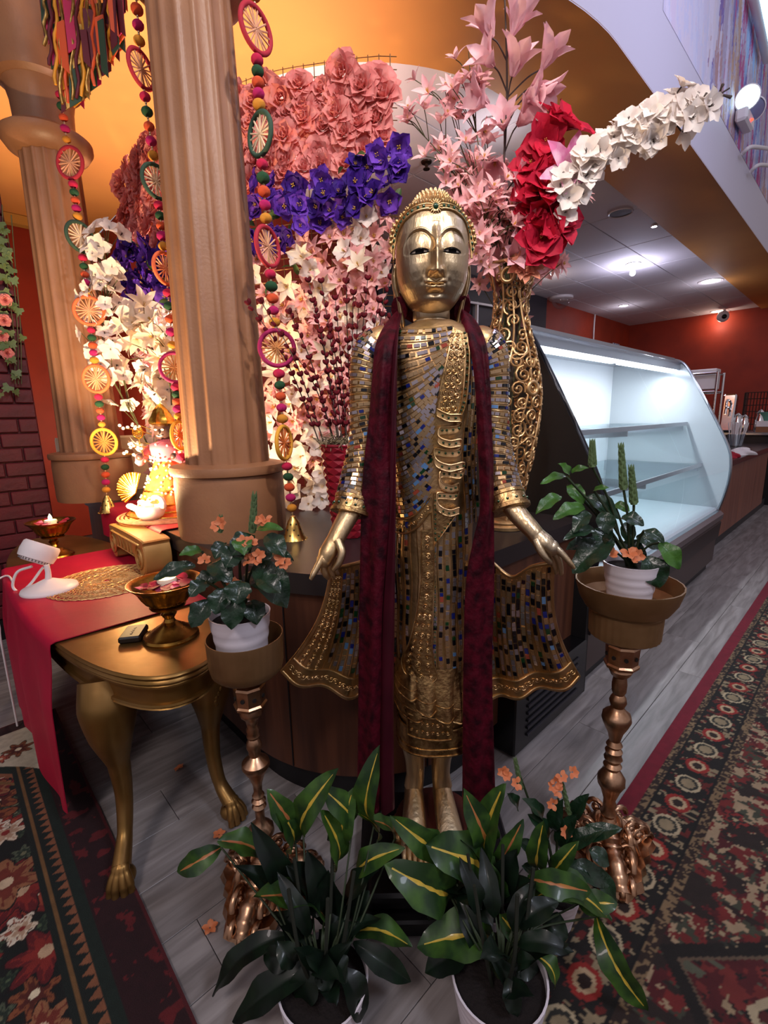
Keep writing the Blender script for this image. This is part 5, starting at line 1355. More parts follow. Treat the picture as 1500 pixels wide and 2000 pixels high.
def disc_ring(a, z, r_=0.024):
    c = vpp(a, z, 0.004); n = Vector((math.cos(a), math.sin(a), 0)); u = Vector((-n.y, n.x, 0))
    return [c+u*(r_*math.cos(q))+Vector((0, 0, r_*math.sin(q))) for q in np.linspace(0, 2*PI, 22, endpoint=False)]
for a, z in ((R(-115), P(986, 548, 1.99).z), (R(-70), P(986, 548, 1.99).z), (R(-62), P(986, 762, 1.99).z)):
    MB().tube(disc_ring(a, z), 0.008, 8, closed=True).build('ring_boss', GOLD_WIRE, gv, 60)
mouth = Vector((gvc.x, gvc.y, VZ[-1]))
root = Vector((gvc.x, gvc.y, 1.25))
MAGS = [star_mesh('magnolia_bloom', MAGN, 6, .105, .046, 22, 35, s, 0.7, 0.95, 1, cm=YEL, cup=0.5) for s in range(3)]
STARS = [star_mesh('star_blossom', fmat('star_pink_petal', '#F4C2C0', '#EAA6AA'), 5, .055, .022, 45, 30, s, 0.9, 0.8, 1) for s in range(3)]
CRIM = [star_mesh('crimson_bloom', CRIMP, 5, .085, .070, 55, 35, s, 0.55, 1.0, 2, ruf=0.05) for s in range(3)]
BIGL = star_mesh('lily_bloom', LILYP, 6, .13, .055, 30, 60, 1, 0.75, 0.9)
ORCH = [star_mesh('orchid_bloom', WHT, 5, .062, .052, 58, 25, s, 0.5, 1.0, 1, cm=STEMD, ruf=0.015) for s in range(3)]
rnd = random.Random(21)
# magnolia branch
def D3(x, y, z): return Vector((x, y, z)).normalized()
mp_ = [root, mouth, P(974, 420, 1.96), P(985, 300, 1.92), P(990, 180, 1.88), P(988, 60, 1.84), P(984, -40, 1.82)]
bl = []
for px, py, Y, d, s_ in ((962, 75, 1.84, (-.6, -.3, 1), 1.1), (1000, 70, 1.83, (.4, -.2, 1), 1.1), (965, 130, 1.86, (-.7, -.5, .3), 1.0), (1000, 150, 1.85, (.3, -.4, 1), 1.2), (1058, 135, 1.86, (.5, -.3, .8), 1.15), (1020, 195, 1.88, (.6, -.7, -.1), 1.1), (955, 205, 1.9, (-.8, -.4, .1), 1.05), (985, 255, 1.92, (-.3, -.8, .4), 1.0),
                         (1010, 245, 1.9, (.5, -.8, .2), 1.0), (968, 310, 1.93, (-.2, -.6, -.9), 1.1), (1005, 375, 1.92, (.3, -.9, .1), 1.0), (1015, 345, 1.92, (.5, -.8, -.3), 1.0), (1010, 440, 1.9, (.2, -.9, -.5), 1.05), (995, 505, 1.9, (.2, -1, .0), 0.95), (1048, 165, 1.87, (.7, -.3, -.6), 1.0)):
    bl.append((P(px, py, Y), MAGS[rnd.randrange(3)], s_, Vector(d), 'magnolia_bloom'))
spray('magnolia_branch', 'tallest branch of large pale pink magnolia blooms in the gold vase', 'flower branch', mp_, 0.006, STEMD, bl)
tips = [((800, 235), (880, 330), 'outermost pale pink star-flowered sprig at the left of the gold vase'), ((870, 180), (905, 300), 'pale pink star-flowered sprig with a tall tip left of the magnolia branch'), ((915, 100), (930, 260), 'pale pink star-flowered sprig reaching highest beside the magnolia branch'),
        ((850, 300), (900, 400), 'pale pink star-flowered sprig just above the statue\'s head'), ((925, 300), (950, 420), 'pale pink star-flowered sprig packed behind the lamp glint'), ((945, 400), (955, 470), 'short pale pink star-flowered sprig near the gold vase rim')]
for i, (tp, md, lab) in enumerate(tips):
    Y = 1.98-0.02*i; path = [root+Vector((rnd.uniform(-.02, .02), 0, 0)), mouth+Vector((-0.02-.005*i, 0, 0)), P(md[0], md[1], Y), P(tp[0], tp[1], Y)]; cs = spline(path, 10); bl = []
    for k in range(19 if i > 3 else 13):
        t = rnd.uniform(0.52, 1.0); c = cs[int(t*(len(cs)-1))]; o = Vector((rnd.gauss(0, .045), rnd.uniform(-.05, .03), rnd.gauss(0, .045)))
        bl.append((c+o, STARS[rnd.randrange(3)], rnd.uniform(.75, 1.1), o*8+Vector((0, -.7, .4)), 'star_blossom'))
    spray('star_flower_sprig', lab, 'flower sprig', path, 0.0035, STEMG, bl, group='pale pink sprigs in the gold vase')
# dense pale pink mass behind the magnolia
for i, (tp, md, lab) in enumerate((((950, 350), (960, 430), 'fluffy pale pink spray filling the middle of the gold vase'), ((1040, 400), (1010, 470), 'fluffy pale pink spray between the crimson blooms and the vase rim'), ((890, 340), (930, 450), 'fluffy pale pink spray touching the statue\'s right crown side'))):
    path = [root, mouth+Vector((0.01*i, 0.03, 0)), P(md[0], md[1], 2.05), P(tp[0], tp[1], 2.05)]; cs = spline(path, 10); bl = []
    for k in range(26):
        c = cs[int(rnd.uniform(0.5, 1.0)*(len(cs)-1))]; o = Vector((rnd.gauss(0, .075), rnd.uniform(-.05, .05), rnd.gauss(0, .09)))
        bl.append((c+o, PALES[rnd.randrange(4)], rnd.uniform(1.1, 1.7), o*5+Vector((0, -.9, .3)), 'blossom'))
    spray('blossom_spray', lab, 'flower spray', path, 0.004, STEMG, bl, group='fluffy pink sprays in the gold vase')
def bloom_branch(name, lab, pts, root_path, mesh, n, sp_, s0, s1, stem_m, nm, t0=0.45, group=None, stem_r=0.005, cat='flower branch', tmax=.97):
    path = root_path+pts; cs = spline(path, 10); bl = []
    for k in range(n):
        t = lerp(t0, tmax, (k+rnd.random()*0.6)/n); i = int(t*(len(cs)-1)); c = cs[i]; o = Vector((rnd.gauss(0, sp_), rnd.uniform(-sp_*1.2, sp_*.4), rnd.gauss(0, sp_)))
        bl.append((c+o, mesh[rnd.randrange(len(mesh))], rnd.uniform(s0, s1), o*10+Vector((0, -.6, .1)), nm))
    return spray(name, lab, cat, path, stem_r, stem_m, bl, group=group)
bloom_branch('crimson_flower_branch', 'upper branch of crimson ruffled blooms leaning right in the gold vase', [P(1035, 420, 1.9), P(1065, 320, 1.86), P(1075, 245, 1.84)], [root, mouth+Vector((.03, 0, 0))], CRIM, 9, .03, .9, 1.25, STEMD, 'crimson_bloom', .55, 'crimson branches')
bloom_branch('crimson_flower_branch', 'lower crimson ruffled blooms drooping beside the gold vase rim', [P(1050, 480, 1.88), P(1065, 430, 1.86), P(1055, 390, 1.85)], [root, mouth+Vector((.04, 0, 0))], CRIM, 10, .028, .9, 1.2, STEMD, 'crimson_bloom', .5, 'crimson branches')
bloom_branch('pink_lily', 'single large pink lily between the crimson blooms and the white orchids', [P(1085, 380, 1.86), P(1120, 335, 1.83)], [root, mouth+Vector((.04, 0, 0))], [BIGL], 1, .005, 1.0, 1.0, STEMG, 'lily_bloom', .9, cat='flower')
bloom_branch('peach_flower', 'peach bloom hanging over the right rim of the gold vase', [P(1018, 515, 1.9), P(1032, 538, 1.88)], [root, mouth+Vector((.05, 0, 0))], [star_mesh('peach_bloom', PEACH, 7, .06, .03, 60, 30, 2, 0.6, 1.0, 2)], 2, .008, 1.0, 1.1, STEMG, 'peach_bloom', .8, cat='flower')
ow = [P(1075, 450, 1.84), P(1130, 350, 1.80), P(1220, 275, 1.76), P(1310, 225, 1.72), P(1385, 195, 1.70), P(1425, 172, 1.69)]
wb_ = bloom_branch('white_orchid_branch', 'long white orchid branch stretching right from the gold vase towards the mural', ow, [root, mouth+Vector((.05, 0, 0))], ORCH, 74, .030, .58, .86, STEMD, 'orchid_bloom', .36, stem_r=0.006, tmax=.80)
tw = MB(); 
for px, py, qx, qy in ((1385, 195, 1395, 170), (1400, 186, 1428, 190), (1405, 183, 1412, 165), (1370, 200, 1380, 183)): tw.tube([P(px, py, 1.70), P((px+qx)/2, (py+qy)/2-2, 1.69), P(qx, qy, 1.69)], [0.004, 0.003, 0.005], 6)
tw.build('bud_twigs', STEMD, wb_, 60)
# ---------------------------------------------------------------- faceted crimson vase with red pussy willow
rv = P(682, 1000, 1.90); rvc = Vector((rv.x, 1.90, 0.872))
rvt = thing('faceted_vase', 'tall tapered crimson vase with diamond facets, left behind the statue\'s arm', 'vase', rvc)
CRV = mat('crimson_glaze', '#7E1022', 0.25, coat=0.4); zt_ = P(682, 868, 1.90).z
fv = MB(); NR, NA = 13, 12
for j in range(NR):
    for i in range(NA):
        a0_, a1_ = 2*PI*i/NA, 2*PI*(i+1)/NA; za, zb_ = lerp(0.872, zt_, j/NR), lerp(0.872, zt_, (j+1)/NR)
        ra, rb_ = lerp(0.068, 0.105, j/NR), lerp(0.068, 0.105, (j+1)/NR); am = (a0_+a1_)/2; rm2 = (ra+rb_)/2*1.045
        V = [(rvc.x+ra*math.cos(a0_), rvc.y+ra*math.sin(a0_), za), (rvc.x+ra*math.cos(a1_), rvc.y+ra*math.sin(a1_), za), (rvc.x+rb_*math.cos(a1_), rvc.y+rb_*math.sin(a1_), zb_), (rvc.x+rb_*math.cos(a0_), rvc.y+rb_*math.sin(a0_), zb_), (rvc.x+rm2*math.cos(am), rvc.y+rm2*math.sin(am), (za+zb_)/2)]
        fv.add(V, [(0, 1, 4), (1, 2, 4), (2, 3, 4), (3, 0, 4)])
fv.lathe([(0.0, 0.0), (0.068, 0.0)], 12, rvc); fv.build('body', CRV, rvt, 0)
MB().tube([(rvc.x+0.105*math.cos(a), rvc.y+0.105*math.sin(a), zt_) for a in np.linspace(0, 2*PI, 24, endpoint=False)], 0.006, 6, closed=True).build('rim', CRV, rvt, 60)
ms = MB()
for k in range(120):
    a, r_ = rnd.uniform(0, 6.28), rnd.uniform(0, .11); p = Vector((rvc.x+r_*math.cos(a), rvc.y+r_*math.sin(a), zt_+rnd.uniform(-.005, .02))); ms.tube(spline([p, p+Vector((rnd.uniform(-.04, .04), rnd.uniform(-.04, .04), rnd.uniform(0, .03))), p+Vector((rnd.uniform(-.06, .06), rnd.uniform(-.06, .04), rnd.uniform(-.03, .01)))], 3), 0.0018, 4)
ms.build('moss', mat('dry_moss', '#6E6048', 0.9), rvt, 60, kind='stuff')
BUDM = mat('red_velvet_bud', '#5E0A18', 0.75, var='#42060F', vscale=60, spec=0.2)
WLAB = ['reaching farthest left across the column', 'second from the left, tip beside the garland', 'low, tip just right of the garland', 'left of the middle with the highest left tip', 'standing beside the highest left tip', 'with the single tip at the middle of the fan', "tall, with its tip left of the statue's ear", "touching the statue's ear, highest on the right", "rightmost, tip against the statue's shoulder", 'short, between the left tips', 'short, in the front centre of the fan', 'crossing behind the tall right tip', 'short and leaning left near the white lilies', 'leaning right below the ear', 'behind the middle tip, slightly left', 'shortest on the right', 'behind the middle tip, slightly right']
tipl = [(487, 594), (512, 592), (566, 612), (603, 550), (628, 552), (676, 553), (718, 546), (762, 545), (774, 578), (612, 590), (645, 640), (700, 600), (575, 690), (740, 590), (655, 585), (715, 660), (690, 575)]
for i, (tx, ty_) in enumerate(tipl):
    tip_ = P(tx, ty_, 1.86+rnd.uniform(-.08, .08)); b0 = Vector((rvc.x+(tx-650)*0.0004, rvc.y+rnd.uniform(-.03, .03), zt_-0.18)); b1 = Vector((rvc.x+(tx-650)*0.0007, rvc.y+rnd.uniform(-.04, .02), zt_+0.02))
    cs = spline([b0, b1, b1.lerp(tip_, .55)+Vector((-(tx-660)*0.00010, 0, 0.03)), tip_], 10)
    t = thing('willow_stem', 'red pussy willow stem '+WLAB[i], 'stem', b0, 'pussy willow stems in the crimson vase')
    MB().tube(cs, [lerp(.0034, .0016, k/(len(cs)-1)) for k in range(len(cs))], 6).build('stem', STEMD, t, 60)
    bu = MB(); d_ = 0.0; sd = 1
    for k in range(12, len(cs)):
        d_ += (cs[k]-cs[k-1]).length
        if d_ > 0.026 or k == len(cs)-1:
            d_ = 0.0; sd = -sd; tg = (cs[k]-cs[k-1]).normalized(); sdv = tg.cross(Vector((0, 1, 0))).normalized()*sd
            for rep in range(2 if k % 3 == 0 else 1):
                dd = (tg+sdv*0.6*(1 if rep == 0 else -1)).normalized(); bu.ball(cs[k]+dd*0.009, (0.0078, 0.0078, 0.0115), 0, 8, 6, frame(dd))
    bu.build('buds', BUDM, t, 60, kind='stuff')
# ---------------------------------------------------------------- white arrangement between the columns
wroot = W(0.97, 2.75, 0.88)
bloom_branch('white_orchid_branch', 'upright white orchid branch between the two columns', [P(205, 700, 2.75), P(210, 560, 2.7), P(208, 440, 2.66)], [wroot, wroot.lerp(P(205, 700, 2.75), .5)], ORCH, 54, .055, .72, 1.05, STEMG, 'orchid_bloom', .42)
bloom_branch('white_lily_branch', 'slanting branch of creamy white lilies behind the deity doll', [P(320, 740, 2.6), P(285, 660, 2.62), P(235, 590, 2.64)], [wroot, wroot.lerp(P(320, 740, 2.6), .5)], LILIES+ORCH[:1], 24, .05, .9, 1.3, STEMG, 'lily', .35)
bloom_branch('white_lily_branch', 'short dense bunch of white lilies beside the near column', [P(330, 700, 2.5), P(325, 640, 2.5)], [wroot, wroot.lerp(P(330, 720, 2.5), .5)], LILIES+ORCH[:1], 22, .06, .9, 1.3, STEMG, 'lily', .35)
# ---------------------------------------------------------------- hanging wheel garlands
CMAG = mat('magenta_pompom', '#B0155E', 0.9, sheen=0.3, bump=0.5, bscale=300); CGRN = mat('green_pompom', '#1F4A2C', 0.9, bump=0.5, bscale=300); CORG = mat('orange_pompom', '#D0502A', 0.9, bump=0.5, bscale=300)
CYLW = mat('yellow_pompom', '#D08A2C', 0.9, bump=0.5, bscale=300); CPNK = mat('rose_pompom', '#C01A48', 0.9, bump=0.5, bscale=300); STRG = mat('gold_thread', '#C8A468', 0.5, 0.4)
WRIM = {'r': mat('wheel_red', '#9E1E30', 0.8), 'g': mat('wheel_green', '#2C4434', 0.8), 'o': mat('wheel_orange', '#D8643A', 0.8), 'm': mat('wheel_magenta', '#9A1450', 0.8), 'y': mat('wheel_yellow', '#D89A30', 0.8)}
SPK = {'r': mat('spoke_tan', '#C89070', 0.6), 'g': mat('spoke_cream', '#DCC0A0', 0.6), 'o': mat('spoke_peach', '#E0906A', 0.6), 'm': mat('spoke_gold', '#C8844A', 0.6), 'y': mat('spoke_orange', '#E07A3A', 0.6)}
PEARLG = mat('gilt_bead', '#E0C8A0', 0.3, 0.7); BELLM = mat('gilt_bell', '#CDA75E', 0.3, 1.0)
PM = {}
def pom(m):
    if m.name not in PM: PM[m.name] = MB().ball((0, 0, 0), (1, 1, 0.78), 0, 14, 9).mesh('pompom', m, 70)
    return PM[m.name]
WM = {}
def wheel_me(c):
    if c not in WM:
        rim = MB().tube([(math.cos(a), 0, math.sin(a)) for a in np.linspace(0, 2*PI, 32, endpoint=False)], 0.13, 8, closed=True).mesh('wheel_rim', WRIM[c], 60)
        sp = MB()
        for k in range(9): a = PI*k/9; sp.tube([(-.95*math.cos(a), .05*(k % 2)-.02, -.95*math.sin(a)), (.95*math.cos(a), .05*(k % 2)-.02, .95*math.sin(a))], 0.05, 5)
        WM[c] = (rim, sp.mesh('spokes', SPK[c], 60))
    return WM[c]
def bell_mesh():
    mb = MB(); prof = [(0.010, 0.0), (0.014, -0.010), (0.022, -0.020), (0.030, -0.045), (0.038, -0.075), (0.052, -0.095), (0.050, -0.097), (0.036, -0.078), (0.028, -0.047), (0.0, -0.02)]
    mb.lathe(prof, 28); me_ = mb
    for j, z in enumerate((-0.030, -0.052, -0.074)):
        for k in range(7):
            a = 2*PI*(k+0.5*(j % 2))/7; r_ = interp(-z, [0.02, 0.045, 0.075], [0.022, 0.030, 0.038])+0.0006; c = Vector((r_*math.cos(a), r_*math.sin(a), z)); n = Vector((math.cos(a), math.sin(a), 0.25)).normalized(); u = Vector((-math.sin(a), math.cos(a), 0)); v = n.cross(u)
            V = [c[:]]+[(c+(u*math.cos(q*PI/5+PI/2)+v*math.sin(q*PI/5+PI/2))*(0.0062 if q % 2 == 0 else 0.0026))[:] for q in range(10)]
            mb.add(V, [(0, 1+q, 1+(q+1) % 10) for q in range(10)], 1)
    for k in range(18): a = 2*PI*k/18; mb.ball((0.052*math.cos(a), 0.052*math.sin(a), -0.096), 0.004, 0, 6, 4)
    return mb.mesh('bell', [BELLM, mat('bell_hole', '#1A120A', 0.8)], 50)
BELL = bell_mesh()
SEQ = [CPNK, CGRN, CORG, CMAG, CYLW]
def garland(label, wheels, bell, Y, r_w, r_b, top):
    """wheels: list of (px, py, colour, yaw degrees)"""
    pts = [P(top[0], top[1], Y)]+[P(w_[0], w_[1], Y) for w_ in wheels]+[P(bell[0], bell[1], Y)]
    t = thing('wheel_garland', label, 'garland', pts[0], 'hanging wheel garlands')
    st_ = MB(); st_.tube(spline(pts, 4), 0.0016, 5); st_.build('string', STRG, t, 60)
    bd2 = MB()
    for i, (px, py, c, yaw) in enumerate(wheels):
        p = P(px, py, Y); rim, spk = wheel_me(c); rot = Matrix.Rotation(R(yaw), 3, 'Z')
        w_ = inst('wheel', rim, t, p, rot, r_w); s_ = bpy.data.objects.new('spokes', spk); COL.objects.link(s_); s_.parent = w_
    segs = []
    if len(wheels) > 0: segs.append((pts[0], P(wheels[0][0], wheels[0][1], Y), 0.0, r_w))
    for i in range(len(wheels)): 
        a = P(wheels[i][0], wheels[i][1], Y); b = P(wheels[i+1][0], wheels[i+1][1], Y) if i+1 < len(wheels) else P(bell[0], bell[1], Y)
        segs.append((a, b, r_w, r_w if i+1 < len(wheels) else 0.012))
    for si, (a, b, ra, rb_) in enumerate(segs):
        d = b-a; L_ = d.length; u = d/L_; s0_ = ra*1.12; s1_ = L_-rb_*1.12
        if s1_-s0_ < 0.03: continue
        n_ = 5
        if si == 0: n_ = max(1, min(5, int((s1_-s0_)/0.045)))
        for k in range(n_):
            q = lerp(s0_, s1_, (k+0.5)/n_); c = a+u*q; inst('pompom', pom(SEQ[(k+5-n_) % 5]), t, c, Matrix.Rotation(random.uniform(0, 3), 3, 'Z') @ Matrix.Rotation(random.uniform(-.15, .15), 3, 'X'), r_b*random.uniform(.92, 1.1))
            for o in (-1, 1): bd2.ball(c+u*o*r_b*1.0, r_b*0.22, 0, 6, 5)
    bd2.build('gilt_beads', PEARLG, t, 60, kind='stuff')
    inst('bell', BELL, t, P(bell[0], bell[1], Y)+Vector((0, 0, 0.0)), Matrix.Identity(3), 1.0)
    return t
garland('wheel and pompom garland with a gilt bell hanging right of the near column', [(500, 57, 'r', 55), (508, 262, 'g', -42), (523, 482, 'r', 65), (541, 680, 'm', 12), (555, 865, 'y', 76)], (572, 1008), 1.86, 0.064, 0.0215, (494, -60))
garland('wheel and pompom garland hanging along the far column beside the white orchids', [(137, 318, 'r', -10), (157, 463, 'g', 62), (174, 607, 'o', 20), (188, 740, 'o', 0), (203, 863, 'y', 0)], (208, 968), 2.66, 0.070, 0.021, (116, 175))
garland('wheel and pompom garland half hidden along the left edge of the near column', [(276, 135, 'r', 70), (306, 355, 'g', 55), (324, 525, 'o', 65), (341, 718, 'm', 10), (352, 850, 'y', 78)], (366, 1008), 2.04, 0.058, 0.0205, (262, -60))
# ---------------------------------------------------------------- ribbon hanging at the far capital
RC = [mat('ribbon_gold', '#8A6A34', 0.35, 0.7, var='#B8924E', vscale=60), mat('ribbon_orange', '#D4552A', 0.5), mat('ribbon_magenta', '#B01A50', 0.5), mat('ribbon_green', '#26402E', 0.6), mat('ribbon_yellow', '#D8962A', 0.5), mat('ribbon_maroon', '#5A1626', 0.6)]
rh = thing('ribbon_hanging', 'colourful cluster of ribbon strips and braid hanging beside the far capital', 'hanging', P(160, 60, 2.45))
rnd = random.Random(31)
strips = []
for k in range(84):
    u = rnd.random(); px = 92+u*148; low = interp(px, [88, 110, 128, 150, 175, 205, 232, 245], [60, 140, 215, 205, 195, 160, 110, 70])
    y1 = low-rnd.uniform(0, 1)**1.6*120; y0 = y1-rnd.uniform(60, 120); strips.append((px, y0, y1, rnd.randrange(6), rnd.uniform(11, 21), rnd.uniform(2.40, 2.52)))
for px, y0, y1, c, w_, Y in strips:
    a = P(px-6+rnd.uniform(-5, 5), y0, Y); b = P(px, y1, Y); d = b-a; L_ = d.length; u = d.normalized(); hw = w_*0.5*0.0026
    sd = u.cross(Vector((rnd.uniform(-.5, .5), -1, 0))).normalized()*hw; n = u.cross(sd).normalized()*0.0025; sk = rnd.choice((-1, 1))*hw*0.9
    V = []
    for o in (-1, 1):
        V += [(a-sd+n*o)[:], (a+sd+n*o)[:], (b+sd+u*sk+n*o)[:], (b-sd-u*sk+n*o)[:]]
    MB().add(V, [(0, 1, 2, 3), (7, 6, 5, 4), (0, 4, 5, 1), (1, 5, 6, 2), (2, 6, 7, 3), (3, 7, 4, 0)]).build('ribbon', RC[c], rh, 0)
for k in range(14):
    px = 96+k*10.5; low = interp(px, [88, 110, 128, 150, 175, 205, 232, 245], [60, 140, 205, 195, 185, 150, 100, 60]); Y = 2.42
    pts = [P(px-8+3*math.sin(i*1.2+k), lerp(-30, low, i/14), Y) for i in range(15)]
    MB().tube(pts, [0.006+0.002*(i % 2) for i in range(15)], 6).build('braid', RC[(0, 5, 4, 0, 1)[k % 5]], rh, 60)
# ---------------------------------------------------------------- ivy and roses on the brick pier
iv = thing('ivy_garland', 'trailing ivy with a few pink roses hung on the red brick wall', 'garland', PB(20, 480, 3.70))
IVL = mat('ivy_leaf', '#44582E', 0.5, var='#6E8050', vscale=30)
def ivy_leaf():
    o = [(0, 0), (-.35, -.15), (-.5, .15), (-.28, .35), (-.32, .62), (-.1, .6), (0, 1), (.1, .6), (.32, .62), (.28, .35), (.5, .15), (.35, -.15)]
    V = [(x, y, 0.10*abs(x)+0.002) for x, y in o]+[(x, y, 0.10*abs(x)-0.02) for x, y in o]+[(0, .25, -0.02), (0, .25, -.04)]; n = len(o)
    Fc = [(i, (i+1) % n, 2*n) for i in range(n)]+[(n+(i+1) % n, n+i, 2*n+1) for i in range(n)]+[(i, n+i, n+(i+1) % n, (i+1) % n) for i in range(n)]
    return MB().add(V, Fc).mesh('ivy_leaf', IVL, 60)
IV = ivy_leaf(); fN = -E2
vine = MB()
for k, xs_ in enumerate(((4, 10, 26, 30), (22, 30, 40, 42), (12, 24, 34, 36))):
    vine.tube(spline([PB(xs_[0], 400+20*k, 3.69), PB(xs_[1], 520, 3.69), PB(xs_[2], 640, 3.69), PB(xs_[3], 750, 3.69)], 6), 0.003, 5)
vine.build('vines', STEMG, iv, 60)
for k in range(34):
    py = rnd.uniform(420, 770); px = rnd.uniform(0, interp(py, [420, 560, 680, 770], [16, 34, 50, 45])); p = PB(px, py, 3.68-rnd.uniform(0, .03)); d = fN+Vector((rnd.uniform(-.5, .5), rnd.uniform(-.2, .2), rnd.uniform(-.3, .4)))
    m = frame(d, (rnd.uniform(-.6, .6)+1, 0, 0)) @ Matrix.Rotation(PI+rnd.uniform(-.7, .7), 3, 'Z'); inst('ivy_leaf', IV, iv, p, m, rnd.uniform(.045, .065))
for px, py in ((8, 625), (14, 690), (3, 655), (10, 585)): inst('rose', ROSES[0], iv, PB(px, py, 3.66), frame(fN), .7)
# ---------------------------------------------------------------- glass display case along the aisle
def glass_mat(name, tint, gl=0.06, rough=0.04):
    m = bpy.data.materials.new(name); m.use_nodes = True; nt = m.node_tree; N = nt.nodes; L = nt.links
    for n in list(N): 
        if n.type != 'OUTPUT_MATERIAL': N.remove(n)
    t = N.new('ShaderNodeBsdfTransparent'); t.inputs[0].default_value = (*tint, 1); g = N.new('ShaderNodeBsdfGlossy'); g.inputs['Roughness'].default_value = rough; g.inputs['Color'].default_value = (.95, .97, 1, 1)
    lw = N.new('ShaderNodeLayerWeight'); lw.inputs[0].default_value = 0.35; mr = N.new('ShaderNodeMapRange'); mr.inputs[3].default_value = gl; mr.inputs[4].default_value = 0.28
    L.new(lw.outputs['Fresnel'], mr.inputs[0]); mx = N.new('ShaderNodeMixShader'); L.new(mr.outputs[0], mx.inputs[0]); L.new(t.outputs[0], mx.inputs[1]); L.new(g.outputs[0], mx.inputs[2]); L.new(mx.outputs[0], N['Material Output'].inputs[0])
    return m
GLASS = glass_mat('case_glass', (.93, .96, .98)); GLASS2 = glass_mat('shelf_glass', (.86, .92, .92), 0.06)
A0, A1 = 2.15, 4.70
caseT = thing('display_case', 'long refrigerated display case with curved glass front and lit empty shelves', 'display case', W((A0+A1)/2, 1.4, 0))
front = [(1.36, 1.790), (1.27, 1.770), (1.20, 1.71), (1.10, 1.54), (1.00, 1.36), (0.91, 1.19), (0.84, 1.04), (0.815, 0.92), (0.815, 0.78), (0.835, 0.64), (0.86, 0.53)]
fs = [(p.x, p.y) for p in spline([(b, z, 0) for b, z in front], 5)]
def caseprism(poly, a0, a1, name, m, parent=caseT, smooth=30):
    n = len(poly); V = [W(a0, b, z)[:] for b, z in poly]+[W(a1, b, z)[:] for b, z in poly]
    return MB().add(V, [tuple(range(n)), tuple(range(n, 2*n))[::-1]]+[(i, (i+1) % n, n+(i+1) % n, n+i) for i in range(n)]).build(name, m, parent, smooth)
endp = fs+[(0.85, 0.50), (0.85, 0.0), (2.02, 0.0), (2.02, 1.79)]
caseprism(endp, A0-0.035, A0, 'end_panel', mat('black_case_panel', '#0A090B', 0.5))
em = MB(); em.tube([W(A0-0.018, b, z) for b, z in fs], 0.012, 6); em.build('end_trim', mat('dark_trim', '#1C1C22', 0.3, 0.5), caseT, 60)
mid = 3.38
for a0, a1 in ((A0+0.005, mid-0.004), (mid+0.004, A1-0.005)):
    V = [W(a0, b, z)[:] for b, z in fs]+[W(a1, b, z)[:] for b, z in fs]; n = len(fs)
    MB().add(V, [(i, i+1, n+i+1, n+i) for i in range(n-1)]).build('front_pane', GLASS, caseT, 60)
sidep = fs+[(0.86, 0.53), (1.80, 0.53), (1.80, 1.79)]
caseprism(sidep, A1-0.004, A1+0.004, 'side_pane', mat('pale_haze_panel', '#AEB6BA', 0.25, 0.0, coat=0.5))  # opaque pale colour stands in for haze and reflections on the end glass
em = MB(); em.tube([W(A1, b, z) for b, z in fs], 0.011, 6); em.build('side_trim', STEEL, caseT, 60)
WHT_IN = mat('case_white_liner', '#DDE2E6', 0.4)
caseprism([(1.30, 1.765), (1.30, 1.795), (2.02, 1.795), (2.02, 1.765)], A0, A1, 'roof', STEEL, smooth=0)
caseprism([(1.80, 0.53), (1.80, 1.765), (1.84, 1.765), (1.84, 0.53)], A0, A1, 'back_liner', WHT_IN, smooth=0)
caseprism([(0.86, 0.50), (0.88, 0.545), (1.80, 0.56), (1.80, 0.50)], A0, A1, 'deck', WHT_IN, smooth=0)
caseprism([(0.825, 0.455), (0.820, 0.50), (0.845, 0.525), (0.90, 0.53), (0.90, 0.44)], A0, A1, 'front_rail', STEEL, smooth=20)
caseprism([(0.84, 0.30), (0.83, 0.43), (0.86, 0.455), (2.0, 0.455), (2.0, 0.30)], A0, A1, 'upper_base', mat('dark_base', '#1A1414', 0.35), smooth=20)
caseprism([(0.86, 0.09), (0.855, 0.30), (2.0, 0.30), (2.0, 0.09)], A0, A1, 'lower_base', mat('brown_case_base', '#3A2A26', 0.35), smooth=20)
caseprism([(0.90, 0.0), (0.90, 0.09), (2.0, 0.09), (2.0, 0.0)], A0, A1, 'toe_kick', BLACK, smooth=0)
for z, bf in ((0.90, 1.02), (1.24, 1.16)):
    caseprism([(bf, z), (bf, z+0.008), (1.78, z+0.008), (1.78, z)], A0+0.01, A1-0.02, 'shelf', GLASS2, smooth=0)
    caseprism([(bf-0.012, z-0.012), (bf-0.012, z+0.018), (bf, z+0.018), (bf, z-0.012)], A0+0.01, A1-0.02, 'shelf_rail', STEEL, smooth=0)
    for a in (mid-0.02, A1-0.06):
        caseprism([(bf+0.01, z-0.05), (bf+0.01, z), (1.80, z), (1.80, z-0.09)], a, a+0.015, 'bracket', STEEL, smooth=0)
LEDM = mat('case_led', '#FFFFFF', 0.4, emit='#EAF0FF', estr=16.0)
for a0, a1 in ((A0+0.04, mid-0.05), (mid+0.05, A1-0.05)):
    caseprism([(1.262, 1.668), (1.262, 1.690), (1.300, 1.690), (1.300, 1.668)], a0, a1, 'led_strip', LEDM, smooth=0)
    d = bpy.data.lights.new('case_led_light', 'AREA'); o = bpy.data.objects.new('case_led_light', d); COL.objects.link(o); d.shape = 'RECTANGLE'; d.size = a1-a0; d.size_y = 0.03; d.energy = 10; d.color = (0.93, 0.96, 1.0)
    o.location = W((a0+a1)/2, 1.30, 1.64); o.rotation_euler = (Matrix.Rotation(ROOMZ, 3, 'Z') @ Matrix.Rotation(R(14), 3, 'X')).to_euler()
caseprism([(1.25, 1.69), (1.25, 1.765), (1.31, 1.765), (1.31, 1.69)], A0, A1, 'light_housing', STEEL, smooth=0)
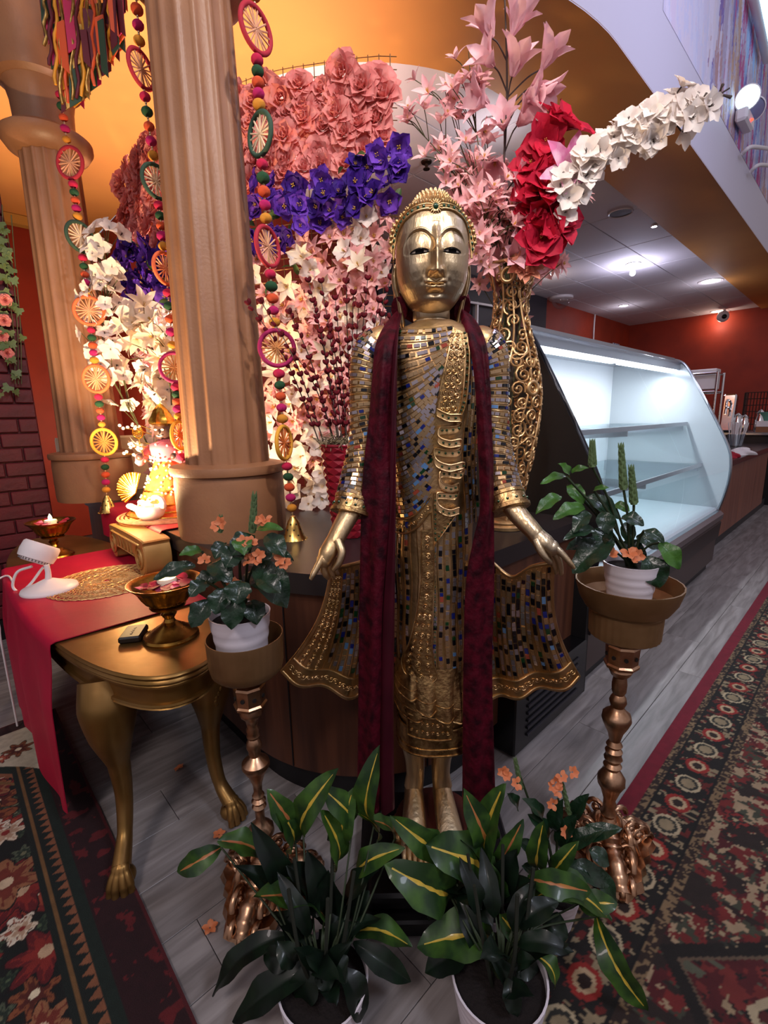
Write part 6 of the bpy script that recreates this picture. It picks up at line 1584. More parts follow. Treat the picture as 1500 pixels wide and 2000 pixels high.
th_ = PB(1262, 1058, 0.815); MB().box(th_, (0.10, 0.006, 0.045), rot=RM).build('tag_holder', WHITEP, caseT, 0)
# white folded paper tray near the near end of the deck
MB().box(W(2.75, 1.05, 0.575), (0.42, 0.26, 0.03), rot=RM, bev=0.008).build('serving_tray', WHITEC, label='white serving tray on the display case deck behind the right plant', cat='tray', smooth=0, loc=W(2.75, 1.05, 0.575))
# black louvred base box between counter and case
lb_ = thing('louvred_base', 'low black louvred box at the foot of the display case', 'box', W(1.82, 1.0, 0))
MB().box(W(1.80, 1.05, 0.15), (0.64, 0.42, 0.28), rot=RM, bev=0.006).build('box_body', BLACKG, lb_, 0)
for k in range(6): MB().box(W(1.80, 0.836, 0.07+0.032*k), (0.46, 0.006, 0.012), rot=RM).build('louvre', mat('louvre_grey', '#26242A', 0.4), lb_, 0)
# ---------------------------------------------------------------- bar counter beyond the case
bar = thing('bar_counter', 'long bar counter with reddish wood front and dark top past the display case', 'counter', W(7.5, 1.3, 0))
a = A1+0.06
while a < 7.7:
    MB().box(W(a+0.39, 1.10, 0.47), (0.775, 0.24, 0.70), rot=RM, bev=0.004).build('front_panel', WOODF, bar, 0); a += 0.78
MB().box(W(6.60, 1.12, 0.06), (3.7, 0.20, 0.12), rot=RM).build('toe_kick', BLACK, bar, 0)
MB().box(W(6.60, 1.22, 0.85), (3.72, 0.56, 0.06), rot=RM, bev=0.006).build('bar_top', mat('dark_bar_top', '#3A2E30', 0.22), bar, 0)
bbk = thing('back_bar', 'black bench with steel top standing across the end of the bar', 'bench', W(8.8, 2.0, 0))
MB().box(W(8.84, 1.95, 0.495), (0.62, 2.0, 0.99), rot=RM).build('bench_body', BLACK, bbk, 0)
MB().box(W(8.82, 1.95, 1.01), (0.72, 2.06, 0.04), rot=RM, bev=0.006).build('bench_top', STEEL, bbk, 0)
def onbar(px, py, b): return PB(px, py, b)
# straws in a cup
sc_p = G(1436, 872, 0.881)
sct = thing('straw_cup', 'clear tumbler packed with white straws on the bar', 'cup', sc_p)
MB().lathe([(0.0, 0.0), (0.075, 0.0), (0.10, 0.16), (0.095, 0.16), (0.07, 0.01), (0, 0.01)], 24, sc_p).build('tumbler', glass_mat('tumbler_glass', (.8, .85, .88), .15), sct, 40)
for k in range(26):
    aa, rr = random.uniform(0, 6.28), random.uniform(0, .06); MB().tube([sc_p+Vector((rr*math.cos(aa), rr*math.sin(aa), .012)), sc_p+Vector((rr*1.9*math.cos(aa), rr*1.9*math.sin(aa), .30+random.uniform(-.02, .02)))], 0.007, 6).build('straw', WHITEP, sct, 60)
def crumple(name, label, cat, c, r_, m, seed):
    rn = random.Random(seed); ks = [(rn.uniform(2, 6), rn.uniform(2, 6), rn.uniform(0, 6)) for _ in range(4)]; mb = MB()
    def f(u, v):
        a = 2*PI*u; t = v*PI/2; q = 1+0.18*sum(math.sin(k[0]*a+k[1]*t+k[2]) for k in ks)/2; return (c.x+r_[0]*q*math.cos(a)*math.cos(t), c.y+r_[1]*q*math.sin(a)*math.cos(t), c.z+r_[2]*q*math.sin(t))
    mb.grid(f, 32, 12, cu=True); mb.build(name, m, label=label, cat=cat, loc=c, smooth=60)
c1_ = G(1447, 888, 0.881); crumple('napkin', 'crumpled white napkin on the bar edge', 'napkin', c1_, (0.12, 0.10, 0.07), WHITEP, 1)
c2_ = G(1426, 893, 0.881); crumple('cloth', 'folded red cloth on the bar edge beside the napkin', 'cloth', c2_, (0.09, 0.08, 0.05), mat('red_cloth', '#A01028', 0.7), 2)
# steel tap tower, pitchers, jars on the back bar
tp = G(1412, 845, 1.031)+E1*.22
tt = thing('tap_tower', 'tall slanted steel tap tower on the back bar', 'tap tower', tp)
MB().box(tp+Vector((0, 0, 0.27)), (0.16, 0.16, 0.54), rot=RM @ Matrix.Rotation(R(8), 3, 'Y'), bev=0.02).build('tower', CHROME, tt, 0)
for k in range(2): MB().tube(spline([tp+E1*(-.1)+Vector((0, 0, .46-.1*k)), tp+E1*(-.2)+Vector((0, 0, .45-.1*k)), tp+E1*(-.22)+Vector((0, 0, .36-.1*k))], 5), 0.016, 8).build('spout', CHROME, tt, 60)
for i, (px, h_, r_, lab) in enumerate(((1432, .24, .07, 'steel pitcher next to the tap tower'), (1446, .22, .06, 'steel pitcher in the middle of the back bar'), (1476, .28, .065, 'tall steel shaker at the right of the back bar'))):
    p = G(px, 845, 1.031)+E1*.2; q = thing('steel_pitcher', lab, 'pitcher', p, 'steel pitchers on the back bar')
    MB().lathe([(0.0, 0.0), (r_*.9, 0.0), (r_, h_*.2), (r_*.95, h_*.6), (r_*.7, h_*.85), (r_*.75, h_), (r_*.7, h_), (0, h_*.9)], 24, p).build('body', CHROME, q, 40)
    MB().tube(spline([p+E1*r_*.8+Vector((0, 0, h_*.85)), p+E1*r_*1.7+Vector((0, 0, h_*.7)), p+E1*r_*.95+Vector((0, 0, h_*.25))], 6), .012, 6).build('handle', CHROME, q, 60)
    MB().lathe([(0, h_*.9), (r_*.7, h_*.98), (r_*.3, h_*1.1), (0, h_*1.15)], 20, p).build('lid', CHROME, q, 40)
p = G(1494, 845, 1.031)+E1*.25; MB().lathe([(0.0, 0.0), (0.10, 0.0), (0.17, 0.12), (0.165, 0.12), (0.09, 0.01), (0, 0.01)], 24, p+Vector((0, 0, .16))).build('green_bowl', mat('mint_plastic', '#5E9A86', 0.5), label='mint green bowl on a carton at the right frame edge', cat='bowl', loc=p+Vector((0, 0, .16)), smooth=40)
ctn = thing('carton', 'white and brown carton under the mint bowl on the back bar', 'carton', p); MB().box(p+Vector((0, 0, .04)), (.34, .24, .078), rot=RM).build('lower_half', mat('kraft_card', '#8A5A3C', .7), ctn, 0); MB().box(p+Vector((0, 0, .119)), (.34, .24, .078), rot=RM).build('upper_half', WHITEP, ctn, 0)
# wire shelving rack behind the case
RKA = 9.7
q0, q1 = PA(1300, 735, RKA), PA(1402, 728, RKA); b0r, b1r = AB(q0)[1]+0.3, AB(q1)[1]
rk = thing('wire_rack', 'chrome wire shelving rack standing before the far red wall', 'rack', W(RKA+.2, (b0r+b1r)/2, 0))
for b in (b0r, b1r):
    for a in (RKA, RKA+.45): MB().tube([W(a, b, 0), W(a, b, q1.z+.02)], 0.022, 8).build('post', CHROME, rk, 60)
for z in (q1.z, PA(1400, 765, RKA).z, 1.0, .45):
    m_ = MB()
    for a in (RKA, RKA+.45): m_.tube([W(a, b0r, z), W(a, b1r, z)], 0.022, 6)
    for k in range(12): b = lerp(b0r, b1r, k/11); m_.tube([W(RKA, b, z), W(RKA+.45, b, z)], 0.008, 5)
    m_.build('shelf', CHROME, rk, 60)
bxp = PA(1352, 765, RKA)+E1*.22; MB().box(Vector((bxp.x, bxp.y, bxp.z+.20)), (.3, .62, .34), rot=RM, bev=.01).build('white_box', WHITEP, label='white box on the chrome wire rack', cat='box', loc=Vector((bxp.x, bxp.y, bxp.z+.03)), smooth=0)
g0, g1 = PA(1448, 830, 9.02), PA(1506, 765, 9.02); bb0, bb1 = AB(g0)[1], AB(g1)[1]
grt = thing('wire_crate', 'dark wire crate standing on the steel bench at the right frame edge', 'crate', W(9.02, (bb0+bb1)/2, 1.03)); gr = MB()
for k in range(9): b = lerp(bb0, bb1, k/8); gr.tube([W(9.02, b, 1.035), W(9.02, b, g1.z)], .006, 5)
for k in range(7): z = lerp(1.04, g1.z, k/6); gr.tube([W(9.02, bb0, z), W(9.02, bb1, z)], .006, 5)
gr.build('wire_panel', mat('dark_wire', '#3A2A24', .5, .6), grt, 60)
for b in (bb0, bb1): MB().box(W(9.08, b, (1.03+g1.z)/2), (.12, .02, g1.z-1.03), rot=RM).build('side', mat('dark_wire', '#3A2A24', .5, .6), grt, 0)
# shelf on the dark panel
ws = thing('wall_shelf', 'wooden wall shelf with white uprights on the dark panel behind the vase', 'shelf', W(8.0, 4.7, 2.3))
s0, s1 = PB(995, 648, 4.6), PB(1062, 652, 4.6); MB().box((s0+s1)/2, ((s1-s0).length, .36, .05), rot=RM).build('board', mat('shelf_wood', '#9A6038', .5), ws, 0)
for px in (931, 1013): u0, u1 = PB(px, 590, 4.7), PB(px, 655, 4.7); MB().box((u0+u1)/2, (.04, .04, (u0-u1).length), rot=RM).build('upright', WHITEP, ws, 0)
u0, u1 = PB(905, 588, 4.68), PB(1013, 606, 4.68); MB().tube([u0, u1], .02, 6).build('cross_bar', WHITEP, ws, 60)
# poster, cable
pp = PB(1202, 688, 4.82)
def ppos(u, v): c = pp-E2*0.0; a = (u-.5)*.42; z = (v-.5)*.42; return np.stack([c.x+a*E1.x, c.y+a*E1.y, c.z+z], 1)
def pcol(u, v): m_ = fbm(u*7, v*7, 41) > .52; c = np.where(m_[:, None], np.array(hx('#DCE6F4')), np.array(hx('#3A78C8'))); c[fbm(u*9+4, v*9, 44) > .66] = hx('#16304E'); return c
colour_grid('poster', ppos, pcol, 40, 40, attr_mat('poster_print', .5), label='small blue and white poster on the far red wall', cat='poster')
MB().tube(spline([PB(1162, 614, 4.83), PB(1160, 640, 4.83), PB(1158, 690, 4.83)], 6), .018, 6).build('wall_cable', WHITEP, label='white cable running down the red wall beside the poster', cat='cable', smooth=60)
# ---------------------------------------------------------------- ceiling fixtures
LENS = mat('lamp_lens_lit', '#FFFFFF', .4, emit='#F2F0FF', estr=30.0); LENSW = mat('lamp_lens_warm', '#FFFFFF', .4, emit='#FFE0C0', estr=22.0)
CZ = 3.541
def downlight(px, py, r_, lab, lens, en, colr=(1, .95, .95), z=CZ, dz=0.0):
    c = G(px, py, z-dz); t = thing('recessed_light', lab, 'ceiling light', c, 'recessed ceiling lights')
    MB().lathe([(r_*.8, -0.001), (r_*1.15, -.012), (r_*1.2, -.004), (r_*1.2, 0.0)], 28, c).build('trim_ring', WHITEP, t, 40)
    MB().lathe([(0.0, -.012), (r_*.5, -.011), (r_*.86, -.004)], 24, c).build('lens', lens, t, 40)
    if en > 11:
        MB().tube([c-Vector((0, 0, .01)), c-Vector((0, 0, .10))], r_*.25, 8).build('neck', WHITEP, t, 60)
        MB().ball(c-Vector((0, 0, .13)), r_*.45, 0, 12, 8).build('bulb', lens, t, 60)
    if en:
        l_ = lamp('ceiling_bulb_glow', 'POINT', c-Vector((0, 0, .30)), en, colr, .06)
downlight(1237, 515, .09, 'brightest recessed light above the middle of the display case', LENS, 20, (.74, .74, 1))
downlight(1388, 549, .16, 'wide recessed light near the edge of the tan soffit', LENS, 5, (.9, .86, 1))
downlight(1070, 537, .07, 'small recessed light above the black panel beside the peach bloom', LENSW, 3, (1, .85, .8))
downlight(1218, 597, .09, 'small recessed light far back over the room corner', LENS, 3.5, (.9, .86, 1))
downlight(1402, 608, .13, 'warm recessed light by the security camera on the far wall', LENSW, 4, (1, .8, .65))
downlight(960, 238, .065, 'bright recessed light glinting through the pink flowers', LENS, 4, (1, .9, .95))
downlight(1278, 441, .03, 'tiny ceiling light at the edge of the soffit', LENS, 0)
c = G(1212, 416, CZ); spt = thing('ceiling_speaker', 'round dark speaker grille in the tiled ceiling', 'speaker', c)
MB().lathe([(.11, -.001), (.125, -.010), (.13, 0)], 28, c).build('rim', WHITEP, spt, 40); MB().lathe([(0, -.006), (.112, -.004)], 28, c).build('grille', mat('speaker_grille', '#5A4A4A', .7, bump=.4, bscale=400), spt, 40)
c = G(833, 316, CZ); spk = thing('sprinkler', 'small ceiling sprinkler above the violet blooms', 'sprinkler', c); MB().lathe([(.05, 0), (.045, -.01), (.015, -.02), (.012, -.05), (.03, -.055), (.03, -.06), (0, -.06)], 20, c).build('sprinkler_head', mat('dull_brass', '#4A3A30', .4, .8), spk, 40)
c = P(1412, 618, 11.0); cmr = thing('security_camera', 'small white bullet security camera on the far wall', 'camera', c); MB().ball(c, .12, 0, 16, 10).build('housing', WHITEP, cmr, 60); MB().ball(c+Vector((-.04, -.1, -.02)), .05, 0, 12, 8).build('lens', BLACKG, cmr, 60); MB().tube([c, c+Vector((.1, .1, .25))], .03, 8).build('mount', WHITEP, cmr, 60)
c = G(1096, 580, CZ); dm = thing('dome_camera', 'clear dome camera on the ceiling by the dark panel', 'camera', c); MB().lathe([(.22, -.002), (.22, -.04), (.2, -.05)], 24, c).build('ring', WHITEP, dm, 40); MB().ball(c-Vector((0, 0, .05)), .17, 0, 18, 10).build('dome', GLASS2, dm, 60)
# emergency light unit on the mural wall
ec = PB(1462, 232, 1.30); em_ = thing('emergency_light', 'white twin-head emergency light on the mural wall', 'emergency light', ec)
MB().box(ec+E2*.03, (.34, .10, .12), rot=RM @ Matrix.Rotation(R(0), 3, 'Y'), bev=.02).build('housing', WHITEP, em_, 0)
for s, m_ in ((-1, LENS), (1, mat('lens_grey', '#8A88A8', .15, .2))):
    hc = ec+E1*(.13*s)+Vector((0, 0, .13)); d = (Vector((0, 0, CAM_H))-hc).normalized()+E1*(.25*s); mm = frame(d).to_4x4(); mm.translation = hc
    MB().lathe([(.03, -.10), (.07, -.06), (.10, 0), (.105, .015), (.095, .02)], 24, mtx=mm, cap=False).build('lamp_head', WHITEP, em_, 40); MB().lathe([(0, .012), (.05, .016), (.096, .006)], 24, mtx=mm).build('lamp_lens', mat('cyan_lens_lit', '#CFF4FF', .3, emit='#BFEFFF', estr=6.0) if s < 0 else m_, em_, 40)
MB().ball(ec+Vector((0, 0, -.02))-E2*.03, .012, 0, 8, 6).build('red_indicator', mat('red_led', '#FF3A2A', .4, emit='#FF2A1A', estr=8), em_, 60)
br = thing('wall_brackets', 'pair of curved white cable brackets below the emergency light', 'bracket', PB(1480, 310, 1.30))
for px, py in ((1450, 300), (1466, 335)): MB().tube(spline([PB(px, py, 1.36), PB(px+14, py-12, 1.30), PB(px+34, py-12, 1.28), PB(px+60, py-8, 1.30)], 6), .02, 8).build('bracket', WHITEP, br, 60)
tl0, tl1 = PB(1486, -20, 1.28), PB(1512, 110, 1.28); tlt = thing('tube_light', 'blue-white fluorescent tube at the top right over the mural', 'tube light', (tl0+tl1)/2)
MB().tube([tl0, tl1], .035, 10).build('tube', mat('tube_lit', '#DDF4FF', .4, emit='#A8E4FF', estr=5.0), tlt, 60); MB().tube([tl0+E2*.05, tl1+E2*.05], .05, 8).build('batten', WHITEP, tlt, 60)
# ---------------------------------------------------------------- plant stands
def stand(px0, py0, Y, prof, bowl_fn, label, foot_lab, octz, name='plant_stand'):
    ax = P(px0, py0, Y).x
    def zz(py): return P(px0, py, Y).z
    def mm(py): return (P(px0, py, Y)-Vector((0, 0, CAM_H))).dot(FW)/F
    t = thing(name, label, 'plant stand', (ax, Y, 0), 'gold plant stands')
    c = (ax, Y, 0)
    sp = [(h*mm(py), zz(py)) for py, h in prof]
    MB().lathe(sp, 28, c, wob=lambda a, j, z: 1+(0.03*math.cos(a*10) if j % 3 == 1 else 0)).build('spindle', GOLD_STAND, t, 40)
    y0, y1 = octz; ro = 31*mm(y0)
    oc = MB().lathe([(ro*.45, zz(y0-8)), (ro*.98, zz(y0)), (ro*1.04, zz(y0+4)), (ro, zz(y0+8)), (ro*.95, zz(y1-8)), (ro*1.06, zz(y1-5)), (ro*1.02, zz(y1)), (ro*.6, zz(y1+4))], 8, c, a0=R(22.5-12)).build('octagonal_socket', GOLD_STAND, t, 20)
    hl = MB()
    for k in range(8):
        a = R(-12)+2*PI*k/8; p = Vector((ax+ro*.905*math.cos(a), Y+ro*.905*math.sin(a), zz((y0+y1)/2))); n = Vector((math.cos(a), math.sin(a), 0)); m4 = frame(n).to_4x4(); m4.translation = p
        hl.lathe([(0, .003), (.0055, .003), (.006, 0)], 10, mtx=m4)
    hl.build('socket_holes', mat('dark_hole', '#120A06', .8), oc, 40)
    # ornate scrolled tripod foot
    ft = MB(); zt = sp[-1][1]
    ft.lathe([(.020, zt+.01), (.032, zt), (.026, zt-.02), (.040, zt-.035), (.034, zt-.05)], 20, c)
    ft.lathe([(.034, zt-.04), (.050, zt*.66), (.060, zt*.46), (.092, zt*.28), (.128, .046), (.138, .022)], 60, c, cap=False, wob=lambda a, j, z: 1+(.20*math.cos(3*(a-R(-100)))+.05*math.cos(15*a))*(j/5))
    fo = ft.build('foot_collar', GOLD_STAND, t, 40)
    for k in range(3):
        a = R(-100)+2*PI*k/3; d = Vector((math.cos(a), math.sin(a), 0)); s = Vector((-d.y, d.x, 0)); m_ = MB()
        o = Vector((ax, Y, 0)); pth = spline([o+d*.010+Vector((0, 0, zt-.01)), o+d*.040+Vector((0, 0, zt-.04)), o+d*.058+Vector((0, 0, zt*.55)), o+d*.105+Vector((0, 0, .062)), o+d*.150+Vector((0, 0, .030))], 6)
        m_.tube(pth, [lerp(.034, .026, i/24)*(1+.10*math.sin(i*1.9)) for i in range(25)], 12)
        m_.tube([pth[-1]+d*(.020*(1-.75*q)*math.cos(q*9+3.6))+Vector((0, 0, .022*(1-.75*q)*math.sin(q*9+3.6)+.004)) for q in np.linspace(0, 1, 20)], .0085, 8)
        for sd in (-1, 1):
            for w_, cc in ((.036, o+d*.085+s*sd*.036+Vector((0, 0, .072))), (.026, o+d*.045+s*sd*.040+Vector((0, 0, .115))), (.026, o+d*.128+s*sd*.028+Vector((0, 0, .034)))):
                m_.tube([cc+(d*math.cos(q*8)+Vector((0, 0, 1))*math.sin(q*8))*(w_*(1-.8*q))+s*sd*.004 for q in np.linspace(0, 1, 16)], [.0085*(1-.4*i/15) for i in range(16)], 6); m_.ball(cc, .011, 0, 8, 6)
            m_.tube(spline([pth[8]+s*sd*.02, o+s*sd*.055+d*.045+Vector((0, 0, .085)), o+s*sd*.062+d*.065+Vector((0, 0, .035)), o+s*sd*.03+d*.10+Vector((0, 0, .02))], 5), .009, 7)
        m_.build('scroll_foot', GOLD_STAND, t, 60)
    bowl_fn(t, c, zz, mm)
    return t, ax, zz, mm
def bowlL(t, c, zz, mm):
    z1 = zz(1240); r_ = 73*mm(1240); zb_ = zz(1312)
    pr = [(0.0, zb_-.012), (r_*.45, zb_-.012), (r_*.80, zb_), (r_*.93, zb_+.012), (r_*.97, zb_+.03), (r_*1.0, z1-.002), (r_*1.0, z1+.002), (r_*.975, z1+.002), (r_*.95, zb_+.03), (r_*.86, zb_+.012), (0.0, zb_+.006)]
    MB().lathe(pr, 96, c, wob=lambda a, j, z: 1+(.006*math.cos(a*32) if 3 <= j <= 5 else 0)).build('bowl', GOLD_BOWL, t, 40)
def bowlR(t, c, zz, mm):
    z1 = zz(1138); r_ = 96*mm(1138); zm = zz(1192); zb_ = zz(1240)
    pr = [(r_*.66, zm+.004), (r_*.80, zm+.012), (r_*.92, lerp(zm, z1, .5)), (r_*1.0, z1-.002), (r_*1.005, z1+.003), (r_*.975, z1+.003), (r_*.90, lerp(zm, z1, .5)), (r_*.72, zm+.022), (0.0, zm+.016)]
    MB().lathe(pr, 26, c, cap=False).build('bowl', GOLD_BOWL, t, 24)
    MB().lathe([(0.0, zb_-.018), (r_*.30, zb_-.018), (r_*.55, zb_-.008), (r_*.68, zb_+.004), (r_*.70, zm), (r_*.66, zm+.006)], 96, c, wob=lambda a, j, z: 1+(.010*math.cos(a*30) if 3 <= j <= 4 else 0)).build('bowl_skirt', GOLD_BOWL, t, 40)
profL = [(1312, 12), (1330, 14), (1380, 20), (1388, 23), (1396, 20), (1402, 13), (1418, 10), (1424, 13), (1430, 11), (1436, 13), (1441, 10), (1448, 14), (1458, 15), (1466, 11), (1470, 12), (1475, 10), (1480, 16), (1487, 26), (1494, 27), (1502, 22), (1514, 15), (1530, 9), (1546, 8), (1552, 12), (1557, 9), (1562, 14), (1568, 10), (1573, 14), (1580, 9), (1600, 9), (1608, 16), (1616, 24), (1624, 25), (1634, 19), (1648, 11), (1660, 9), (1668, 14), (1674, 11)]
SL_t, axL, zzL, mmL = stand(512, 1640, 1.12, profL, bowlL, 'gold candlestick plant stand with a ribbed tray beside the console table', '', (1333, 1376))
profR = [(1236, 12), (1250, 14), (1300, 18), (1308, 22), (1316, 18), (1322, 12), (1336, 14), (1350, 13), (1356, 10), (1362, 14), (1370, 16), (1380, 12), (1386, 15), (1394, 25), (1404, 27), (1414, 23), (1430, 14), (1446, 10), (1454, 15), (1460, 11), (1466, 16), (1474, 14), (1480, 17), (1488, 12), (1494, 17), (1502, 12), (1508, 18), (1518, 25), (1528, 25), (1540, 18), (1560, 11), (1578, 11), (1586, 15), (1592, 12), (1598, 16), (1604, 13)]
SR_t, axR, zzR, mmR = stand(1187, 1600, 1.22, profR, bowlR, 'taller gold candlestick plant stand with a wide bowl beside the display case', '', (1256, 1300))
# ---------------------------------------------------------------- plants
POTW = mat('white_ribbed_pot', '#D8D0D6', .45, coat=.1); SOIL = mat('dark_soil', '#1A1210', .95, bump=.8, bscale=120)
LEAFD = mat('glossy_dark_leaf', '#132818', .3, var='#1C3822', vscale=30, coat=.15, bump=.25, bscale=90); LEAFB = mat('bright_leaf', '#3F6A24', .35, var='#2E5420', vscale=25, bump=.2, bscale=90)
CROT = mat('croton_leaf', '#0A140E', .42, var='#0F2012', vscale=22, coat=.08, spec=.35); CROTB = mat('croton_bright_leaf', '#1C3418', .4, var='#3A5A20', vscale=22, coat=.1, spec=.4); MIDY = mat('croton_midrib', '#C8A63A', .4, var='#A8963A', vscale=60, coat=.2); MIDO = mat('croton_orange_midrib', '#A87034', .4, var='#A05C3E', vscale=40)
ORF = mat('crossandra_orange', '#D87848', .6, var='#E49468', vscale=40, translucent=.2); SPIKE = mat('green_spike', '#5A7048', .6)
STEMP = mat('plant_stem', '#26321A', .6)
def mkleaf(t, base, tip, w_, m, mid=None, bend=0.15, wavy=.06, name='leaf', twist=0.0, up=None, ph=0.0):
    """broad leaf from base to tip (world), width w_ metres"""
    d = tip-base; L_ = d.length; u = d.normalized(); toc = (Vector((0, 0, CAM_H))-(base+tip)/2).normalized()
    upv = (Vector((0, 0, 1))*.65+toc*.75) if up is None else up
    n0 = (upv-u*upv.dot(u)).normalized(); sd = u.cross(n0); n0 = n0*math.cos(twist)+sd*math.sin(twist); sd = u.cross(n0)
    nu, nv = 14, 7; V = []; cs = []; rj = random.Random(int(abs(base.x+tip.z)*1e5)); jm = [rj.uniform(.05, .15) for _ in range(nu)]
    for i in range(nu):
        q = i/(nu-1); c = base+d*q+n0*(bend*L_*math.sin(PI*q**0.8)); cs.append(c)
        hw = w_*.5*max(.04, math.sin(PI*min(1, .02+.98*q**.9))**(.62 if mid else .75))
        f = jm[i]*(1.2-.5*q) if mid else .16
        for j in range(nv):
            v = (-1, -.62, -f, 0, f, .62, 1)[j]; wv = wavy*w_*math.sin(q*13+ph+(2 if v > 0 else 0))*abs(v)**2
            V.append((c+sd*(hw*v*(1+.05*math.sin(q*17+ph)*(abs(v) == 1)))+n0*(.30*hw*abs(v)+wv))[:])
    Fc = []; mi = []
    for i in range(nu-1):
        for j in range(nv-1):
            Fc.append((i*nv+j, (i+1)*nv+j, (i+1)*nv+j+1, i*nv+j+1)); mi.append(1 if (mid and j in (2, 3) and i < nu-2) else 0)
    return MB().add(V, Fc, mi).build(name, [m, mid or m], t, 70)
def pot(t, c, r_, h_, ribs=5, r_b=.72):
    prof = [(0, 0), (r_*r_b*.95, 0), (r_*r_b, .004)]
    for k in range(ribs*4+1): q = k/(ribs*4); prof.append((r_*lerp(r_b, .99, q)*(1+.014*math.cos(q*ribs*2*PI)*(q < .9)), .006+(h_-.008)*q))
    prof += [(r_*1.0, h_), (r_*.955, h_), (r_*.94, h_*.86), (0, h_*.85)]
    po = MB().lathe(prof, 40, c).build('pot', POTW, t, 50)
    MB().lathe([(r_*.945, h_*.86), (r_*.6, h_*.885), (0, h_*.90)], 24, c).build('soil', SOIL, t, 60)
def ofl(t, p, s, rnd):
    mb = MB()
    for k in range(5): petal(mb, .024*s, .019*s, rnd.uniform(0, .4)+k*1.0, R(60), R(30), 0, 5, 4, .2, 1, .002, 0, .05, k, .55)
    me = mb.mesh('flower', ORF, 60); inst('flower', me, t, p, randrot((0, -.8, .5), .35, rnd))
def spike(t, a, b, w_):
    d = b-a; m_ = MB(); m_.tube([a, a.lerp(b, .5), b], [w_*.5, w_*.45, w_*.2], 7)
    u = d.normalized()
    for k in range(11):
        q = k/11; c = a.lerp(b, q)
        for s in range(4):
            an = s*PI/2+k*.8; o = u.orthogonal().normalized(); o2 = u.cross(o); dv = (o*math.cos(an)+o2*math.sin(an)); m_.tube([c, c+dv*w_*.55*(1-.5*q)+u*w_*.4, c+dv*w_*.65*(1-.5*q)+u*w_*1.1], [w_*.20, w_*.18, w_*.02], 5)
    m_.build('flower_spike', SPIKE, t, 60)
def stems(t, root, ends, r_=.0032, m=None):
    for e in ends:
        md = root.lerp(e, .55)+Vector((0, 0, .02)); MB().tube(spline([root+Vector((random.uniform(-.012, .012), random.uniform(-.012, .012), 0)), md, e], 6), r_, 6).build('stem', m or STEMP, t, 60)
rnd = random.Random(77)
# left crossandra in the ribbed tray
pc_ = Vector((axL-.008, 1.12, zzL(1312)+.007)); 
tl = thing('potted_crossandra', 'potted dark-leaved plant with orange flowers on the stand by the console table', 'potted plant', pc_, 'potted crossandras')
rp_ = 59*mmL(1195); hp_ = zzL(1195)-pc_.z; pot(tl, pc_, rp_, hp_)
Yl = 1.12; rt = pc_+Vector((0, 0, hp_*.86))
LL_ = [(500, 1098, 560, 1188, 62, 0), (520, 1046, 556, 1088, 40, 0), (496, 1046, 452, 1086, 46, 0), (500, 1036, 553, 1034, 24, 1), (412, 1100, 452, 1138, 42, 0), (382, 1105, 300, 1132, 32, 0), (402, 1135, 370, 1166, 32, 0), (412, 1172, 374, 1226, 42, 0), (460, 1158, 452, 1230, 44, 0), (492, 1172, 502, 1220, 42, 0),
       (394, 1076, 350, 1084, 24, 1), (455, 1105, 408, 1140, 40, 0), (470, 1135, 462, 1180, 46, 0), (530, 1082, 574, 1096, 26, 0), (470, 1070, 440, 1110, 44, 0), (500, 1070, 520, 1110, 46, 0), (440, 1060, 420, 1092, 34, 0), (480, 1120, 520, 1150, 46, 0), (440, 1150, 420, 1200, 40, 0), (505, 1130, 548, 1160, 40, 0), (470, 1050, 478, 1085, 36, 1), (420, 1120, 385, 1150, 36, 0)]
ends = []
for i, (x0, y0, x1, y1, w_, br_) in enumerate(LL_):
    Y = Yl+rnd.uniform(-.06, .03)-(.04 if y1 > 1150 else 0); a = P(x0, y0, Y+.015); b = P(x1, y1, Y-.02); mkleaf(tl, a, b, w_*mmL(y0), LEAFB if br_ else LEAFD, None, .12, .07, ph=i)
    if i % 2 == 0: ends.append(a)
stems(tl, rt, ends)
for px, py in ((425, 1028), (432, 1022), (510, 1018), (518, 1014), (490, 1060), (400, 1095), (456, 1140), (505, 1085), (545, 1095), (556, 1099), (484, 1094), (480, 1160), (475, 1058), (500, 1092)): ofl(tl, P(px, py, 1.07), .68, rnd)
spike(tl, P(493, 1040, 1.10), P(497, 966, 1.10), .016); spike(tl, P(430, 1040, 1.10), P(431, 1012, 1.10), .012)
# right crossandra in the wide bowl
pr_ = Vector((axR+.004, 1.22, zzR(1192)+.017))
tr2 = thing('potted_crossandra', 'potted leafy plant with three green spikes in the wide gold bowl', 'potted plant', pr_, 'potted crossandras')
rp2 = 52*mmR(1098); hp2 = zzR(1098)-pr_.z; pot(tr2, pr_, rp2, hp2)
RL_ = [(1106, 931, 1055, 946, 20, 1), (1116, 923, 1150, 914, 16, 1), (1110, 934, 1090, 906, 26, 1), (1096, 969, 1046, 1004, 27, 1), (1108, 948, 1140, 984, 32, 1), (1142, 992, 1080, 1014, 32, 1), (1160, 958, 1190, 953, 13, 1), (1142, 972, 1208, 1014, 40, 0), (1176, 1000, 1188, 1044, 34, 0), (1214, 1010, 1258, 1026, 30, 0), (1222, 1020, 1230, 1064, 28, 0),
       (1162, 1036, 1100, 1054, 26, 0), (1196, 1052, 1118, 1120, 56, 0), (1242, 1048, 1290, 1074, 32, 0), (1288, 1060, 1326, 1112, 36, 1), (1262, 1086, 1288, 1148, 52, 0), (1258, 1036, 1298, 1060, 22, 0), (1150, 1000, 1120, 1040, 30, 0), (1200, 985, 1230, 1000, 22, 1), (1190, 1030, 1160, 1075, 36, 0), (1150, 1060, 1105, 1075, 26, 0), (1215, 1060, 1262, 1090, 34, 0)]
rt = pr_+Vector((0, 0, hp2*.86)); ends = []
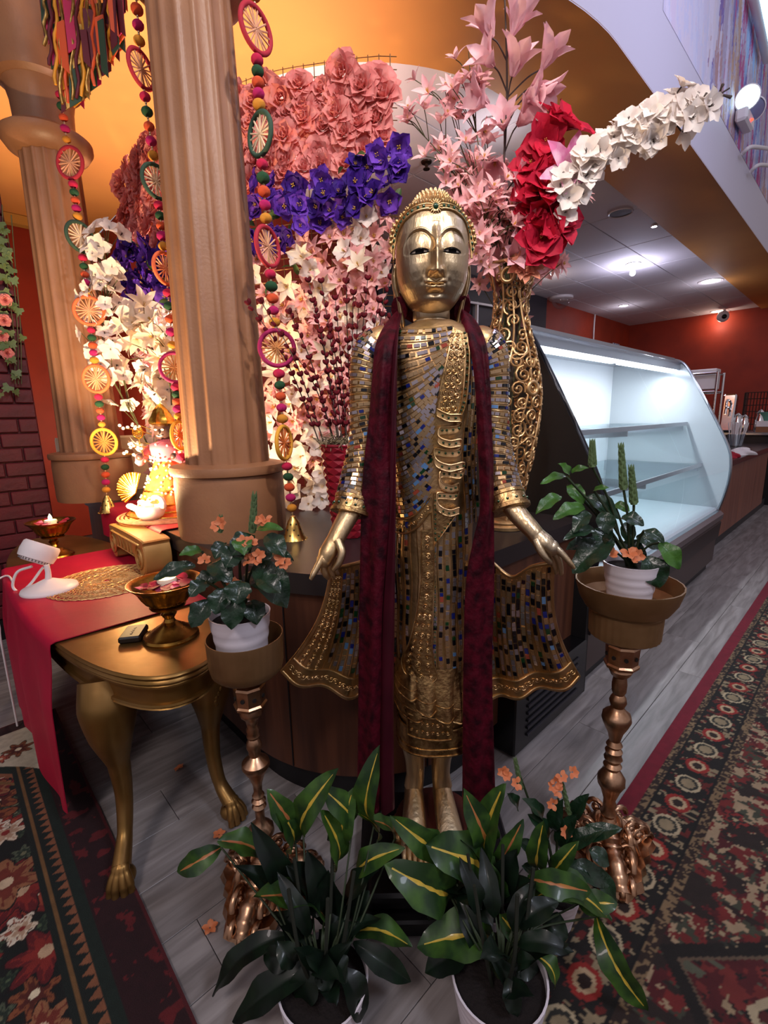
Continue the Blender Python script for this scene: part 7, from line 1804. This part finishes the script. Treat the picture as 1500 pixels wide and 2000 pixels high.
for i, (x0, y0, x1, y1, w_, br_) in enumerate(RL_):
    Y = 1.22+rnd.uniform(-.05, .04)-(.05 if y1 > 1100 else 0); a = P(x0, y0, Y+.01); b = P(x1, y1, Y-.02); mkleaf(tr2, a, b, w_*mmR(y0), LEAFB if br_ else LEAFD, None, .14, .08, ph=i)
    if i % 2 == 0: ends.append(a)
stems(tr2, rt, ends)
for a, b in (((1157, 912), (1157, 866)), ((1218, 956), (1213, 870)), ((1238, 985), (1233, 914))): spike(tr2, P(*a, 1.20), P(*b, 1.20), .017)
stems(tr2, rt, [P(1157, 912, 1.20), P(1218, 956, 1.20), P(1238, 985, 1.20), P(1106, 931, 1.20)])
for px, py in ((1236, 1084), (1244, 1088), (1190, 1082), (1228, 1080)): ofl(tr2, P(px, py, 1.19), .9, rnd)
# crotons in the foreground
def croton(label, cpx, cpy, r_, h_, leaves, Yc):
    z0 = 0.004; c = P(cpx, cpy, Yc); c = Vector((c.x, Yc, z0)); t = thing('potted_croton', label, 'potted plant', c, 'potted crotons')
    pot(t, c, r_, h_, 6, .80); rt = c+Vector((0, 0, h_*.88)); 
    for k in range(5):
        an = k*1.26; MB().tube(spline([rt+Vector((.02*math.cos(an), .02*math.sin(an), -.01)), rt+Vector((.05*math.cos(an), .05*math.sin(an), .12)), rt+Vector((.075*math.cos(an), .06*math.sin(an)+.03, .26))], 6), .0042, 6).build('stem', mat('croton_stem', '#1C2016', .7), t, 60)
    for i, q in enumerate(leaves):
        x0, y0, x1, y1, w_, kind, Y = q[:7]; a = P(x0, y0, Y+.01); b = P(x1, y1, Y-.015 if len(q) < 8 else q[7]); mpp = (a-Vector((0, 0, CAM_H))).dot(FW)/F
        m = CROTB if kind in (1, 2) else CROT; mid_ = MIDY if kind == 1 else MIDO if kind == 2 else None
        mkleaf(t, a, b, w_*1.25*mpp, m, mid_, rnd.uniform(.10, .24) if y1 < y0 else rnd.uniform(.14, .28), .07, ph=i, twist=rnd.uniform(-.7, .7))
        if kind in (1, 2) or i % 3 == 0:
            j = rt+Vector((max(-.07, min(.07, (a.x-c.x)*.5)), .02, .10)); MB().tube(spline([rt, j, a], 6), .0024, 6).build('stem', STEMP, t, 60)
    for i in range(16):
        an = rnd.uniform(0, 2*PI); r1 = rnd.uniform(.03, .06); r2 = rnd.uniform(.10, .17); z1 = rnd.uniform(.02, .14); a = rt+Vector((r1*math.cos(an), r1*math.sin(an), z1)); b = rt+Vector((r2*math.cos(an), r2*.8*math.sin(an)+.02, z1+rnd.uniform(-.05, .12)))
        mkleaf(t, a, b, rnd.uniform(.035, .05), CROT, None, .2, .08, ph=i, twist=rnd.uniform(-.6, .6))
    return t
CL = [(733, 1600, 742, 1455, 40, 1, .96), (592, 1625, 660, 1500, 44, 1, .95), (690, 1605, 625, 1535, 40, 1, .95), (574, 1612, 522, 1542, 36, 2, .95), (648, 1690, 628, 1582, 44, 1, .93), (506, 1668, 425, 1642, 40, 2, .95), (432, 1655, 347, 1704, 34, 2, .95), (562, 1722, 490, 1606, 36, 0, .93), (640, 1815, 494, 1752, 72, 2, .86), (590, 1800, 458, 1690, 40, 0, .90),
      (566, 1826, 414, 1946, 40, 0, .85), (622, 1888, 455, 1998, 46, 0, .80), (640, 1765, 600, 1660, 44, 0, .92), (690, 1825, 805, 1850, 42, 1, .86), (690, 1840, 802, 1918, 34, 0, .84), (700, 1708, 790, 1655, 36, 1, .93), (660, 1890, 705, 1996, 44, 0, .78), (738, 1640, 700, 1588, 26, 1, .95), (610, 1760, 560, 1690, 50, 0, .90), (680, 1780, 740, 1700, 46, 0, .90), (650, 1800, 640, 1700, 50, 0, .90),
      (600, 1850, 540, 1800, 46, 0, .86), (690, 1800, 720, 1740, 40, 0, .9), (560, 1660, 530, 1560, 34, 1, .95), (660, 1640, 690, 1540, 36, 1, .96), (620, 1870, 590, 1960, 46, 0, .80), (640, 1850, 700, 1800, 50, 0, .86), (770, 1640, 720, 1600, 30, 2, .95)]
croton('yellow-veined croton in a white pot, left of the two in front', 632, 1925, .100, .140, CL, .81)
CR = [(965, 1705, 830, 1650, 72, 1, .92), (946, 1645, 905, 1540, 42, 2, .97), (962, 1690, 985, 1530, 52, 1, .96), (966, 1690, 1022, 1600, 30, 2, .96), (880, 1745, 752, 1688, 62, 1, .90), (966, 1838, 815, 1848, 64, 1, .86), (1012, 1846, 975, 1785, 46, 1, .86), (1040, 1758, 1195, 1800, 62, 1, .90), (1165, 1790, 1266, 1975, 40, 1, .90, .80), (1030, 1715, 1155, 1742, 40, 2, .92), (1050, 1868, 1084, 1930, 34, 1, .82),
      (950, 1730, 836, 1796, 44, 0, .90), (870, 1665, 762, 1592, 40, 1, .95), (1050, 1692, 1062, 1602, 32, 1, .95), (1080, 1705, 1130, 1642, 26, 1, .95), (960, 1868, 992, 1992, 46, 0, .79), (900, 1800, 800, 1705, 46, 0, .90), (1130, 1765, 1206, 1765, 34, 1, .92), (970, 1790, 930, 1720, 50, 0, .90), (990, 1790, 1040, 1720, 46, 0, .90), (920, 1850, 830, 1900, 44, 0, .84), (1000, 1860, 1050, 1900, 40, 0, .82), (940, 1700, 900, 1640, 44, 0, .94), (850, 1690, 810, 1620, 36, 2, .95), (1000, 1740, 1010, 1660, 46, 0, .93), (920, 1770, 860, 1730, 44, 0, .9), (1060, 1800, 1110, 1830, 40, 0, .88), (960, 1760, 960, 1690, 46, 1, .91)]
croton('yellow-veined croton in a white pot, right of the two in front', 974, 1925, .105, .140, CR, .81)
# small crossandra on the rug behind the right croton
c3 = G(1084, 1836, .014); c3 = Vector((c3.x+.015, c3.y+.05, .014)); t3 = thing('potted_crossandra', 'small orange-flowered plant in a white pot on the red rug edge', 'potted plant', c3, 'potted crossandras'); pot(t3, c3, .062, .105)
for i, (x0, y0, x1, y1, w_) in enumerate([(1070, 1640, 1030, 1590, 34), (1090, 1650, 1130, 1590, 34), (1100, 1660, 1180, 1620, 36), (1130, 1640, 1215, 1618, 34), (1110, 1690, 1190, 1730, 44), (1140, 1690, 1205, 1760, 40), (1060, 1690, 1010, 1640, 40), (1080, 1620, 1100, 1560, 30), (1120, 1600, 1150, 1550, 28), (1060, 1600, 1020, 1560, 30), (1100, 1700, 1130, 1760, 40), (1050, 1720, 1020, 1690, 36), (1150, 1660, 1190, 1690, 36), (1010, 1580, 990, 1550, 26)]):
    mkleaf(t3, P(x0, y0, 1.02), P(x1, y1, 1.0), w_*.00125, LEAFD, None, .12, .06, ph=i)
rt = c3+Vector((0, 0, .09)); stems(t3, rt, [P(1070, 1640, 1.02), P(1090, 1560, 1.02), P(1130, 1640, 1.02), P(1010, 1500, 1.02), P(1060, 1600, 1.02)])
spike(t3, P(1018, 1540, 1.02), P(1006, 1482, 1.02), .012); spike(t3, P(1112, 1590, 1.02), P(1098, 1530, 1.02), .012)
for px, py in ((982, 1506), (988, 1512), (1010, 1530), (1080, 1535), (1086, 1528), (1096, 1516), (1090, 1545), (1080, 1570), (1118, 1508), (1106, 1625)): ofl(t3, P(px, py, 1.0), .62, rnd)
# fallen orange petals on the floor
for i, (px, py, lab) in enumerate(((410, 1812, 'fallen orange flower on the floor left of the scrolled stand foot'), (350, 1500, 'fallen orange flower on the floor under the gold table'), (428, 1630, 'fallen orange flower beside the table\'s right clawed foot'), (580, 1600, 'fallen orange flower on the floor behind the left croton'), (632, 1720, 'fallen orange flower on the floor left of the statue plinth'), (755, 1815, 'fallen orange flower between the two croton pots'))):
    g_ = G(px, py, .010); mb = MB()
    for k in range(5): petal(mb, .020, .016, k*1.2, R(70), R(20), 0, 5, 4, .2, 1, .002, 0, .05, k, .55)
    o = inst('fallen_flower', mb.mesh('fallen_flower', ORF, 60), None, g_, randrot((0, 0, 1), .3, rnd), 1.0, label=lab, cat='flower', group='fallen orange flowers')
# ---------------------------------------------------------------- rugs
def hxa(s): return np.array(hx(s))
def paint(c, mask, col): c[mask] = hxa(col)
def flowers(c, x, y, n, x0, x1, y0, y1, r0, r1, seed, pal, gate=None):
    rn = np.random.default_rng(seed)
    for k in range(n):
        cx, cy = rn.uniform(x0, x1), rn.uniform(y0, y1); r_ = rn.uniform(r0, r1); np_ = rn.integers(5, 8); ph = rn.uniform(0, 6); p_ = pal[rn.integers(len(pal))]
        near = (np.abs(x-cx) < r_*1.3) & (np.abs(y-cy) < r_*1.3)
        if gate is not None: near &= gate
        if not near.any(): continue
        dx, dy = x[near]-cx, y[near]-cy; d = np.hypot(dx, dy); an = np.arctan2(dy, dx); lim = r_*(.78+.22*np.cos(an*np_+ph)); cc = c[near]
        cc[d < lim*1.08] = hxa(p_[3]); cc[d < lim] = hxa(p_[0]); cc[d < lim*.62] = hxa(p_[1]); m2 = (d < lim*.9) & (np.cos(an*np_*3) > .75); cc[m2] = hxa(p_[1]); cc[d < r_*.2] = hxa(p_[2]); c[near] = cc
RA0, RB1 = .235, 2.575
def rl_pos(u, v): a = -1.15+u*(RA0+1.15); b = .45+v*(RB1-.45); return np.stack([a*E1.x+b*E2.x, a*E1.y+b*E2.y, np.full_like(a, .011)], 1)
def rl_col(u, v):
    a = -1.15+u*(RA0+1.15); b = .45+v*(RB1-.45); d = RA0-a; e = RB1-b; m = np.minimum(d, e)
    c = np.tile(hxa('#0E1210'), (len(a), 1)); n1 = fbm(a*60, b*60, 2)
    fld = m > .205
    flowers(c, a, b, 420, -1.1, .03, .45, 2.40, .022, .05, 5, [('#33402E', '#1C2A20', '#4A5A40', '#0E1210'), ('#4A5240', '#222E24', '#6A6A50', '#0E1210')], fld)
    flowers(c, a, b, 210, -1.1, .03, .45, 2.40, .045, .105, 6, [('#6E1E1C', '#8E3A28', '#C8B498', '#1E0E0C'), ('#7A4428', '#4E1E16', '#D8C8A8', '#1E0E0C'), ('#5A1418', '#7E241E', '#B89878', '#120A0A'), ('#8A5A3C', '#6A2A1E', '#C8B090', '#1E0E0C')], fld)
    flowers(c, a, b, 110, -1.1, .03, .45, 2.40, .032, .06, 8, [('#C8B8A0', '#A88A70', '#7A2420', '#2A1410'), ('#D0C4B0', '#8A4A38', '#D0C4B0', '#2A1410')], fld)
    rc = np.hypot(d-.60, e-.75); cream = (rc > .57) & (m > .075) & (e < .70) & (d < .60) | (e < .20) & (m > .075); paint(c, cream, '#B4A992')
    flowers(c, a, b, 60, -1.1, .16, 1.85, 2.50, .03, .055, 14, [('#6E1E1C', '#A05038', '#C8B498', '#24301E'), ('#34422C', '#24301E', '#6A2A1E', '#24301E'), ('#7A4428', '#4E1E16', '#D8C8A8', '#24301E')], cream)
    ring = (e < .75) & (d < .60); paint(c, ring & (rc < .57) & (rc > .53), '#122018'); an_ = np.arctan2(e-.75, d-.60)*16; paint(c, ring & (rc < .53) & (rc > .505+.018*np.abs((an_ % 1)-.5)), '#7E4E34'); paint(c, ring & (rc < .490) & (rc > .478), '#6E4E2C')
    m = np.where(cream, np.minimum(m, .0741), m); brd = ~cream; paint(c, (m < .205) & brd, '#121A16')
    saw = np.abs(((np.where(d < e, b, a)/.034) % 1)-.5)*2; paint(c, brd & (m > .140) & (m < .140+.028*saw), '#7E4E34'); paint(c, brd & (m > .178) & (m < .190), '#6E4E2C')
    paint(c, brd & (m < .140) & (m > .112), '#14201A'); paint(c, brd & (m < .112), '#26090E'); mk = brd & (m < .105) & (fbm(a*26, b*26, 9) > .64); paint(c, mk, '#5A1418'); paint(c, m < .008, '#4A1016')
    return .95*c*(.75+.5*n1)[:, None]
colour_grid('floral_rug', rl_pos, rl_col, 430, 640, attr_mat('floral_rug_pile', .95, 0, bump=.6, bscale=500), label='dark floral rug with maroon border at the lower left', cat='rug')
RB0 = .468
def rr_pos(u, v): a = -.45+7.2*(u*.42+.58*u**2.2); b = RB0-1.75*v; return np.stack([a*E1.x+b*E2.x, a*E1.y+b*E2.y, np.full_like(a, .012)], 1)
def rr_col(u, v):
    a = -.45+7.2*(u*.42+.58*u**2.2); d = 1.75*v; c = np.tile(hxa('#4A1216'), (len(a), 1)); n1 = fbm(a*45, d*45, 3)
    f = d-.245
    P_ = 1.30; ph = ((a+.15)/P_) % 1.0; tri = np.abs(ph-.5)*2                       # 0 at the middle of a bay, 1 at its ends
    n2 = fbm(a*34, d*34, 7); n3 = fbm(a*52+5, d*52, 9); n4 = fbm(a*26, d*46, 15)
    paint(c, n2 > .60, '#6A2420'); paint(c, n3 > .66, '#1A1412'); paint(c, n4 > .70, '#8E7A5E'); paint(c, fbm(a*40, d*18, 23) > .70, '#4E5040')
    lim = .02+.62*(1-tri); cre = (f > 0) & (f < lim); paint(c, cre, '#9A8468')
    paint(c, cre & (n2 > .50), '#6A1E1C'); paint(c, cre & (n3 > .60), '#3A3C2E'); paint(c, cre & (n4 > .62), '#4A1216'); paint(c, cre & (fbm(a*28, d*20, 29) > .60), '#251A16')
    paint(c, (np.abs(f-lim) < .022) & (f > 0), '#17120F'); paint(c, (np.abs(f-lim-.026) < .005) & (f > 0), '#5A4A3A')
    flowers(c, a, d, 150, -.4, 6.6, .28, 1.7, .03, .06, 33, [('#8A7A5E', '#4A1A18', '#8E2A24', '#171210'), ('#2A2E26', '#5A1A1A', '#9A8A6A', '#8A7A5E'), ('#7A2220', '#22201C', '#9A8A6A', '#171210')])
    for k in range(-1, 7):                                                    # hexagonal medallions with a pale outline
        for cx, cy, s in (((k+.0)*P_-.15, .62, .17), ((k+.0)*P_-.15+.14, .74, .12), ((k+.5)*P_-.15, 1.25, .2)):
            hx_ = np.maximum(np.abs(a-cx), np.abs(a-cx)*.5+np.abs(d-cy)*.866)/s; near = hx_ < 1
            paint(c, near, '#A8987A'); paint(c, hx_ < .90, '#14120F'); paint(c, (hx_ < .9) & (n2 > .56), '#4A1A18'); paint(c, (hx_ < .9) & (n3 > .64), '#6A6450'); paint(c, hx_ < .30, '#5A1A1A')
    # borders
    paint(c, d < .245, '#15120F')
    sp = fbm(a*120, d*120, 4); paint(c, ((d > .052) & (d < .078) | (d > .215) & (d < .245)), '#2A1C16'); paint(c, ((d > .052) & (d < .078) | (d > .215) & (d < .245)) & (sp > .52), '#7A6448')
    q = (a/.125) % 1.0; kk = np.floor(a/.125).astype(int); ey = (((q-.5)*.125/.046)**2+((d-.146)/.040)**2)
    band = (d > .080) & (d < .213); paint(c, band & (n3 > .60), '#5E1C18'); paint(c, band & (fbm(a*60, d*40, 19) > .66), '#8A7A5E')
    ev = kk % 2 == 0
    paint(c, band & ev & (ey < 1.0), '#B0A080'); paint(c, band & ev & (ey < .62), '#2A2A24'); paint(c, band & ev & (ey < .3), '#8A7A5E')
    paint(c, band & ~ev & (ey < .9), '#8E241E'); paint(c, band & ~ev & (ey < .42), '#B49A78'); paint(c, band & ~ev & (ey < .16), '#2A1C16')
    paint(c, (np.abs(d-.080) < .004) | (np.abs(d-.213) < .004), '#0E0C0A'); paint(c, d < .052, '#6E0D22')
    return .85*c*(.78+.44*n1)[:, None]
colour_grid('persian_rug', rr_pos, rr_col, 900, 430, attr_mat('persian_rug_pile', .95, 0, bump=.6, bscale=500), label='red persian runner rug with crimson edge along the aisle at right', cat='rug')
